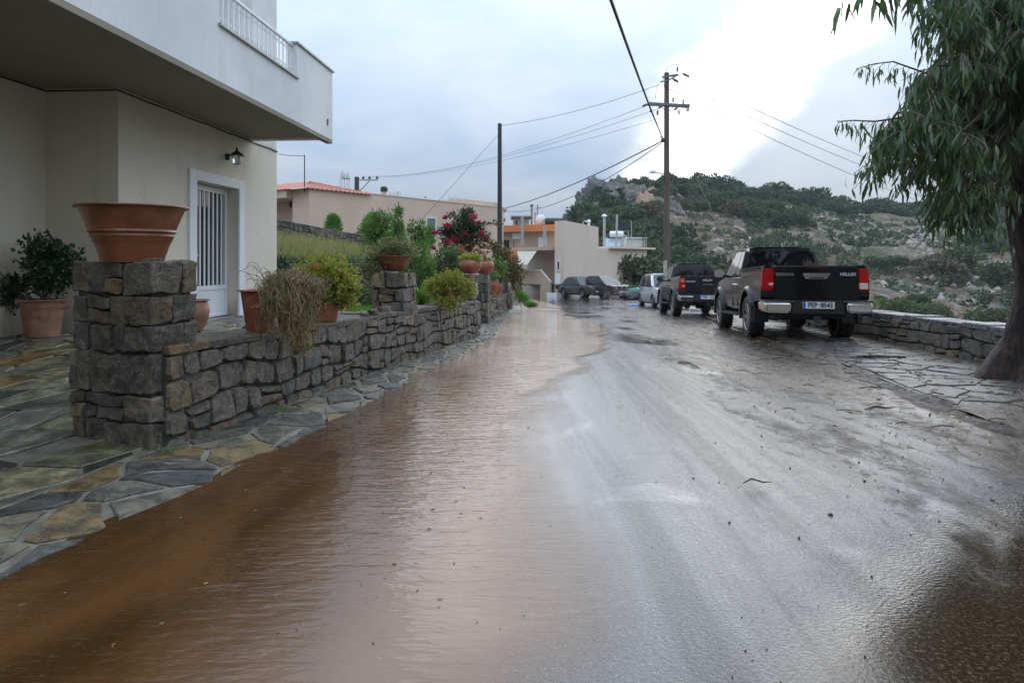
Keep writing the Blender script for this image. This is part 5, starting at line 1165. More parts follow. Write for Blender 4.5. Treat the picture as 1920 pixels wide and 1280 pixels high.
def roof_items():
    def at(x, y, D): return P(x, y, D)
    B = at(1133, 467, 57); t_ = thing('flue_pipe', 'tall metal flue pipe with cap on the corner house roof', 'chimney', B); k = 57 / F
    MB().tube([(0, 0, -.4), (0, 0, 61 * k)], .12, 10).build('pipe', M['steel'], t_); MB().lathe([(0, .25), (.2, .12), (.26, 0), (0, .02)], 12, (0, 0, 61 * k)).build('cap', M['steel'], t_, smooth=True)
    B = at(1155, 464, 57.2); tag(MB().tube([(0, 0, -.4), (.1, 0, 62 * k)], .09, 8).build('roof_post', M['steel'], None, B), 'slim leaning metal post beside the solar water heater', 'post')
    B = at(1152, 466, 58); t_ = thing('solar_water_heater', 'solar water heater with pale panel and white tank on the corner house', 'water heater', B); k = 58 / F
    MB().hexa([(-22 * k, 0, .0), (8 * k, 0, .0), (8 * k, .1, 0), (-22 * k, .1, 0), (-12 * k, 1.2, 20 * k), (18 * k, 1.2, 20 * k), (18 * k, 1.28, 20 * k), (-12 * k, 1.28, 20 * k)]).build('panel', pbr('solar_panel_glass', (.25, .32, .38), (.30, .37, .43), .08, spec=.8), t_)
    MB().lathe([(0, -.6), (.24, -.58), (.27, -.5), (.27, .5), (.24, .58), (0, .6)], 18, (8 * k, 1.2, 28 * k), 'x').build('tank', M['white_paint'], t_, smooth=True)
    for x in (-10, 20): MB().tube([(x * k, 1.3, -.3), (x * k, 1.3, 24 * k)], .03, 5).build('leg', M['steel'], t_)
    MB().tube([(20 * k, .9, -.3), (26 * k, .9, 24 * k), (20 * k, .9, 26 * k)], .04, 6).build('pipe', M['white_paint'], t_)
    B = at(1170, 466, 60); t_ = thing('water_tank', 'black square water tank on a lattice stand above the solar heater', 'tank', B); k = 60 / F
    MB().box(-13 * k, 9 * k, 0, 1.1, 34 * k, 49 * k).build('tank', M['tank_black'], t_, bevel=.05)
    for x in (-11, 8, 14): MB().tube([(x * k, 0, -.4), (x * k, 0, (52 if x == 14 else 34) * k)], .035, 5).build('leg', M['steel'], t_)
    b = MB()
    for i in range(4): b.tube([(-11 * k if i % 2 else 8 * k, 0, i * 9 * k), (8 * k if i % 2 else -11 * k, 0, (i + 1) * 8.4 * k)], .018, 4)
    b.build('bracing', M['steel'], t_)
    B = at(1102, 424, 54); t_ = thing('roof_vent', 'short white roof vent with curved pipes on the tall wall', 'vent', B); k = 54 / F
    MB().tube([(2 * k, 0, -.6), (2 * k, 0, 8 * k)], .1, 8).build('pipe', M['white_paint'], t_); MB().lathe([(0, .2), (.16, .1), (.18, 0), (0, 0)], 10, (2 * k, 0, 8 * k)).build('cap', M['white_paint'], t_)
    MB().tube([(-9 * k, 0, -.5), (-9 * k, 0, 7 * k), (-5 * k, 0, 10 * k), (-1 * k, 0, 7 * k)], .05, 6).build('bent_pipe', M['steel'], t_)
    B = at(1176, 470, 66); k = 66 / F; t_ = thing('annex', 'low cream rooftop building right of the water tank', 'building', B); MB().box(-4 * k, 36 * k, 0, 4, -2.5, 23 * k).build('wall', pbr('cream_wall', (.62, .60, .52), (.68, .66, .58), .8), t_); MB().box(-4 * k, 37 * k, -.15, 4.1, 23 * k + .002, 25 * k).build('roof_edge', M['white_paint'], t_); MB().box(26 * k, 36.2 * k, -.1, -.01, -2, 8 * k).build('drain_panel', M['wall_beige'], t_)
    for x in (29, 33): MB().tube([(x * k, -.2, -1), (x * k, -.2, 26 * k)], .04, 5).build('post', M['dark_metal'], t_)
roof_items()

# ------------------------------------------------------------ poles and wires
def main_pole():
    B = P(1250, 560, 33); B.z = float(gz(33)); k = 33 / F; zz = lambda y: H - (y - HY) * k - B.z; t_ = thing('utility_pole', 'tall brown utility pole with crossarms and insulators beside the parked trucks', 'pole', B)
    MB().tube([(0, 0, -.3), (0, 0, zz(137))], [.16, .115], 14).build('post', M['wood_pole'], t_, smooth=True)
    MB().box(-.2, -.02, -.2, -.17, 0, zz(488)).build('base_sleeve', M['concrete'], t_)
    X = lambda x: (x - 1250) * k
    b = MB(); b.hexa([(X(1238), -.5, zz(151)), (X(1275), .3, zz(139)), (X(1275), .38, zz(139)), (X(1238), -.42, zz(151)), (X(1238), -.5, zz(148)), (X(1275), .3, zz(135)), (X(1275), .38, zz(135)), (X(1238), -.42, zz(148))]); b.build('crossarm', M['dull_steel'], t_)
    b = MB(); b.tube([(X(1235), -.5, zz(159)), (X(1252), -.1, zz(152)), (X(1275), .3, zz(137))], .035, 5); b.build('arm_brace', M['dull_steel'], t_)
    for y in (-.17, .13):
        b = MB(); b.hexa([(X(1213), y, zz(197)), (X(1292), y + .0, zz(202)), (X(1292), y + .04, zz(202)), (X(1213), y + .04, zz(197)), (X(1213), y, zz(193)), (X(1292), y, zz(197)), (X(1292), y + .04, zz(197)), (X(1213), y + .04, zz(193))]); b.build('crossarm', M['dull_steel'], t_)
    for s_ in (-1, 1): MB().tube([(s_ * X(1238 if s_ < 0 else 1262) * (-1 if s_ < 0 else 1), -.15, zz(200)), (0, -.14, zz(214))], .02, 5).build('arm_brace', M['dull_steel'], t_)
    disc = [(0, 0), (.02, 0)] + [q for i in range(5) for q in ((.055, .02 + i * .045), (.025, .035 + i * .045))] + [(.02, .26), (0, .26)]
    for x, y0 in ((1220, 211), (1233, 216), (1262, 192), (1281, 196), (1270, 135), (1273, 214)): MB().lathe(disc, 10, (X(x), 0, zz(y0))).build('insulator', M['insulator'], t_)
    for x, y, x2, y2 in ((1212, 197, 1203, 202), (1240, 200, 1233, 205), (1269, 204, 1262, 208), (1277, 140, 1290, 146), (1259, 150, 1270, 156), (1243, 161, 1248, 164)):
        a, b_ = Vector((X(x), -.2, zz(y))), Vector((X(x2), -.2, zz(y2))); MB().tube([a, a.lerp(b_, .3), a.lerp(b_, .5), b_], [.025, .06, .06, .05], 8).build('strain_insulator', M['insulator'], t_)
    b = MB(); b.box(X(1287), X(1292), -.1, .05, zz(209), zz(198)); b.build('fuse_cutout', M['steel'], t_)
    for pts in (((1270, 123), (1262, 122), (1250, 130), (1243, 150), (1230, 165), (1228, 186)), ((1270, 123), (1283, 128), (1294, 142)), ((1257, 176), (1265, 182), (1277, 184), (1288, 184), (1290, 198)), ((1262, 218), (1270, 216), (1285, 212), (1290, 208))):
        MB().tube([(X(x), -.1, zz(y)) for x, y in pts], .012, 4).build('jumper', M['wire'], t_)
    b = MB(); b.box(X(1238), X(1246), -.25, -.1, zz(268), zz(262)); b.tube([(X(1236), -.2, zz(258)), (X(1246), -.1, zz(262))], .03, 5); b.build('cable_clamp', M['dark_metal'], t_)
    s = thing('street_lamp', 'small street lamp on a curved arm fixed to the brown pole', 'street lamp', B + Vector((0, 0, zz(340)))); zl = lambda y: -(y - 340) * k
    MB().tube([(-.13, -.05, zl(345)), (-.15, -.1, zl(332)), (X(1238), -.2, zl(327)), (X(1226), -.3, zl(324))], .02, 6).build('arm', M['dark_metal'], s); MB().box(X(1216), X(1227), -.42, -.18, zl(327), zl(321.5)).build('lamp_head', M['trim_white'], s, bevel=.03)
main_pole()
def plain_pole():
    B = P(937, 520, 38); B.z = float(gz(38)); k = 38 / F; t_ = thing('utility_pole', 'plain dark pole without crossarms rising behind the garden shrubs', 'pole', B); MB().tube([(0, 0, -.3), (0, 0, H - (232 - HY) * k - B.z)], [.15, .11], 14).build('post', M['dark_pole'], t_, smooth=True)
    MB().tube([(-.1, -.13, 0), (-.09, -.12, H - (300 - HY) * k - B.z)], .02, 5).build('conduit', M['dark_metal'], t_)
plain_pole()
def wire(label, pts, r, sag=0, mt='wire', n=24, name='power_line', group='overhead wires'):
    pts = [P(*p) for p in pts]; out = []
    for a, b in zip(pts[:-1], pts[1:]):
        for i in range(n): s_ = i / n; q = a.lerp(b, s_); q.z -= sag * 4 * s_ * (1 - s_); out.append(q)
    out.append(pts[-1]); B = out[0].copy()
    return tag(MB().tube([p - B for p in out], r, 5).build(name, M[mt], None, B), label, 'wire', group)
wire('thick black cable running overhead from the brown pole towards the viewer', [(1246, 266, 32.8), (1138, -20, 9.0), (1020, -330, 5.2)], .026, .12)
wire('thick black cable sagging left from the brown pole to the red-roofed house', [(1241, 265, 32.8), (862, 402, 73)], .030, .9)
wire('thin cable below the thick one, running left from the brown pole', [(1240, 269, 32.8), (950, 396, 66)], .022, 1.0, 'wire_light')
for i, (y, y2, lb) in enumerate([(202, 330, 'uppermost of the three thin wires running left to the distant crossarm'), (205, 331, 'middle of the three thin wires running left to the distant crossarm'), (214, 332, 'lowest of the three thin wires running left to the distant crossarm')]):
    wire(lb, [((1203, 1232, 1262)[i], y, 32.8), ((706, 692, 680)[i], y2, 75)], .010, .9, 'wire_light')
wire('thin wire from the top of the brown pole to the plain pole', [(1236, 159, 32.7), (938, 236, 38)], .012, .25, 'wire_light')
for i, (x0, y0, x1, y1, lb) in enumerate([(1290, 146, 1760, 345, 'topmost of the three wires running right from the brown pole'), (1270, 156, 1760, 362, 'middle of the three wires running right from the brown pole'), (1248, 164, 1760, 390, 'lowest of the three wires running right from the brown pole')]):
    wire(lb, [(x0, y0, 33), (x1, y1, 62)], .017, .35, 'wire_light')
wire('steel guy wire slanting right from the brown pole down behind the nearest truck', [(1254, 222, 33), (1380, 492, 28)], .009, 0, 'dull_steel', name='guy_wire', group='guy wires')
wire('fainter guy wire slanting right from the brown pole to the hillside', [(1256, 275, 33), (1440, 478, 40)], .010, 0, 'wire_light', name='guy_wire', group='guy wires')
wire('guy wire slanting left from the plain pole into the garden', [(935, 252, 38), (776, 428, 24.5)], .010, 0, 'wire', name='guy_wire', group='guy wires')
a, b_ = P(786, 418, 25.3), P(770, 436, 24.2); tag(MB().tube([(0, 0, 0), b_ - a], .05, 8).build('guy_guard', M['concrete'], None, a), 'pale tube sleeved over the foot of the left guy wire', 'guard tube')
for y, lb in ((538, 'upper of the two faint wires crossing the valley behind the parapet'), (544, 'lower of the two faint wires crossing the valley behind the parapet')): wire(lb, [(1560, y - 6, 60), (2100, y + 12, 48)], .014, .3, 'wire_light')
# ------------------------------------------------------------ vehicles
def paint(name, c, rough=.16, dirt=.25, coat=1.0, metal=0.0):
    m, t = mat(name); co = t.add('ShaderNodeTexCoord').outputs['Object']; z = t.add('ShaderNodeSeparateXYZ', ins={0: co}).outputs[2]
    n = t.noise(co, 5, 6, .65); n2 = t.noise(co, 60, 3, .6)
    d = t.math('MULTIPLY', t.sstep(t.math('ADD', z, t.math('MULTIPLY', n, -.9)), .45, -.15), dirt * 2.2, clamp=True)
    p = t.add('ShaderNodeBsdfPrincipled', ins={'Base Color': t.mix(d, c, (.11, .085, .062)), 'Metallic': metal, 'Roughness': t.maprange(d, 0, 1, rough, .55), 'Coat Weight': t.math('MULTIPLY', t.math('SUBTRACT', 1, d), coat), 'Specular IOR Level': .25})
    p.inputs['Coat Roughness'].default_value = .05
    t.l.new(t.bump(t.math('MULTIPLY', t.sstep(n2, .62, .70), 1), .10, .002), p.inputs['Normal']); return finish(m, t, p.outputs[0])
M['paint_black'] = paint('black_paint', (.004, .004, .005), .16, .12, .35); M['paint_charcoal'] = paint('charcoal_paint', (.012, .012, .014), .22, .2, .5)
M['paint_white'] = paint('silver_white_paint', (.50, .53, .55), .25, .2, 1, .15); M['paint_grey'] = paint('dark_grey_paint', (.04, .044, .05), .28, .25, .35, .3); M['paint_navy'] = paint('blue_black_paint', (.012, .015, .021), .25, .2, .3)
M['chrome'] = pbr('chrome', (.82, .83, .85), None, .11, metal=1)
M['tyre'] = pbr('wet_tyre', (.014, .014, .014), (.026, .024, .022), .45, .75, scale=20, bump=.4, bscale=40)
M['rim'] = pbr('alloy_rim', (.32, .33, .34), (.40, .41, .42), .3, metal=.9); M['rim_dark'] = pbr('dark_rim', (.03, .03, .03), None, .5, metal=.4)
M['tint'] = pbr('tinted_glass', (.004, .005, .006), None, .03, spec=.3); M['carglass'] = pbr('car_glass', (.03, .036, .04), (.06, .07, .075), .05, spec=.5)
def lens(name, c, e=0):
    m, t = mat(name); co = t.add('ShaderNodeTexCoord').outputs['Object']; n = t.noise(t.scalev(co, (30, 30, 30)), 2, 2)
    p = t.add('ShaderNodeBsdfPrincipled', ins={'Base Color': t.mix(n, c, tuple(x * .6 for x in c)), 'Roughness': .18, 'Specular IOR Level': .35}); return finish(m, t, p.outputs[0])
M['red_lens'] = lens('red_lens', (.50, .006, .008)); M['clear_lens'] = lens('clear_lens', (.72, .68, .64)); M['dim_red'] = lens('dim_red_lens', (.10, .008, .01)); M['plate'] = pbr('number_plate_white', (.68, .69, .68), None, .35); M['badge'] = pbr('badge_silver', (.6, .61, .62), None, .35, metal=.3); M['badge_dim'] = pbr('badge_grey', (.30, .31, .32), None, .35, metal=.3); M['plate_blue'] = pbr('plate_blue', (.02, .09, .42), None, .35); M['ink'] = pbr('plate_ink', (.008, .008, .009), None, .5)
def shaped(poly, hw_, cuts, prof, mt, name, parent, bevel=.03, cutsy=()):
    """car side outline pushed through the width, then narrowed by height (prof) and rounded"""
    mb = MB(); mb.prism(poly, -hw_, hw_, 0); me = bpy.data.meshes.new(name); me.from_pydata(mb.v, [], mb.f); bm = bmesh.new(); bm.from_mesh(me); bmesh.ops.recalc_face_normals(bm, faces=bm.faces)
    es = [e for e in bm.edges if len(e.link_faces) == 2 and e.calc_face_angle(0) > R(50)]
    bmesh.ops.bevel(bm, geom=es, offset=bevel, segments=3, affect='EDGES', clamp_overlap=True)
    for z in cuts: bmesh.ops.bisect_plane(bm, geom=bm.verts[:] + bm.edges[:] + bm.faces[:], plane_co=(0, 0, z), plane_no=(0, 0, 1))
    for y in cutsy: bmesh.ops.bisect_plane(bm, geom=bm.verts[:] + bm.edges[:] + bm.faces[:], plane_co=(0, y, 0), plane_no=(0, 1, 0))
    for v in bm.verts: v.co.x *= prof(v.co.y, v.co.z)
    bmesh.ops.triangulate(bm, faces=[f for f in bm.faces if len(f.verts) > 4]); bm.to_mesh(me); bm.free(); shade(me, 32); return link(name, me, mt, parent)
def arch(cy, r, zc, z0, n=14, rev=False):
    a0 = math.asin((z0 - zc) / r); pts = [(cy - r * math.cos(a), zc + r * math.sin(a)) for a in np.linspace(a0, math.pi - a0, n)]
    return pts[::-1] if rev else pts
def lerp4(q, u, v): return Vector(q[0]).lerp(Vector(q[1]), u).lerp(Vector(q[3]).lerp(Vector(q[2]), u), v)
def panel(quad, ins, off, mt, name, parent, depth=.02, cut=0.0):
    """a pane let into the quad (bottom-left, bottom-right, top-right, top-left), proud by off, corners cut"""
    l, r, b, t = ins; q = [Vector(p) for p in quad]; n = (q[1] - q[0]).cross(q[3] - q[0]).normalized()
    pr = []
    for (u, v, du, dv) in ((l, b, 1, 1), (1 - r, b, -1, 1), (1 - r, 1 - t, -1, -1), (l, 1 - t, 1, -1)):
        if cut: 
            p1, p2 = (u + du * cut * .6, v), (u, v + dv * cut)
            pr += [p2, p1] if (du * dv > 0) else [p1, p2]
        else: pr.append((u, v))
    A = [lerp4(q, u, v) + n * off for u, v in pr]; Bk = [p - n * (off + depth) for p in A]; k = len(A)
    return MB().add(A + Bk, [tuple(range(k)), tuple(range(2 * k - 1, k - 1, -1))] + [(i, k + i, k + (i + 1) % k, (i + 1) % k) for i in range(k)]).build(name, mt, parent)
def wheel(parent, x, y, r, w_, side, rim='rim', spokes=6, name='wheel'):
    """tyre with shoulder and grooves, dished rim with spokes; side is +1 for the right-hand wheels"""
    e = bpy.data.objects.new(name, None); COL.objects.link(e); e.parent = parent; e.location = (x, y, r); e.empty_display_size = .1
    h = w_ / 2; pr = [(r * .60, -h * .92), (r * .70, -h), (r * .90, -h * .98), (r * .975, -h * .80), (r, -h * .55), (r, -h * .2), (r * .975, -h * .17), (r * .975, -h * .1), (r, -h * .07), (r, h * .07), (r * .975, h * .1), (r * .975, h * .17), (r, h * .2), (r, h * .55), (r * .975, h * .80), (r * .90, h * .98), (r * .70, h), (r * .60, h * .92)]
    MB().lathe(pr, 36, axis='x').build('tyre', M['tyre'], e, smooth=True)
    b = MB(); o = side * h; b.lathe([(r * .61, side * h * .90), (r * .59, side * h * .72), (r * .56, side * h * .3), (r * .2, side * h * .2), (0, side * h * .2)], 28, axis='x'); b.build('rim_barrel', M['rim_dark'], e)
    b = MB(); b.lathe([(r * .625, side * h * .93), (r * .60, side * h * .98), (r * .575, side * h * .90)], 32, axis='x'); b.lathe([(r * .16, side * h * .5), (r * .15, side * h * .74), (r * .08, side * h * .80), (0, side * h * .8)], 12, axis='x')
    for k in range(spokes):
        for d in ((-.16, .16) if spokes <= 6 else (0,)):
            a = 2 * math.pi * k / spokes; a2 = a + d; sw = r * .05
            p0, p1 = (r * .12 * math.cos(a), r * .12 * math.sin(a)), (r * .60 * math.cos(a2), r * .60 * math.sin(a2)); tx, tz = -math.sin(a2) * sw, math.cos(a2) * sw
            v = []
            for xx in (side * h * .55, side * h * .80):
                for (p, s_) in ((p0, 1), (p1, 1.0), (p1, -1.0), (p0, -1)): v.append((xx if p is p0 else xx + side * h * .10, p[0] + tx * s_, p[1] + tz * s_))
            b.hexa(v)
    b.build('rim', M[rim], e); return e
def text(body, size, parent, loc, mt, name='lettering', bold=0.0, wide=1.0, rot=(R(90), 0, 0), ex=.003, align='CENTER'):
    cu = bpy.data.curves.new(name, 'FONT'); cu.body = body; cu.size = size; cu.extrude = ex; cu.align_x = align; cu.align_y = 'CENTER'; cu.offset = bold; cu.resolution_u = 3
    o_ = bpy.data.objects.new(name, cu); me = bpy.data.meshes.new_from_object(o_); bpy.data.objects.remove(o_); me.materials.clear(); o = bpy.data.objects.new(name, me); COL.objects.link(o); o.parent = parent; o.location = loc; o.rotation_euler = rot; o.scale = (wide, 1, 1); me.materials.append(M[mt]); return o
def plate(parent, loc, w_, h, s1=None, s2=None, rotz=0):
    p = MB().box(-w_ / 2, w_ / 2, -.006, .006, -h / 2, h / 2).build('license_plate', M['plate'], parent, loc); p.rotation_euler = (0, 0, rotz)
    if s1:
        MB().box(-w_ / 2 + .003, -w_ / 2 + .045, -.009, -.0062, -h / 2 + .003, h / 2 - .003).build('country_band', M['plate_blue'], p)
        text(s1, h * .98, p, (-.098, -.008, 0), 'ink', bold=.0022, wide=.88); text(s2, h * .98, p, (.132, -.008, 0), 'ink', bold=.0022, wide=.88)
        b = MB(); b.box(.004, .022, -.009, -.0062, .012, .032); b.box(.004, .022, -.009, -.0062, -.016, .004); b.build('plate_seal', M['rim'], p)
    return p
def pickup(label, loc, rotz, pitch, pm, s1, s2, newer=False, grp='pickup trucks parked along the right verge'):
    t_ = thing('pickup_truck', label, 'pickup truck', loc, (pitch, 0, rotz), grp); pt = M[pm]
    hw_ = .90
    poly = [(-1.10, .70)] + arch(0, .52, .40, .66) + [(.62, .52), (2.46, .52)] + arch(3.085, .53, .40, .62) + [(3.80, .56), (3.98, .62), (4.03, .92), (3.92, 1.06), (2.9, 1.17), (2.62, 1.19), (.95, 1.19), (-1.15, 1.19), (-1.17, .80)]
    def prof(y, z):
        k = 1 - .045 * max(0, z - .95) / .3 - .03 * max(0, .75 - z) / .25
        if y > 3.3: k *= 1 - .16 * ((y - 3.3) / .75) ** 2
        return k
    shaped(poly, hw_, (.68, .80, .92, 1.02, 1.10), prof, pt, 'body', t_, .035, (3.5, 3.75, 2.8))
    for s_ in (-1, 1):
        b = MB(); b.hexa([(s_ * .72, -1.17, 1.16), (s_ * .868, -1.17, 1.16), (s_ * .868, .90, 1.16), (s_ * .72, .90, 1.16), (s_ * .73, -1.17, 1.345), (s_ * .845, -1.17, 1.345), (s_ * .845, .90, 1.31), (s_ * .73, .90, 1.31)]); b.build('bed_side', pt, t_, bevel=.02)
        # flares over the wheels
        for cy in (0, 3.085):
            n = 14; V = []; 
            for a in np.linspace(-.1, math.pi + .1, n):
                for rr_, xo in ((.50, .86), (.50, .945), (.55, .95), (.60, .885)): V.append((s_ * xo, cy - rr_ * math.cos(a), .40 + rr_ * math.sin(a)))
            MB().add(V, [(i * 4 + j, i * 4 + j + 1, i * 4 + j + 5, i * 4 + j + 4) for i in range(n - 1) for j in range(3)]).build('wheel_flare', pt if not newer else M['black'], t_, smooth=True)
        b = MB(); b.box(s_ * .76 if s_ > 0 else -.98, .98 if s_ > 0 else -.76, .72, 2.36, .395, .445); b.tube([(s_ * .6, .9, .5), (s_ * .85, .9, .43)], .03, 6); b.tube([(s_ * .6, 2.2, .5), (s_ * .85, 2.2, .43)], .03, 6); b.build('side_step', M['black'], t_, bevel=.015)
        for wy in (0, 3.085): wheel(t_, s_ * .79, wy, .40, .275, s_)
        m_ = MB().hexa([(s_ * .90, 2.42, 1.20), (s_ * 1.12, 2.45, 1.20), (s_ * 1.10, 2.56, 1.20), (s_ * .90, 2.52, 1.20), (s_ * .92, 2.42, 1.39), (s_ * 1.11, 2.45, 1.37), (s_ * 1.09, 2.56, 1.36), (s_ * .92, 2.52, 1.38)]).build('wing_mirror', M['black'] if newer else M['chrome'], t_, bevel=.03)
        MB().tube([(s_ * .82, 2.5, 1.22), (s_ * .95, 2.48, 1.25)], .035, 6).build('mirror_arm', M['black'], m_)
        b = MB(); b.tube([(s_ * .885, 1.10, 1.02), (s_ * .925, 1.13, 1.025), (s_ * .925, 1.30, 1.03), (s_ * .885, 1.33, 1.03)], .016, 6); b.build('door_handle', M['black'] if newer else M['chrome'], t_)
        # door outline grooves
        for y in (.985, 1.46 if not newer else 1.75): MB().box(s_ * .86 if s_ > 0 else -.9025, .9025 if s_ > 0 else -.86, y, y + .012, .58, 1.0).build('door_seam', M['black'], t_)
        # mud flaps
        MB().box(s_ * .79 - .15, s_ * .79 + .15, -.55, -.535, .32, .62).build('mud_flap', M['black'], t_)
    # cab
    yb0, yb1, yt0, yt1 = (.97, 2.92, 1.12, 2.12) if not newer else (.97, 2.92, 1.10, 2.15); xb, xt, zb, zt = .84, .665, 1.17, 1.80
    vb = [(-xb, yb0, zb), (xb, yb0, zb), (xb, yb1, zb), (-xb, yb1, zb)]; vt = [(-xt, yt0, zt - .02), (xt, yt0, zt - .02), (xt, yt1, zt), (-xt, yt1, zt)]
    MB().hexa(vb + vt).build('cab', pt, t_, bevel=.07, seg=4, smooth=True)
    b = MB(); b.box(-.5, .5, 1.25, 2.0, zt - .005, zt + .012); b.build('roof_panel', pt, t_, bevel=.01)
    panel([vb[0], vb[1], vt[1], vt[0]], (.05, .05, .10, .11), .004, M['tint'], 'rear_window', t_, cut=.12)
    panel([vb[2], vb[3], vt[3], vt[2]], (.05, .05, .04, .06), .004, M['carglass'], 'windscreen', t_)
    mid = .30 if not newer else .44
    for s_ in (-1, 1):
        q = [vb[3], vb[0], vt[0], vt[3]] if s_ < 0 else [vb[1], vb[2], vt[2], vt[1]]
        f0, f1 = ((.18, mid + .04), (1 - mid + .0, .10)) if s_ < 0 else ((.10, 1 - mid), (mid + .04, .18))
        panel(q, (f0[0] if s_ < 0 else .08, f0[1] - .0 if s_ < 0 else 1 - mid, .06, .12), .004, M['carglass'], 'side_window', t_)
        panel(q, (1 - mid if s_ < 0 else mid + .04, .08 if s_ < 0 else .18, .06, .12), .004, M['carglass'], 'side_window', t_)
    b = MB(); b.hexa([(-.02, 1.18, zt), (.02, 1.18, zt), (.02, 1.38, zt), (-.02, 1.38, zt), (-.006, 1.17, zt + .09), (.006, 1.17, zt + .09), (.006, 1.22, zt + .09), (-.006, 1.22, zt + .09)]); b.build('roof_antenna', M['black'], t_)
    # bed floor, hooks
    MB().box(-.72, .72, -1.14, .9, 1.188, 1.20).build('bed_liner', M['black'], t_)
    if not newer:
        for y in np.linspace(-.75, .75, 7): MB().tube([(-.85, y - .05, 1.335), (-.885, y, 1.27), (-.85, y + .05, 1.335)], .01, 5).build('tie_hook', M['black'], t_)
    # tailgate and its fittings
    tg = MB().box(-.685, .685, -1.235, -1.15, .74, 1.34).build('tailgate', pt, t_, bevel=.018, seg=3)
    yf = -1.2365
    MB().box(-.62, .62, yf - .004, yf + .02, .80, .98).build('tailgate_panel', pt, tg, bevel=.01)
    MB().box(-.16, .16, yf - .012, yf + .01, 1.285, 1.315).build('brake_light', M['dim_red'], tg)
    if not newer:
        b = MB(); b.hexa([(-.17, yf, 1.10), (.17, yf, 1.10), (.17, yf + .01, 1.10), (-.17, yf + .01, 1.10), (-.235, yf - .03, 1.205), (.235, yf - .03, 1.205), (.235, yf + .01, 1.205), (-.235, yf + .01, 1.205)]); h = b.build('tailgate_handle', M['chrome'], tg, bevel=.008)
        MB().box(-.12, .12, yf - .022, yf - .012, 1.115, 1.135).build('handle_recess', M['black'], h)
        text('TOYOTA', .062, tg, (-.52, yf - .004, 1.18), 'badge_dim', wide=1.2, bold=.002); text('HILUX', .075, tg, (.52, yf - .004, 1.185), 'badge', wide=1.2, bold=.002)
    else:
        b = MB(); b.hexa([(-.22, yf - .015, 1.02), (.22, yf - .015, 1.02), (.22, yf + .01, 1.02), (-.22, yf + .01, 1.02), (-.27, yf - .02, 1.27), (.27, yf - .02, 1.27), (.27, yf + .01, 1.27), (-.27, yf + .01, 1.27)]); h = b.build('tailgate_handle', pt, tg, bevel=.012)
        MB().box(-.16, .16, yf - .03, yf - .02, 1.05, 1.07).build('handle_lip', M['rim'], h); text('HILUX', .085, tg, (.0, yf - .024, 1.195), 'badge', wide=1.2, bold=.002); text('TOYOTA', .062, tg, (-.53, yf - .004, 1.15), 'badge', wide=1.2, bold=.002)
    for s_ in (-1, 1):
        a, c = s_ * .695, s_ * .893
        sw_ = .12 if s_ > 0 else .05
        tl = MB().hexa([(a, -1.225, .90), (c, -1.19, .90), (s_ * .905, -.93, .92), (a, -.93, .92), (a, -1.228, 1.29), (s_ * .875, -1.185, 1.29), (s_ * .872, -1.05, 1.27), (a, -1.0, 1.27)]).build('tail_light', M['red_lens'], t_, bevel=.022)
        MB().hexa([(s_ * .71, -1.236, .93 if s_ > 0 else 1.0), (s_ * (.855 if s_ > 0 else .78), -1.214, .93 if s_ > 0 else 1.0), (s_ * (.855 if s_ > 0 else .78), -1.19, .94), (s_ * .71, -1.19, .94), (s_ * .71, -1.238, 1.035), (s_ * (.85 if s_ > 0 else .78), -1.215, 1.035), (s_ * (.85 if s_ > 0 else .78), -1.19, 1.03), (s_ * .71, -1.19, 1.03)]).build('reverse_lamp', M['clear_lens'], tl, bevel=.006, seg=1)
        if newer: MB().lathe([(.055, -.002), (.05, .012), (.03, .012), (.028, -.002)], 16, (s_ * .785, -1.236, 1.19), 'y').build('brake_lamp', M['clear_lens'], tl)
        bu = MB().hexa([(s_ * .47, -1.39, .515), (s_ * .86, -1.36, .525), (s_ * .93, -1.08, .55), (s_ * .47, -1.15, .53), (s_ * .44, -1.395, .70), (s_ * .89, -1.36, .705), (s_ * .945, -1.06, .72), (s_ * .44, -1.15, .70)]).build('bumper_corner', M['chrome'], t_, bevel=.03, seg=3, smooth=True)
        MB().hexa([(s_ * .40, -1.37, .703), (s_ * .89, -1.35, .708), (s_ * .94, -1.08, .722), (s_ * .40, -1.16, .703), (s_ * .40, -1.36, .735), (s_ * .88, -1.34, .74), (s_ * .93, -1.08, .75), (s_ * .40, -1.16, .735)]).build('bumper_step', M['black'], bu)
    MB().hexa([(-.45, -1.33, .50), (.45, -1.33, .50), (.45, -1.12, .50), (-.45, -1.12, .50), (-.43, -1.34, .74), (.43, -1.34, .74), (.43, -1.12, .74), (-.43, -1.12, .74)]).build('bumper_centre', M['black'], t_, bevel=.02)
    plate(t_, (0, -1.352, .655), .52, .115, s1, s2)
    b = MB(); b.box(-.55, .55, -1.05, 3.8, .42, .72); b.tube([(-.7, 0, .40), (.7, 0, .40)], .05, 8); b.tube([(-.14, 0, .40), (.14, 0, .40)], .14, 10); b.tube([(-.7, 3.085, .40), (.7, 3.085, .40)], .05, 8); b.box(-.06, .06, -1.3, -1.0, .40, .47); b.tube([(-.62, -1.1, .42), (-.62, -.6, .42)], .05, 8); b.build('chassis', M['black'], t_)
    b = MB(); b.box(-.62, .62, 3.99, 4.08, .50, .95); b.build('front_bumper', pt, t_, bevel=.04)
    return t_
gy = lambda y: float(gz(y))
pickup('nearest black pickup with chrome handle and tall rear window, plate ending 8543', (5.40, 12.95, gy(12.95) - .01), R(-7.5), R(-2.4), 'paint_black', 'PEP', '8543')
pickup('charcoal pickup parked ahead of the nearest one, plate ending 1535', (6.34, 23.0, gy(23) - .01), R(-4.5), R(-2.3), 'paint_charcoal', 'PEP', '1535', True)

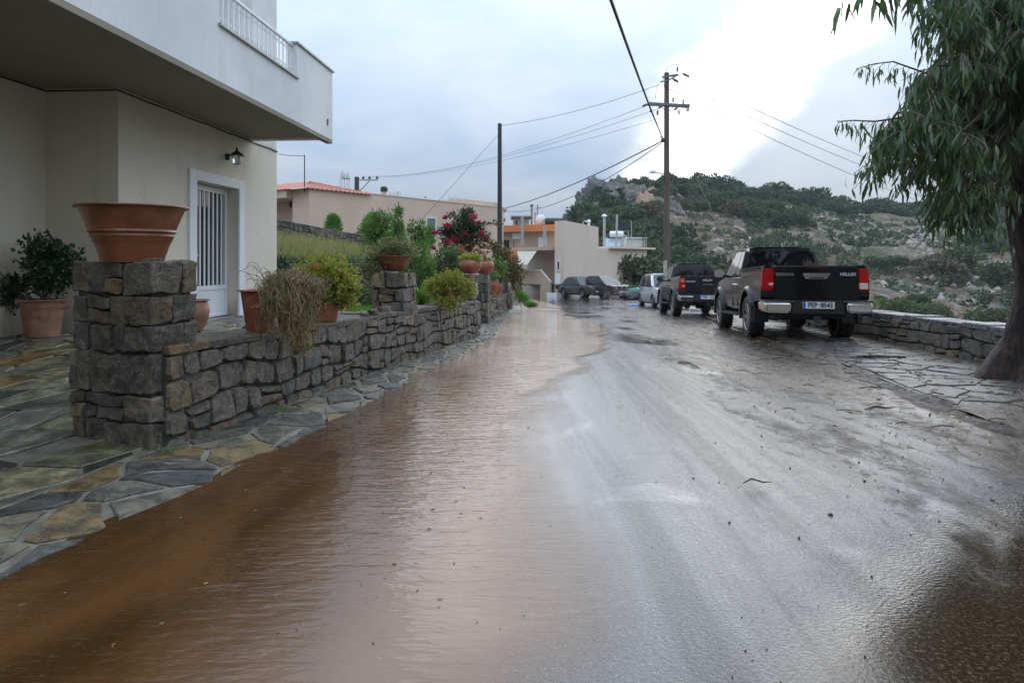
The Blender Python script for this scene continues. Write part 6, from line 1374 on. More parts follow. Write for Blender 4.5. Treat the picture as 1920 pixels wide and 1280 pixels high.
def car(name, label, loc, rotz, pitch, pm, L, Wd, Hh, wb, fo, hood, belt, deck, cab, wr=.30, sedan=False, plate_z=.45, cat='car', light='clear_lens', trim=None, tint='carglass'):
    """local +y is forward; fo is the front overhang; cab = (rear base y, front base y, rear top y, front top y)"""
    t_ = thing(name, label, cat, loc, (pitch, 0, rotz)); pt = M[pm]; hw_ = Wd / 2; yr = -(L - wb - fo); yf = wb + fo
    poly = [(yr + .04, .30)] + arch(0, wr + .07, wr, .26) + arch(wb, wr + .07, wr, .26) + [(yf - .10, .24), (yf, .36), (yf + .005, .58), (yf - .08, hood - .10), (yf - .35, hood - .02), (cab[1], belt), (cab[0], belt + .01), (yr + .12 if sedan else yr + .05, deck), (yr, deck - .2), (yr, .5)]
    def prof(y, z):
        k = 1 - .07 * max(0, z - .62) / .35 - .05 * max(0, .4 - z) / .2
        e = max(0, (y - (yf - .75)) / .75); k *= 1 - .20 * e ** 2.2
        e = max(0, ((yr + .6) - y) / .6); k *= 1 - .12 * e ** 2
        return k
    shaped(poly, hw_, (.36, .48, .60, .72, .82), prof, pt, 'body', t_, .045, (yf - .5, yf - .3, yf - .12, yr + .3, yr + .12, wb - .1))
    xb, xt = hw_ * .925, hw_ * .70; zb, zt = belt - .03, Hh
    vb = [(-xb, cab[0], zb), (xb, cab[0], zb), (xb, cab[1], zb), (-xb, cab[1], zb)]; vt = [(-xt, cab[2], zt - .03), (xt, cab[2], zt - .03), (xt, cab[3], zt), (-xt, cab[3], zt)]
    MB().hexa(vb + vt).build('cabin', pt, t_, bevel=.09, seg=4, smooth=True)
    panel([vb[2], vb[3], vt[3], vt[2]], (.06, .06, .05, .08), .004, M[tint], 'windscreen', t_, cut=.08); panel([vb[0], vb[1], vt[1], vt[0]], (.08, .08, .10, .12), .004, M[tint], 'rear_window', t_)
    for s_ in (-1, 1):
        q = [vb[3], vb[0], vt[0], vt[3]] if s_ < 0 else [vb[1], vb[2], vt[2], vt[1]]
        for a, b_ in ((.09, .54), (.50, .08)) if s_ < 0 else ((.08, .50), (.54, .09)): panel(q, (a, b_, .08, .14), .004, M['tint'] if tint == 'carglass' and pm != 'paint_white' else M[tint], 'side_window', t_)
        for wy in (0, wb): wheel(t_, s_ * (hw_ - .10), wy, wr, .20, s_, 'rim', 7)
        MB().hexa([(s_ * (hw_ - .03), cab[1] - .42, belt), (s_ * (hw_ + .16), cab[1] - .40, belt + .01), (s_ * (hw_ + .15), cab[1] - .30, belt + .01), (s_ * (hw_ - .03), cab[1] - .30, belt), (s_ * (hw_ - .03), cab[1] - .42, belt + .13), (s_ * (hw_ + .15), cab[1] - .40, belt + .14), (s_ * (hw_ + .13), cab[1] - .32, belt + .13), (s_ * (hw_ - .03), cab[1] - .32, belt + .12)]).build('wing_mirror', pt if pm != 'paint_white' else M['black'], t_, bevel=.025)
        z0, z1 = hood - .28, hood - .09
        MB().hexa([(s_ * hw_ * .42, yf + .0, z0 + .02), (s_ * hw_ * .84, yf - .10, z0), (s_ * hw_ * .80, yf - .3, z0), (s_ * hw_ * .42, yf - .2, z0), (s_ * hw_ * .50, yf - .045, z1 - .03), (s_ * hw_ * .89, yf - .30, z1 + .02), (s_ * hw_ * .80, yf - .4, z1), (s_ * hw_ * .50, yf - .3, z1 - .02)]).build('headlight', M[light], t_, bevel=.02)
        MB().box(s_ * (hw_ * .60) - .06, s_ * (hw_ * .60) + .06, yf - .03, yf + .008, .30, .37).build('fog_lamp', M['clear_lens'], t_)
        MB().hexa([(s_ * hw_ * .7, yr - .0, .62), (s_ * hw_ * .87, yr + .02, .62), (s_ * hw_ * .88, yr + .2, .62), (s_ * hw_ * .7, yr + .2, .62), (s_ * hw_ * .7, yr + .01, .86), (s_ * hw_ * .82, yr + .05, .86), (s_ * hw_ * .84, yr + .2, .86), (s_ * hw_ * .7, yr + .2, .86)]).build('tail_light', M['red_lens'], t_)
        for y in (cab[0] + (cab[1] - cab[0]) * .08, (cab[0] + cab[1]) * .5, cab[1] - .12): MB().box(s_ * hw_ * .94 if s_ > 0 else -hw_ * .992, hw_ * .992 if s_ > 0 else -hw_ * .94, y, y + .012, .36, .60).build('door_seam', M['black'], t_)
    MB().box(-hw_ * .62, hw_ * .62, yf - .06, yf + .012, .27 if not trim else .44, .40 if not trim else .52).build('bumper_trim' if trim else 'grille', M['black'], t_, bevel=.01)
    MB().box(-hw_ * .34, hw_ * .34, yf - .08, yf - .012, hood - .2, hood - .13).build('upper_grille', M['black'], t_, bevel=.01)
    MB().lathe([(.055, 0), (.06, .012), (.04, .016), (.035, 0)], 16, (0, yf + .0, hood - .17), 'y', (1.25, .8)).build('badge', M['chrome'], t_)
    p = plate(t_, (0, yf + .022, plate_z), .52, .115); p.rotation_euler = (0, 0, math.pi)
    MB().box(-hw_ * .8, hw_ * .8, .3, wb - .3, .18, .32).build('floor_pan', M['black'], t_)
    return t_
car('parked_car', 'silver-white family car facing the camera behind the second pickup', (7.30, 34.4, gy(34.3)), R(180 + 2), R(1.6), 'paint_white', 4.03, 1.74, 1.63, 2.60, .80, .93, .98, 1.0, (-.62, 2.42, -.35, 1.45), .31, trim=True, plate_z=.42)
car('parked_car', 'dark blue-black hatchback with bright headlights facing right by the corner house', (5.93, 48.3, gy(48.3)), R(180 + 26), R(1.0), 'paint_navy', 3.78, 1.68, 1.53, 2.46, .72, .92, .96, .98, (-.52, 2.28, -.28, 1.15), .30)
car('parked_car', 'dark grey saloon car parked left of the hatchback', (4.45, 49.6, gy(49.6)), R(180 + 26), R(1.0), 'paint_grey', 4.35, 1.70, 1.46, 2.55, .85, .86, .90, .92, (-.50, 2.05, .0, 1.25), .30, sedan=True)
# ------------------------------------------------------------ the eucalyptus on the right
def eucalyptus():
    base = Vector((5.70, 7.3, gy(7.3))); t_ = thing('eucalyptus_tree', 'big leaning eucalyptus with reddish trunk and drooping leaves over the verge', 'tree', base); rng = np.random.default_rng(11)
    # trunk: fluted, leaning to the right, flaring into roots
    path = [Vector(p) for p in ((0, 0, -.15), (.03, 0, .12), (.06, 0, .45), (.10, .02, .95), (.0, .05, 1.5), (-.10, .08, 2.1), (-.08, .1, 2.7), (.12, .15, 3.4), (.18, .2, 4.4), (.3, .3, 5.6), (.35, .35, 7.0))]; rad = [.66, .52, .38, .29, .27, .25, .235, .21, .17, .12, .06]
    seg = 40; rings = []
    fine = []; 
    for i in range(len(path) - 1):
        for k in range(5): s_ = k / 5; fine.append((path[i].lerp(path[i + 1], s_), rad[i] * (1 - s_) + rad[i + 1] * s_))
    fine.append((path[-1], rad[-1])); V = []; Q = []
    for i, (p, r) in enumerate(fine):
        for k in range(seg):
            a = 2 * math.pi * k / seg; fl = max(0, 1 - p.z / 1.1); wob_ = 1 + .10 * math.sin(3 * a + p.z * 1.3) + (.13 * math.sin(5 * a + .8) + .08 * math.sin(9 * a)) * fl + .10 * mnoise.noise(Vector((math.cos(a) * 2.2, math.sin(a) * 2.2, p.z * 1.6))) + .06 * mnoise.noise(Vector((math.cos(a) * 6, math.sin(a) * 6, p.z * 2.2)))
            V.append((p.x + r * wob_ * math.cos(a), p.y + r * wob_ * math.sin(a), p.z))
    for i in range(len(fine) - 1):
        for k in range(seg): Q.append((i * seg + k, i * seg + (k + 1) % seg, (i + 1) * seg + (k + 1) % seg, (i + 1) * seg + k))
    link('trunk', npmesh('trunk', V, Q, True), M['bark'], t_)
    for a, L in ((2.9, .75), (3.7, .65), (4.4, .7), (5.2, .6)):
        pts = [Vector((math.cos(a) * r_, math.sin(a) * r_, z_)) for r_, z_ in ((.30, .12), (.45, .05), (.56, .02), (L, -.03))]; MB().tube(pts, [.12, .08, .05, .02], 8).build('root', M['bark'], t_, smooth=True)
    # where the leaves hang: clumps given by where they show and how far off they are
    cl = []
    inside = [(0, 1750), (60, 1765), (90, 1800), (110, 1735), (150, 1700), (200, 1680), (235, 1640), (290, 1640), (340, 1700), (400, 1760), (430, 1780)]
    iy, ix = zip(*inside)
    tries = 0
    while len(cl) < 300:
        y = rng.uniform(-40, 400); xl = np.interp(y, iy, ix) + 24; x = rng.uniform(xl, 2080)
        D = rng.uniform(5.7, 8.6)
        if y > 250 and x > 1875 : continue
        if y > 280 and rng.random() < .25: continue
        cl.append((x, y, D, 1))
    # upper crown outside the picture (it darkens the road on the right)
    up = []
    while len(up) < 150:
        y = rng.uniform(-760, -30); x = rng.uniform(1640 + max(0, (-y - 450)) * .5, 2500); up.append((x, y, rng.uniform(5.6, 9.5), 0))
    crown = bpy.data.objects.new('crown', None); COL.objects.link(crown); crown.parent = t_
    top = Vector((.2, .15, 3.2)); br = MB(); LV = []; LD = []; LL = []
    hubs = [Vector(p) for p in ((-.75, -.4, 2.9), (-.75, .2, 3.3), (-.5, -.9, 2.8), (.5, -.6, 3.4), (-.5, .4, 4.6), (.6, .5, 4.8), (-.3, -.6, 5.4), (.8, -.5, 2.9), (0, .6, 6.2))]
    limb = MB()
    for h in hubs:
        z0 = min(6.2, max(2.3, h.z - .9)); s0 = next((p for p, r in fine if p.z >= z0), path[-1]); m_ = s0.lerp(h, .5) + Vector((0, 0, .12)); limb.tube([s0, m_, h], [.075, .045, .022], 8)
    limb.build('limb', M['bark'], t_, smooth=True)
    for (x, y, D, vis) in cl + up:
        c = P(x, y, D) - base; h = min(hubs, key=lambda q: (q - c).length); mid = h.lerp(c, .55) + Vector((rng.normal(0, .1), rng.normal(0, .1), .22)); br.tube([h, h.lerp(mid, .5) + Vector((0, 0, .05)), mid, c + Vector((0, 0, .1))], [.016, .012, .009, .005], 5, cap=False)
        nt = 6 if vis else 5
        for k in range(nt):
            a = rng.uniform(0, 6.28); L = rng.uniform(.25, .55); e = c + Vector((math.cos(a) * L * .7, math.sin(a) * L * .7, -rng.uniform(.0, .34))); q = c.lerp(e, .5) + Vector((0, 0, .07)); br.tube([c + Vector((0, 0, .08)), q, e], [.005, .004, .0022], 4, cap=False)
            for j in range(14 if vis else 11):
                s_ = rng.uniform(.15, 1.05); p = (c.lerp(q, s_ * 2) if s_ < .5 else q.lerp(e, s_ * 2 - 1)) + Vector(rng.normal(0, .035, 3)); LV.append(p); LD.append((rng.normal(0, .28) - .10, rng.normal(0, .28), -1.0)); LL.append(rng.uniform(.10, .19) if vis else rng.uniform(.16, .28))
    br.build('branch', M['twig'], crown)
    LV = np.array([list(p) for p in LV]); LD = np.array(LD); LL = np.array(LL)
    def lances(P0, Dr, Ln, wr=.155):
        n = len(P0); Dr = Dr / np.linalg.norm(Dr, axis=1, keepdims=True); rv = rng.normal(size=(n, 3)); sd_ = np.cross(Dr, rv); sd_ /= np.linalg.norm(sd_, axis=1, keepdims=True); nr = np.cross(sd_, Dr); cv_ = rng.normal(0, .10, n)[:, None]; Ln = Ln[:, None]; wd = Ln * wr * rng.uniform(.8, 1.3, (n, 1))
        def at(s_, w_): c = P0 + Dr * Ln * s_ + nr * Ln * cv_ * 4 * s_ * (1 - s_); return c - sd_ * wd * w_ / 2, c + sd_ * wd * w_ / 2
        a0, b0 = at(0, .10); a1, b1 = at(.33, 1.0); a2, b2 = at(.68, .72); a3, b3 = at(1.0, .04)
        V = np.stack([a0, b0, a1, b1, a2, b2, a3, b3], 1).reshape(-1, 3); i = np.arange(n)[:, None] * 8
        Q = np.concatenate([np.concatenate([i + k, i + k + 1, i + k + 3, i + k + 2], 1) for k in (0, 2, 4)], 0); return V, Q
    V, Q = lances(LV, LD, LL); tag(link('leaves', npmesh('leaves', V, Q, True), M['euc'], crown), kind='stuff')
    # the sprays that stick out against the sky: every leaf by itself
    var = []
    for k in range(7):
        V, Q = lances(np.zeros((1, 3)), np.array([[0, 0, -1.0]]), np.array([.15])); me = npmesh('leaf', V, Q, True); me.materials.append(M['euc']); var.append(me)
    sp = MB()
    def spray(pts, D0, D1, n, spread, fall):
        P_ = [P(x, y, D0 + (D1 - D0) * i / (len(pts) - 1)) - base for i, (x, y) in enumerate(pts)]; sp.tube(P_, list(np.linspace(.004, .013, len(P_))), 5)
        tw = []
        for k in range(int(n / 5)):
            s_ = (k + rng.random()) / (n / 5) * (len(P_) - 1) * .98; i = int(s_); a = P_[i].lerp(P_[i + 1], s_ - i); f = min(1, .25 + s_ / (len(P_) - 1) * 1.2); e = a + Vector((-rng.uniform(.02, .14) * f, rng.normal(0, .08), -rng.uniform(.03, fall) * f)); sp.tube([a, a.lerp(e, .5) + Vector((-.02, 0, .015)), e], [.003, .0025, .0015], 4)
            for j in range(5):
                q = a.lerp(e, rng.uniform(.1, 1)) + Vector(rng.normal(0, .012, 3)); o = bpy.data.objects.new('leaf', var[int(rng.integers(7))]); COL.objects.link(o); o.parent = crown; o.location = q; sc_ = rng.uniform(.55, 1.1) * (.6 + .4 * f); o.scale = (sc_, sc_, sc_); o.rotation_euler = (rng.normal(0, .25), rng.normal(.12, .28), rng.uniform(0, 6.28))
    spray([(1605, 130), (1640, 120), (1675, 116), (1720, 132), (1770, 150), (1830, 178)], 6.6, 7.1, 95, .1, .30)
    spray([(1570, 228), (1600, 226), (1640, 228), (1685, 222), (1720, 215)], 6.3, 6.7, 95, .1, .26)
    spray([(1690, 232), (1720, 245), (1760, 240), (1800, 230)], 6.2, 6.6, 40, .1, .3)
    spray([(1752, -8), (1772, 10), (1800, 20), (1850, 30)], 6.4, 6.9, 30, .1, .2)
    spray([(1762, 72), (1780, 60), (1815, 55), (1860, 60)], 6.4, 6.9, 30, .1, .2)
    sp.build('twig', M['twig'], crown)
eucalyptus()

# ------------------------------------------------------------ hillside shrubs, trees, rocks
def bush_mesh(seed, mt, n=420, lob=6, tall=.75, lf=.16):
    rng = np.random.default_rng(seed); blobs = [((0, 0, .40 * tall), (.42, .42, .36 * tall))]
    for k in range(lob): a = rng.uniform(0, 6.28); r = rng.uniform(.2, .42); blobs.append(((math.cos(a) * r, math.sin(a) * r, rng.uniform(.25, .75) * tall), (rng.uniform(.18, .34),) * 2 + (rng.uniform(.16, .3) * tall,)))
    p, d = blob_points(blobs, n, rng, .75); V, Q = leaf_cards(p, d * .9 + rng.normal(size=d.shape) * .5 + [0, 0, .3], lf * rng.uniform(.6, 1.4, n), lf * .8, .25, rng)
    # a dark inner body so the crown is not see-through
    me = npmesh('crown', V, Q); me.materials.append(mt); return me
def hillside():
    rng = np.random.default_rng(21); kinds = [('scrub', 'rounded dark green bush on the rocky hillside'), ('scrub2', 'olive green bush on the rocky hillside'), ('scrub3', 'brownish dry bush low on the hillside')]
    var = {k: [bush_mesh(100 + 10 * i + j, M[k], 1100, 8, .75, .105) for j in range(4)] for i, (k, _) in enumerate(kinds)}
    placed = []; n = 0; tries = 0
    while n < 290 and tries < 60000:
        tries += 1; x = rng.uniform(1000, 1990); X0 = (x - CX) / F; D = math.sqrt(rng.uniform(58 ** 2, 232 ** 2)); X = X0 * D
        Rr = float(np.interp(x, [960, 1150, 1300, 1500, 1900, 6000], [150, 165, 185, 205, 215, 215]))
        if D > Rr + 8: continue
        t = (D - 60) / (Rr - 60); z = float(terr(X, D)); yp = HY - (z - H) / D * F
        # dense near the top and in the gullies, open rock in the middle right
        den = mnoise.noise(Vector((X * .035, D * .03, 9.1))) + (.55 if t > .80 and x > 1240 else 0) + (.50 if x < 1240 and t < .72 else 0) + (.25 if t < .12 else 0) + (-.14 if .25 < t < .8 and x > 1290 else 0) - (.55 if x < 1290 and t > .72 else 0)
        if den < .05: continue
        if x < 1060 and D < 75: continue
        s_ = rng.uniform(3.0, 6.0) * (1.25 if t > .85 else 1) * (.75 if t < .1 else 1)
        if any((X - a) ** 2 + (D - b) ** 2 < (.36 * (s_ + c)) ** 2 for a, b, c in placed): continue
        placed.append((X, D, s_)); k, lb = kinds[int(rng.choice(3, p=[.60, .30, .10] if t > .3 else [.42, .34, .24]))]
        o = bpy.data.objects.new('hillside_bush', var[k][int(rng.integers(4))]); COL.objects.link(o); o.location = (X, D, z - .15); o.scale = (s_, s_, s_ * rng.uniform(.75, 1.05)); o.rotation_euler = (0, 0, rng.uniform(0, 6.28)); kind_ = {'scrub': 'rounded dark green bush', 'scrub2': 'olive green bush', 'scrub3': 'brownish dry bush'}[k]
        zone = 'on the skyline' if t > .88 else ('high on the slope' if t > .55 else ('midway up the slope' if t > .22 else 'at the foot of the hill'))
        side = 'left of the brown pole' if x < 1250 else ('right of the brown pole' if x < 1400 else ('above the nearest pickup' if x < 1620 else 'beside the eucalyptus'))
        lb = kind_ + ' ' + zone + ', ' + side; tag(o, lb, 'bush', kind_[:-4] + 'bushes ' + zone + ', ' + side); n += 1
    # brighter leafy bushes just behind the parapet
    for x, y, D, s_, lb in ((1665, 582, 21, 1.9, 'bright green bush just behind the parapet beside the nearest pickup'), (1640, 590, 20, 1.2, 'small bright green bush half hidden by the nearest pickup'), (1720, 520, 62, 5.0, 'big mid-green bush in the valley behind the parapet'), (1690, 500, 66, 4.6, 'mid-green bush above the bright one behind the parapet'), (1775, 510, 55, 4.2, 'mid-green bush in the valley left of the eucalyptus trunk'), (1850, 575, 40, 2.6, 'dark green bush behind the parapet beside the eucalyptus trunk'), (1262, 528, 64, 1.9, 'green bush behind the white car beside the pole')):
        me = bush_mesh(int(x), M['scrub4'] if 'bright' in lb else M['scrub2'], 5000, 10, .75, .055); p = P(x, y, D); p.z = float(terr(p.x, D)) - .1; o = bpy.data.objects.new('valley_bush', me); COL.objects.link(o); zc = H - (y - HY) * D / F
        hgt = min(s_ * 1.15, max(1.0, (zc - p.z) * 1.6)); o.location = p; o.scale = (s_, s_, hgt); tag(o, lb, 'bush')
    # undergrowth nobody could count, and the loose stones
    def scatter(name, base, n, smin, smax, mt, f, kind='stuff'):
        Vs, Qs = [], []; b0 = 0; bv = np.array([v.co[:] for v in base.vertices]); k = len(base.polygons[0].vertices); bq = np.array([list(p.vertices) for p in base.polygons])
        c = 0; tr = 0
        while c < n and tr < n * 30:
            tr += 1; x = rng.uniform(1010, 2080); D = math.sqrt(rng.uniform(52 ** 2, 225 ** 2)); X = (x - CX) / F * D
            if not f(x, X, D): continue
            z = float(terr(X, D)); s_ = rng.uniform(smin, smax); a = rng.uniform(0, 6.28); ca, sa = math.cos(a), math.sin(a); v = bv * s_ * rng.uniform(.7, 1.25, 3); v = np.stack([v[:, 0] * ca - v[:, 1] * sa + X, v[:, 0] * sa + v[:, 1] * ca + D, v[:, 2] + z - .05], 1); Vs.append(v); Qs.append(bq + b0); b0 += len(bv); c += 1
        return tag(link(name, npmesh(name, np.concatenate(Vs), np.concatenate(Qs)), mt), kind=kind)
    small = bush_mesh(77, M['scrub'], 90, 3, .75, .2)
    scatter('undergrowth', small, 1500, .8, 2.2, M['scrub2'], lambda x, X, D: mnoise.noise(Vector((X * .06, D * .05, 2))) > -.12)
    scatter('undergrowth', small, 900, .8, 2.6, M['scrub'], lambda x, X, D: mnoise.noise(Vector((X * .05, D * .05, 5))) > -.05)
    bm = bmesh.new(); bmesh.ops.create_icosphere(bm, subdivisions=1, radius=.5)
    for v in bm.verts: v.co *= random.uniform(.7, 1.2); v.co.z *= .8
    rk = bpy.data.meshes.new('rock'); bm.to_mesh(rk); bm.free()
    rmat = pbr('grey_limestone', (.20, .165, .13), (.36, .315, .265), .9, scale=.6, bump=.8, bscale=3, bdist=.2)
    scatter('rocks', rk, 5200, .35, 1.7, rmat, lambda x, X, D: mnoise.noise(Vector((X * .04, D * .045, 7.7))) + (.22 if x > 1290 else .06) > .02)
    rmat = pbr('weathered_crag', (.095, .086, .075), (.22, .20, .175), .9, scale=.7, bump=1, bscale=2.5, bdist=.4)
    # outcrops of the left summit: single boulders
    bv = []
    for k in range(5):
        bm = bmesh.new(); bmesh.ops.create_icosphere(bm, subdivisions=3, radius=.5); s0 = k * 13.7
        for v in bm.verts:
            d = v.co.normalized(); v.co *= 1 + .45 * mnoise.fractal(d * 1.6 + Vector((s0, 0, 0)), .8, 2.2, 5); v.co.z *= 1.15
        me = bpy.data.meshes.new('boulder'); bm.to_mesh(me); bm.free(); shade(me, 25); me.materials.append(rmat); bv.append(me)
    spots = [(1092, 371, 5), (1104, 362, 5), (1118, 352, 6), (1128, 372, 6), (1140, 349, 6), (1152, 356, 6), (1165, 346, 6), (1180, 366, 6), (1196, 352, 6), (1212, 352, 7), (1216, 368, 8), (1206, 385, 6), (1232, 356, 7), (1246, 366, 7), (1262, 380, 6), (1270, 350, 5), (1284, 358, 5), (1262, 392, 6), (1100, 385, 4), (1150, 380, 5), (1234, 380, 7), (1300, 365, 4), (1086, 380, 4)]
    ochre = pbr('ochre_cliff', (.30, .19, .12), (.40, .30, .23), .9, scale=.5, bump=.8, bscale=3, bdist=.2)
    spots = [(x + rng.uniform(-9, 9), y + rng.uniform(-5, 9), s_ * rng.uniform(.35, .75), x in (1216, 1206)) for x, y, s_ in spots for _ in range(3)]
    for x, y, s_, och in spots:
        lo, hi = 90, 178; D = 160
        for k in range(30):
            D = (lo + hi) / 2; z = float(terr((x - CX) / F * D, D)); yp = HY - (z - H) / D * F
            if yp > y + 3: lo = D
            else: hi = D
        me = bv[int(rng.integers(5))]; o = bpy.data.objects.new('boulder', me); COL.objects.link(o); D = min(D, 168); o.location = ((x - CX) / F * D, D, H - (y - HY) * D / F - s_ * .15); o.scale = (s_ * rng.uniform(.8, 1.2), s_, s_ * rng.uniform(.9, 1.5)); o.rotation_euler = (rng.uniform(-.3, .3), rng.uniform(-.3, .3), rng.uniform(0, 6.28))
        if och: o.data = me.copy(); o.data.materials.clear(); o.data.materials.append(ochre); tag(o, 'tall ochre-faced rock below the left summit', 'boulder', 'ochre rocks of the summit')
        else: tag(o, 'grey limestone outcrop on the left summit, ' + ('left of the ochre rock face' if x < 1200 else 'right of the ochre rock face'), 'boulder', 'grey boulders ' + ('left' if x < 1200 else 'right') + ' of the ochre face')
hillside()

# ------------------------------------------------------------ mud, twigs and grit left on the road
def mud_bank():
    ys = np.arange(4.3, 13.2, .05); us = np.linspace(-1, 1, 13); X = np.zeros((len(ys), 13)); Y = X.copy(); Z = X.copy()
    for i, y in enumerate(ys):
        w_ = .20 + .12 * mnoise.noise(Vector((y * 1.1, 0, 4))); h = max(.0, .032 + .045 * mnoise.noise(Vector((y * 1.7, 3, 4)))) * float(np.interp(y, [4.3, 5, 12, 13.2], [1, 1, .8, 0]))
        for j, u in enumerate(us):
            X[i, j] = float(pavx(y)) - .03 + u * w_ + .06 * mnoise.noise(Vector((y * 3, u, 9))); Y[i, j] = y; Z[i, j] = gy(y) - .006 + h * max(0, 1 - u * u) * (1 + .9 * mnoise.noise(Vector((X[i, j] * 11, y * 11, 0)))) + .008 * mnoise.noise(Vector((X[i, j] * 30, y * 30, 0)))
    m = pbr('wet_mud', (.022, .014, .009), (.062, .040, .026), .32, .7, scale=9, bump=.9, bscale=35, bdist=.02); M['mud'] = m
    tag(link('mud', gridmesh('mud', X, Y, Z), m), kind='stuff')
    # churned soil round the tree foot
    us = np.linspace(0, 1, 40); vs = np.linspace(0, 1, 40); U, V_ = np.meshgrid(us, vs, indexing='ij'); Y2 = 3.2 + U * 4.6; X2 = np.interp(Y2, [3, 5.4, 6.2, 7.0, 8], [3.2, 4.0, 4.5, 4.9, 5.3]) + V_ * 2.6; n_ = bumpy(X2, Y2, 3.5, .05) + bumpy(X2, Y2, 12, .02)
    edge = np.minimum(np.minimum(U, 1 - U), V_) * 6; Z2 = gz(Y2) + np.clip(edge, 0, 1) * .06 - .01 + n_ * np.clip(edge, 0, 1)
    tag(link('soil', gridmesh('soil', X2, Y2, Z2), m), kind='structure')
mud_bank()
def grit():
    rng = np.random.default_rng(31); bm = bmesh.new(); bmesh.ops.create_icosphere(bm, subdivisions=1, radius=.5); bv = np.array([v.co[:] for v in bm.verts]); bq = np.array([[v.index for v in f.verts] for f in bm.faces]); bm.free()
    Vs, Qs = [], []; b0 = 0
    for i in range(2200):
        y = 2 + 12 * rng.random() ** 1.3; hi = float(pavx(y)); x = hi - abs(rng.normal(0, .34)) * (hi - .8) if rng.random() < .75 else rng.uniform(.6, hi)
        if x < .5: continue
        s_ = .004 + .008 * rng.random() ** 4 + (.008 if rng.random() < .02 else 0); v = bv * s_ * rng.uniform(.6, 1.5, 3) + [x, y, gy(y) + s_ * .2]; Vs.append(v); Qs.append(bq + b0); b0 += len(bv)
    tag(link('grit', npmesh('grit', np.concatenate(Vs), np.concatenate(Qs)), M['stone']), kind='stuff')
    # wind-blown twigs and bark strips; leaves
    b = MB()
    for i in range(240):
        y = rng.uniform(5, 15); x = float(pavx(y)) + rng.normal(.4, .8); 
        if x > parx(y) - .1: continue
        a = rng.normal(0, .5); L = rng.uniform(.04, .22); z = gy(y) + .035; d = Vector((math.cos(a), math.sin(a) * .6, 0)); b.tube([(x, y, z), Vector((x, y, z + .012)) + d * L * .5 + Vector((0, rng.normal(0, .01), 0)), Vector((x, y, z)) + d * L], rng.uniform(.002, .006), 4)
    tag(b.build('litter', M['twig']), kind='stuff')
    p = []; 
    for i in range(700):
        y = rng.uniform(4, 17); x = float(pavx(y)) + rng.normal(.5, 1.0)
        if x < parx(y) - .1: p.append((x, y, gy(y) + .032))
    p = np.array(p); V, Q = leaf_cards(p, rng.normal(size=p.shape) * [1, 1, .12], .075, .018, .05, rng); tag(link('fallen_leaves', npmesh('fallen_leaves', V, Q), M['straw']), kind='stuff')
    for (x, y, L, a, r, lb) in ((1420, 914, .16, .05, .006, 'short dark stick lying flat on the right half of the wet road'), (1650, 772, .28, .2, .012, 'dark broken stick on the road near the mud ridge'), (1640, 675, .9, .1, .03, 'long bark strip lying on the paving in front of the parapet'), (1790, 668, .5, -.6, .03, 'curled piece of bark leaning against the parapet')):
        D = 3
        for k in range(40): D = 1280 * float(drop(D)) / (y - HY)
        c = Vector(((x - CX) / F * D, D, gy(D) + .03)); d = Vector((math.cos(a), math.sin(a), .02)) * L / 2; o = MB().tube([-d, -d * .3 + Vector((0, .02, .015)), d * .4, d], [r * .6, r, r * .9, r * .3], 6).build('stick', M['bark'] if r > .02 else M['twig'], None, c); tag(o, lb, 'stick')
grit()
def floating():
    rng = np.random.default_rng(41); p = []
    for i in range(220):
        y = 2.2 + 14 * rng.random() ** 1.5; lo = float(edgex(y)) + .1; p.append((lo + (np.interp(y, _xw_y, _xw) - lo) * rng.random() ** 1.2, y, gy(y) + .010))
    p = np.array(p); V, Q = leaf_cards(p, rng.normal(size=p.shape) * [1, 1, .05], .022 * rng.uniform(.4, 1.5, len(p)), .009, .05, rng); tag(link('floating_debris', npmesh('floating_debris', V, Q), M['straw']), kind='stuff')
floating()
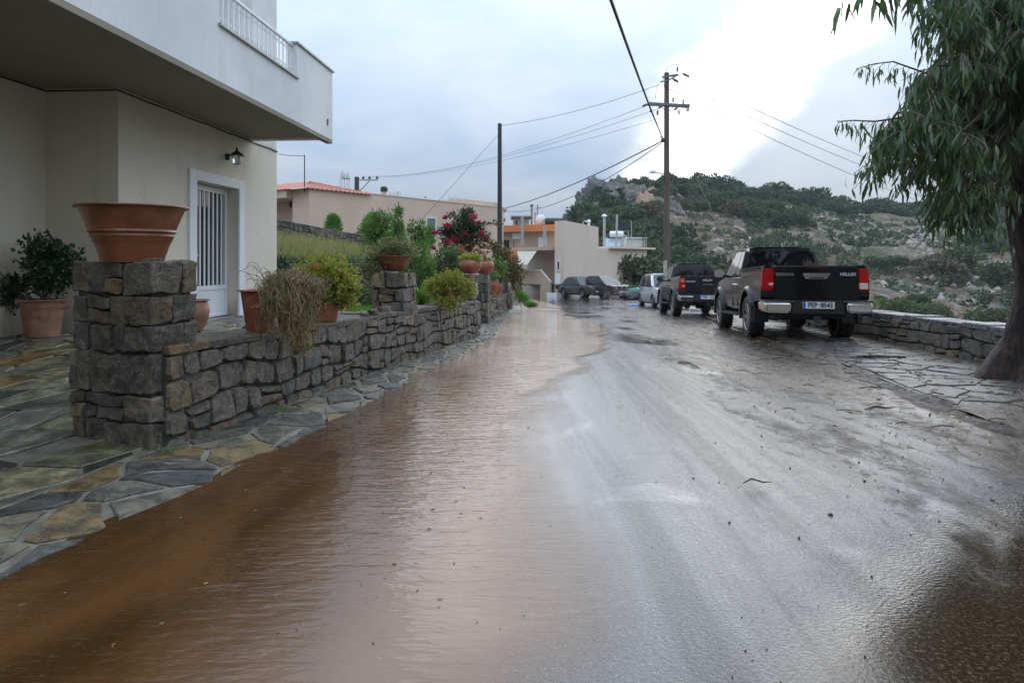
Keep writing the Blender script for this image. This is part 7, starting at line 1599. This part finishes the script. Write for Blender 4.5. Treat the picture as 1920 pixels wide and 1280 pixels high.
def rubbish():
    B = P(1187, 556, 44); B.z = gy(44); t_ = thing('rubbish_heap', 'heap of flood debris with a green sack beside the white car', 'rubbish heap', B); rng = np.random.default_rng(8); b = MB()
    for i in range(110):
        a = rng.uniform(0, 6.28); p = Vector((rng.normal(-.5, .75), rng.normal(0, .4), rng.uniform(.0, .35))); d = Vector((math.cos(a), math.sin(a), rng.normal(.2, .5))) * rng.uniform(.2, .7); b.tube([p, p + d * .5 + Vector((0, 0, .04)), p + d], rng.uniform(.008, .02), 4)
    b.build('branches', M['twig'], t_)
    for nm, loc, s_, mt in (('green_sack', (.15, 0, .45), (.5, .45, .34), pbr('green_plastic', (.012, .13, .075), (.02, .18, .10), .35, bump=.4, bscale=9)), ('dark_sack', (-.1, -.25, .22), (.75, .5, .34), M['tank_black']), ('grey_sack', (.75, 0, .30), (.5, .4, .4), M['wall_grey'])):
        bm = bmesh.new(); bmesh.ops.create_icosphere(bm, subdivisions=3, radius=1)
        for v in bm.verts: v.co *= 1 + .35 * mnoise.fractal(v.co * 1.7 + Vector(loc) * 9, .8, 2, 4); v.co = Vector((v.co.x * s_[0], v.co.y * s_[1], v.co.z * s_[2]))
        me = bpy.data.meshes.new(nm); bm.to_mesh(me); bm.free(); shade(me, 50); link(nm, me, mt, t_, loc)
    q = P(1194, 574, 35); o = MB().hexa([(-.5, -.2, 0), (.4, -.25, 0), (.5, .2, 0), (-.4, .2, 0), (-.5, -.2, .03), (.4, -.25, .05), (.5, .2, .03), (-.4, .2, .06)]).build('tarpaulin', pbr('blue_plastic', (.03, .13, .5), (.05, .18, .6), .4), None, (q.x, 35, gy(35) + .01)); tag(o, 'scrap of blue plastic sheet on the road beside the white car', 'plastic sheet')
    q = P(1310, 578, 27); o = MB().box(-.22, .22, -.15, .15, 0, .14).build('styrofoam_box', M['white_paint'], None, (q.x, 27.5, gy(27.5)), bevel=.02); tag(o, 'small white box lying on the verge under the second pickup', 'box')
rubbish()

def haze():
    m, t = mat('moist_air'); v = t.add('ShaderNodeVolumePrincipled', ins={'Density': .0003, 'Color': (.86, .92, 1.0, 1), 'Anisotropy': .2})
    t.l.new(v.outputs[0], t.add('ShaderNodeOutputMaterial').inputs['Volume'])
    tag(MB().box(-306, 306, -306, 306, -45, 60).build('haze', m), kind='stuff')
haze()
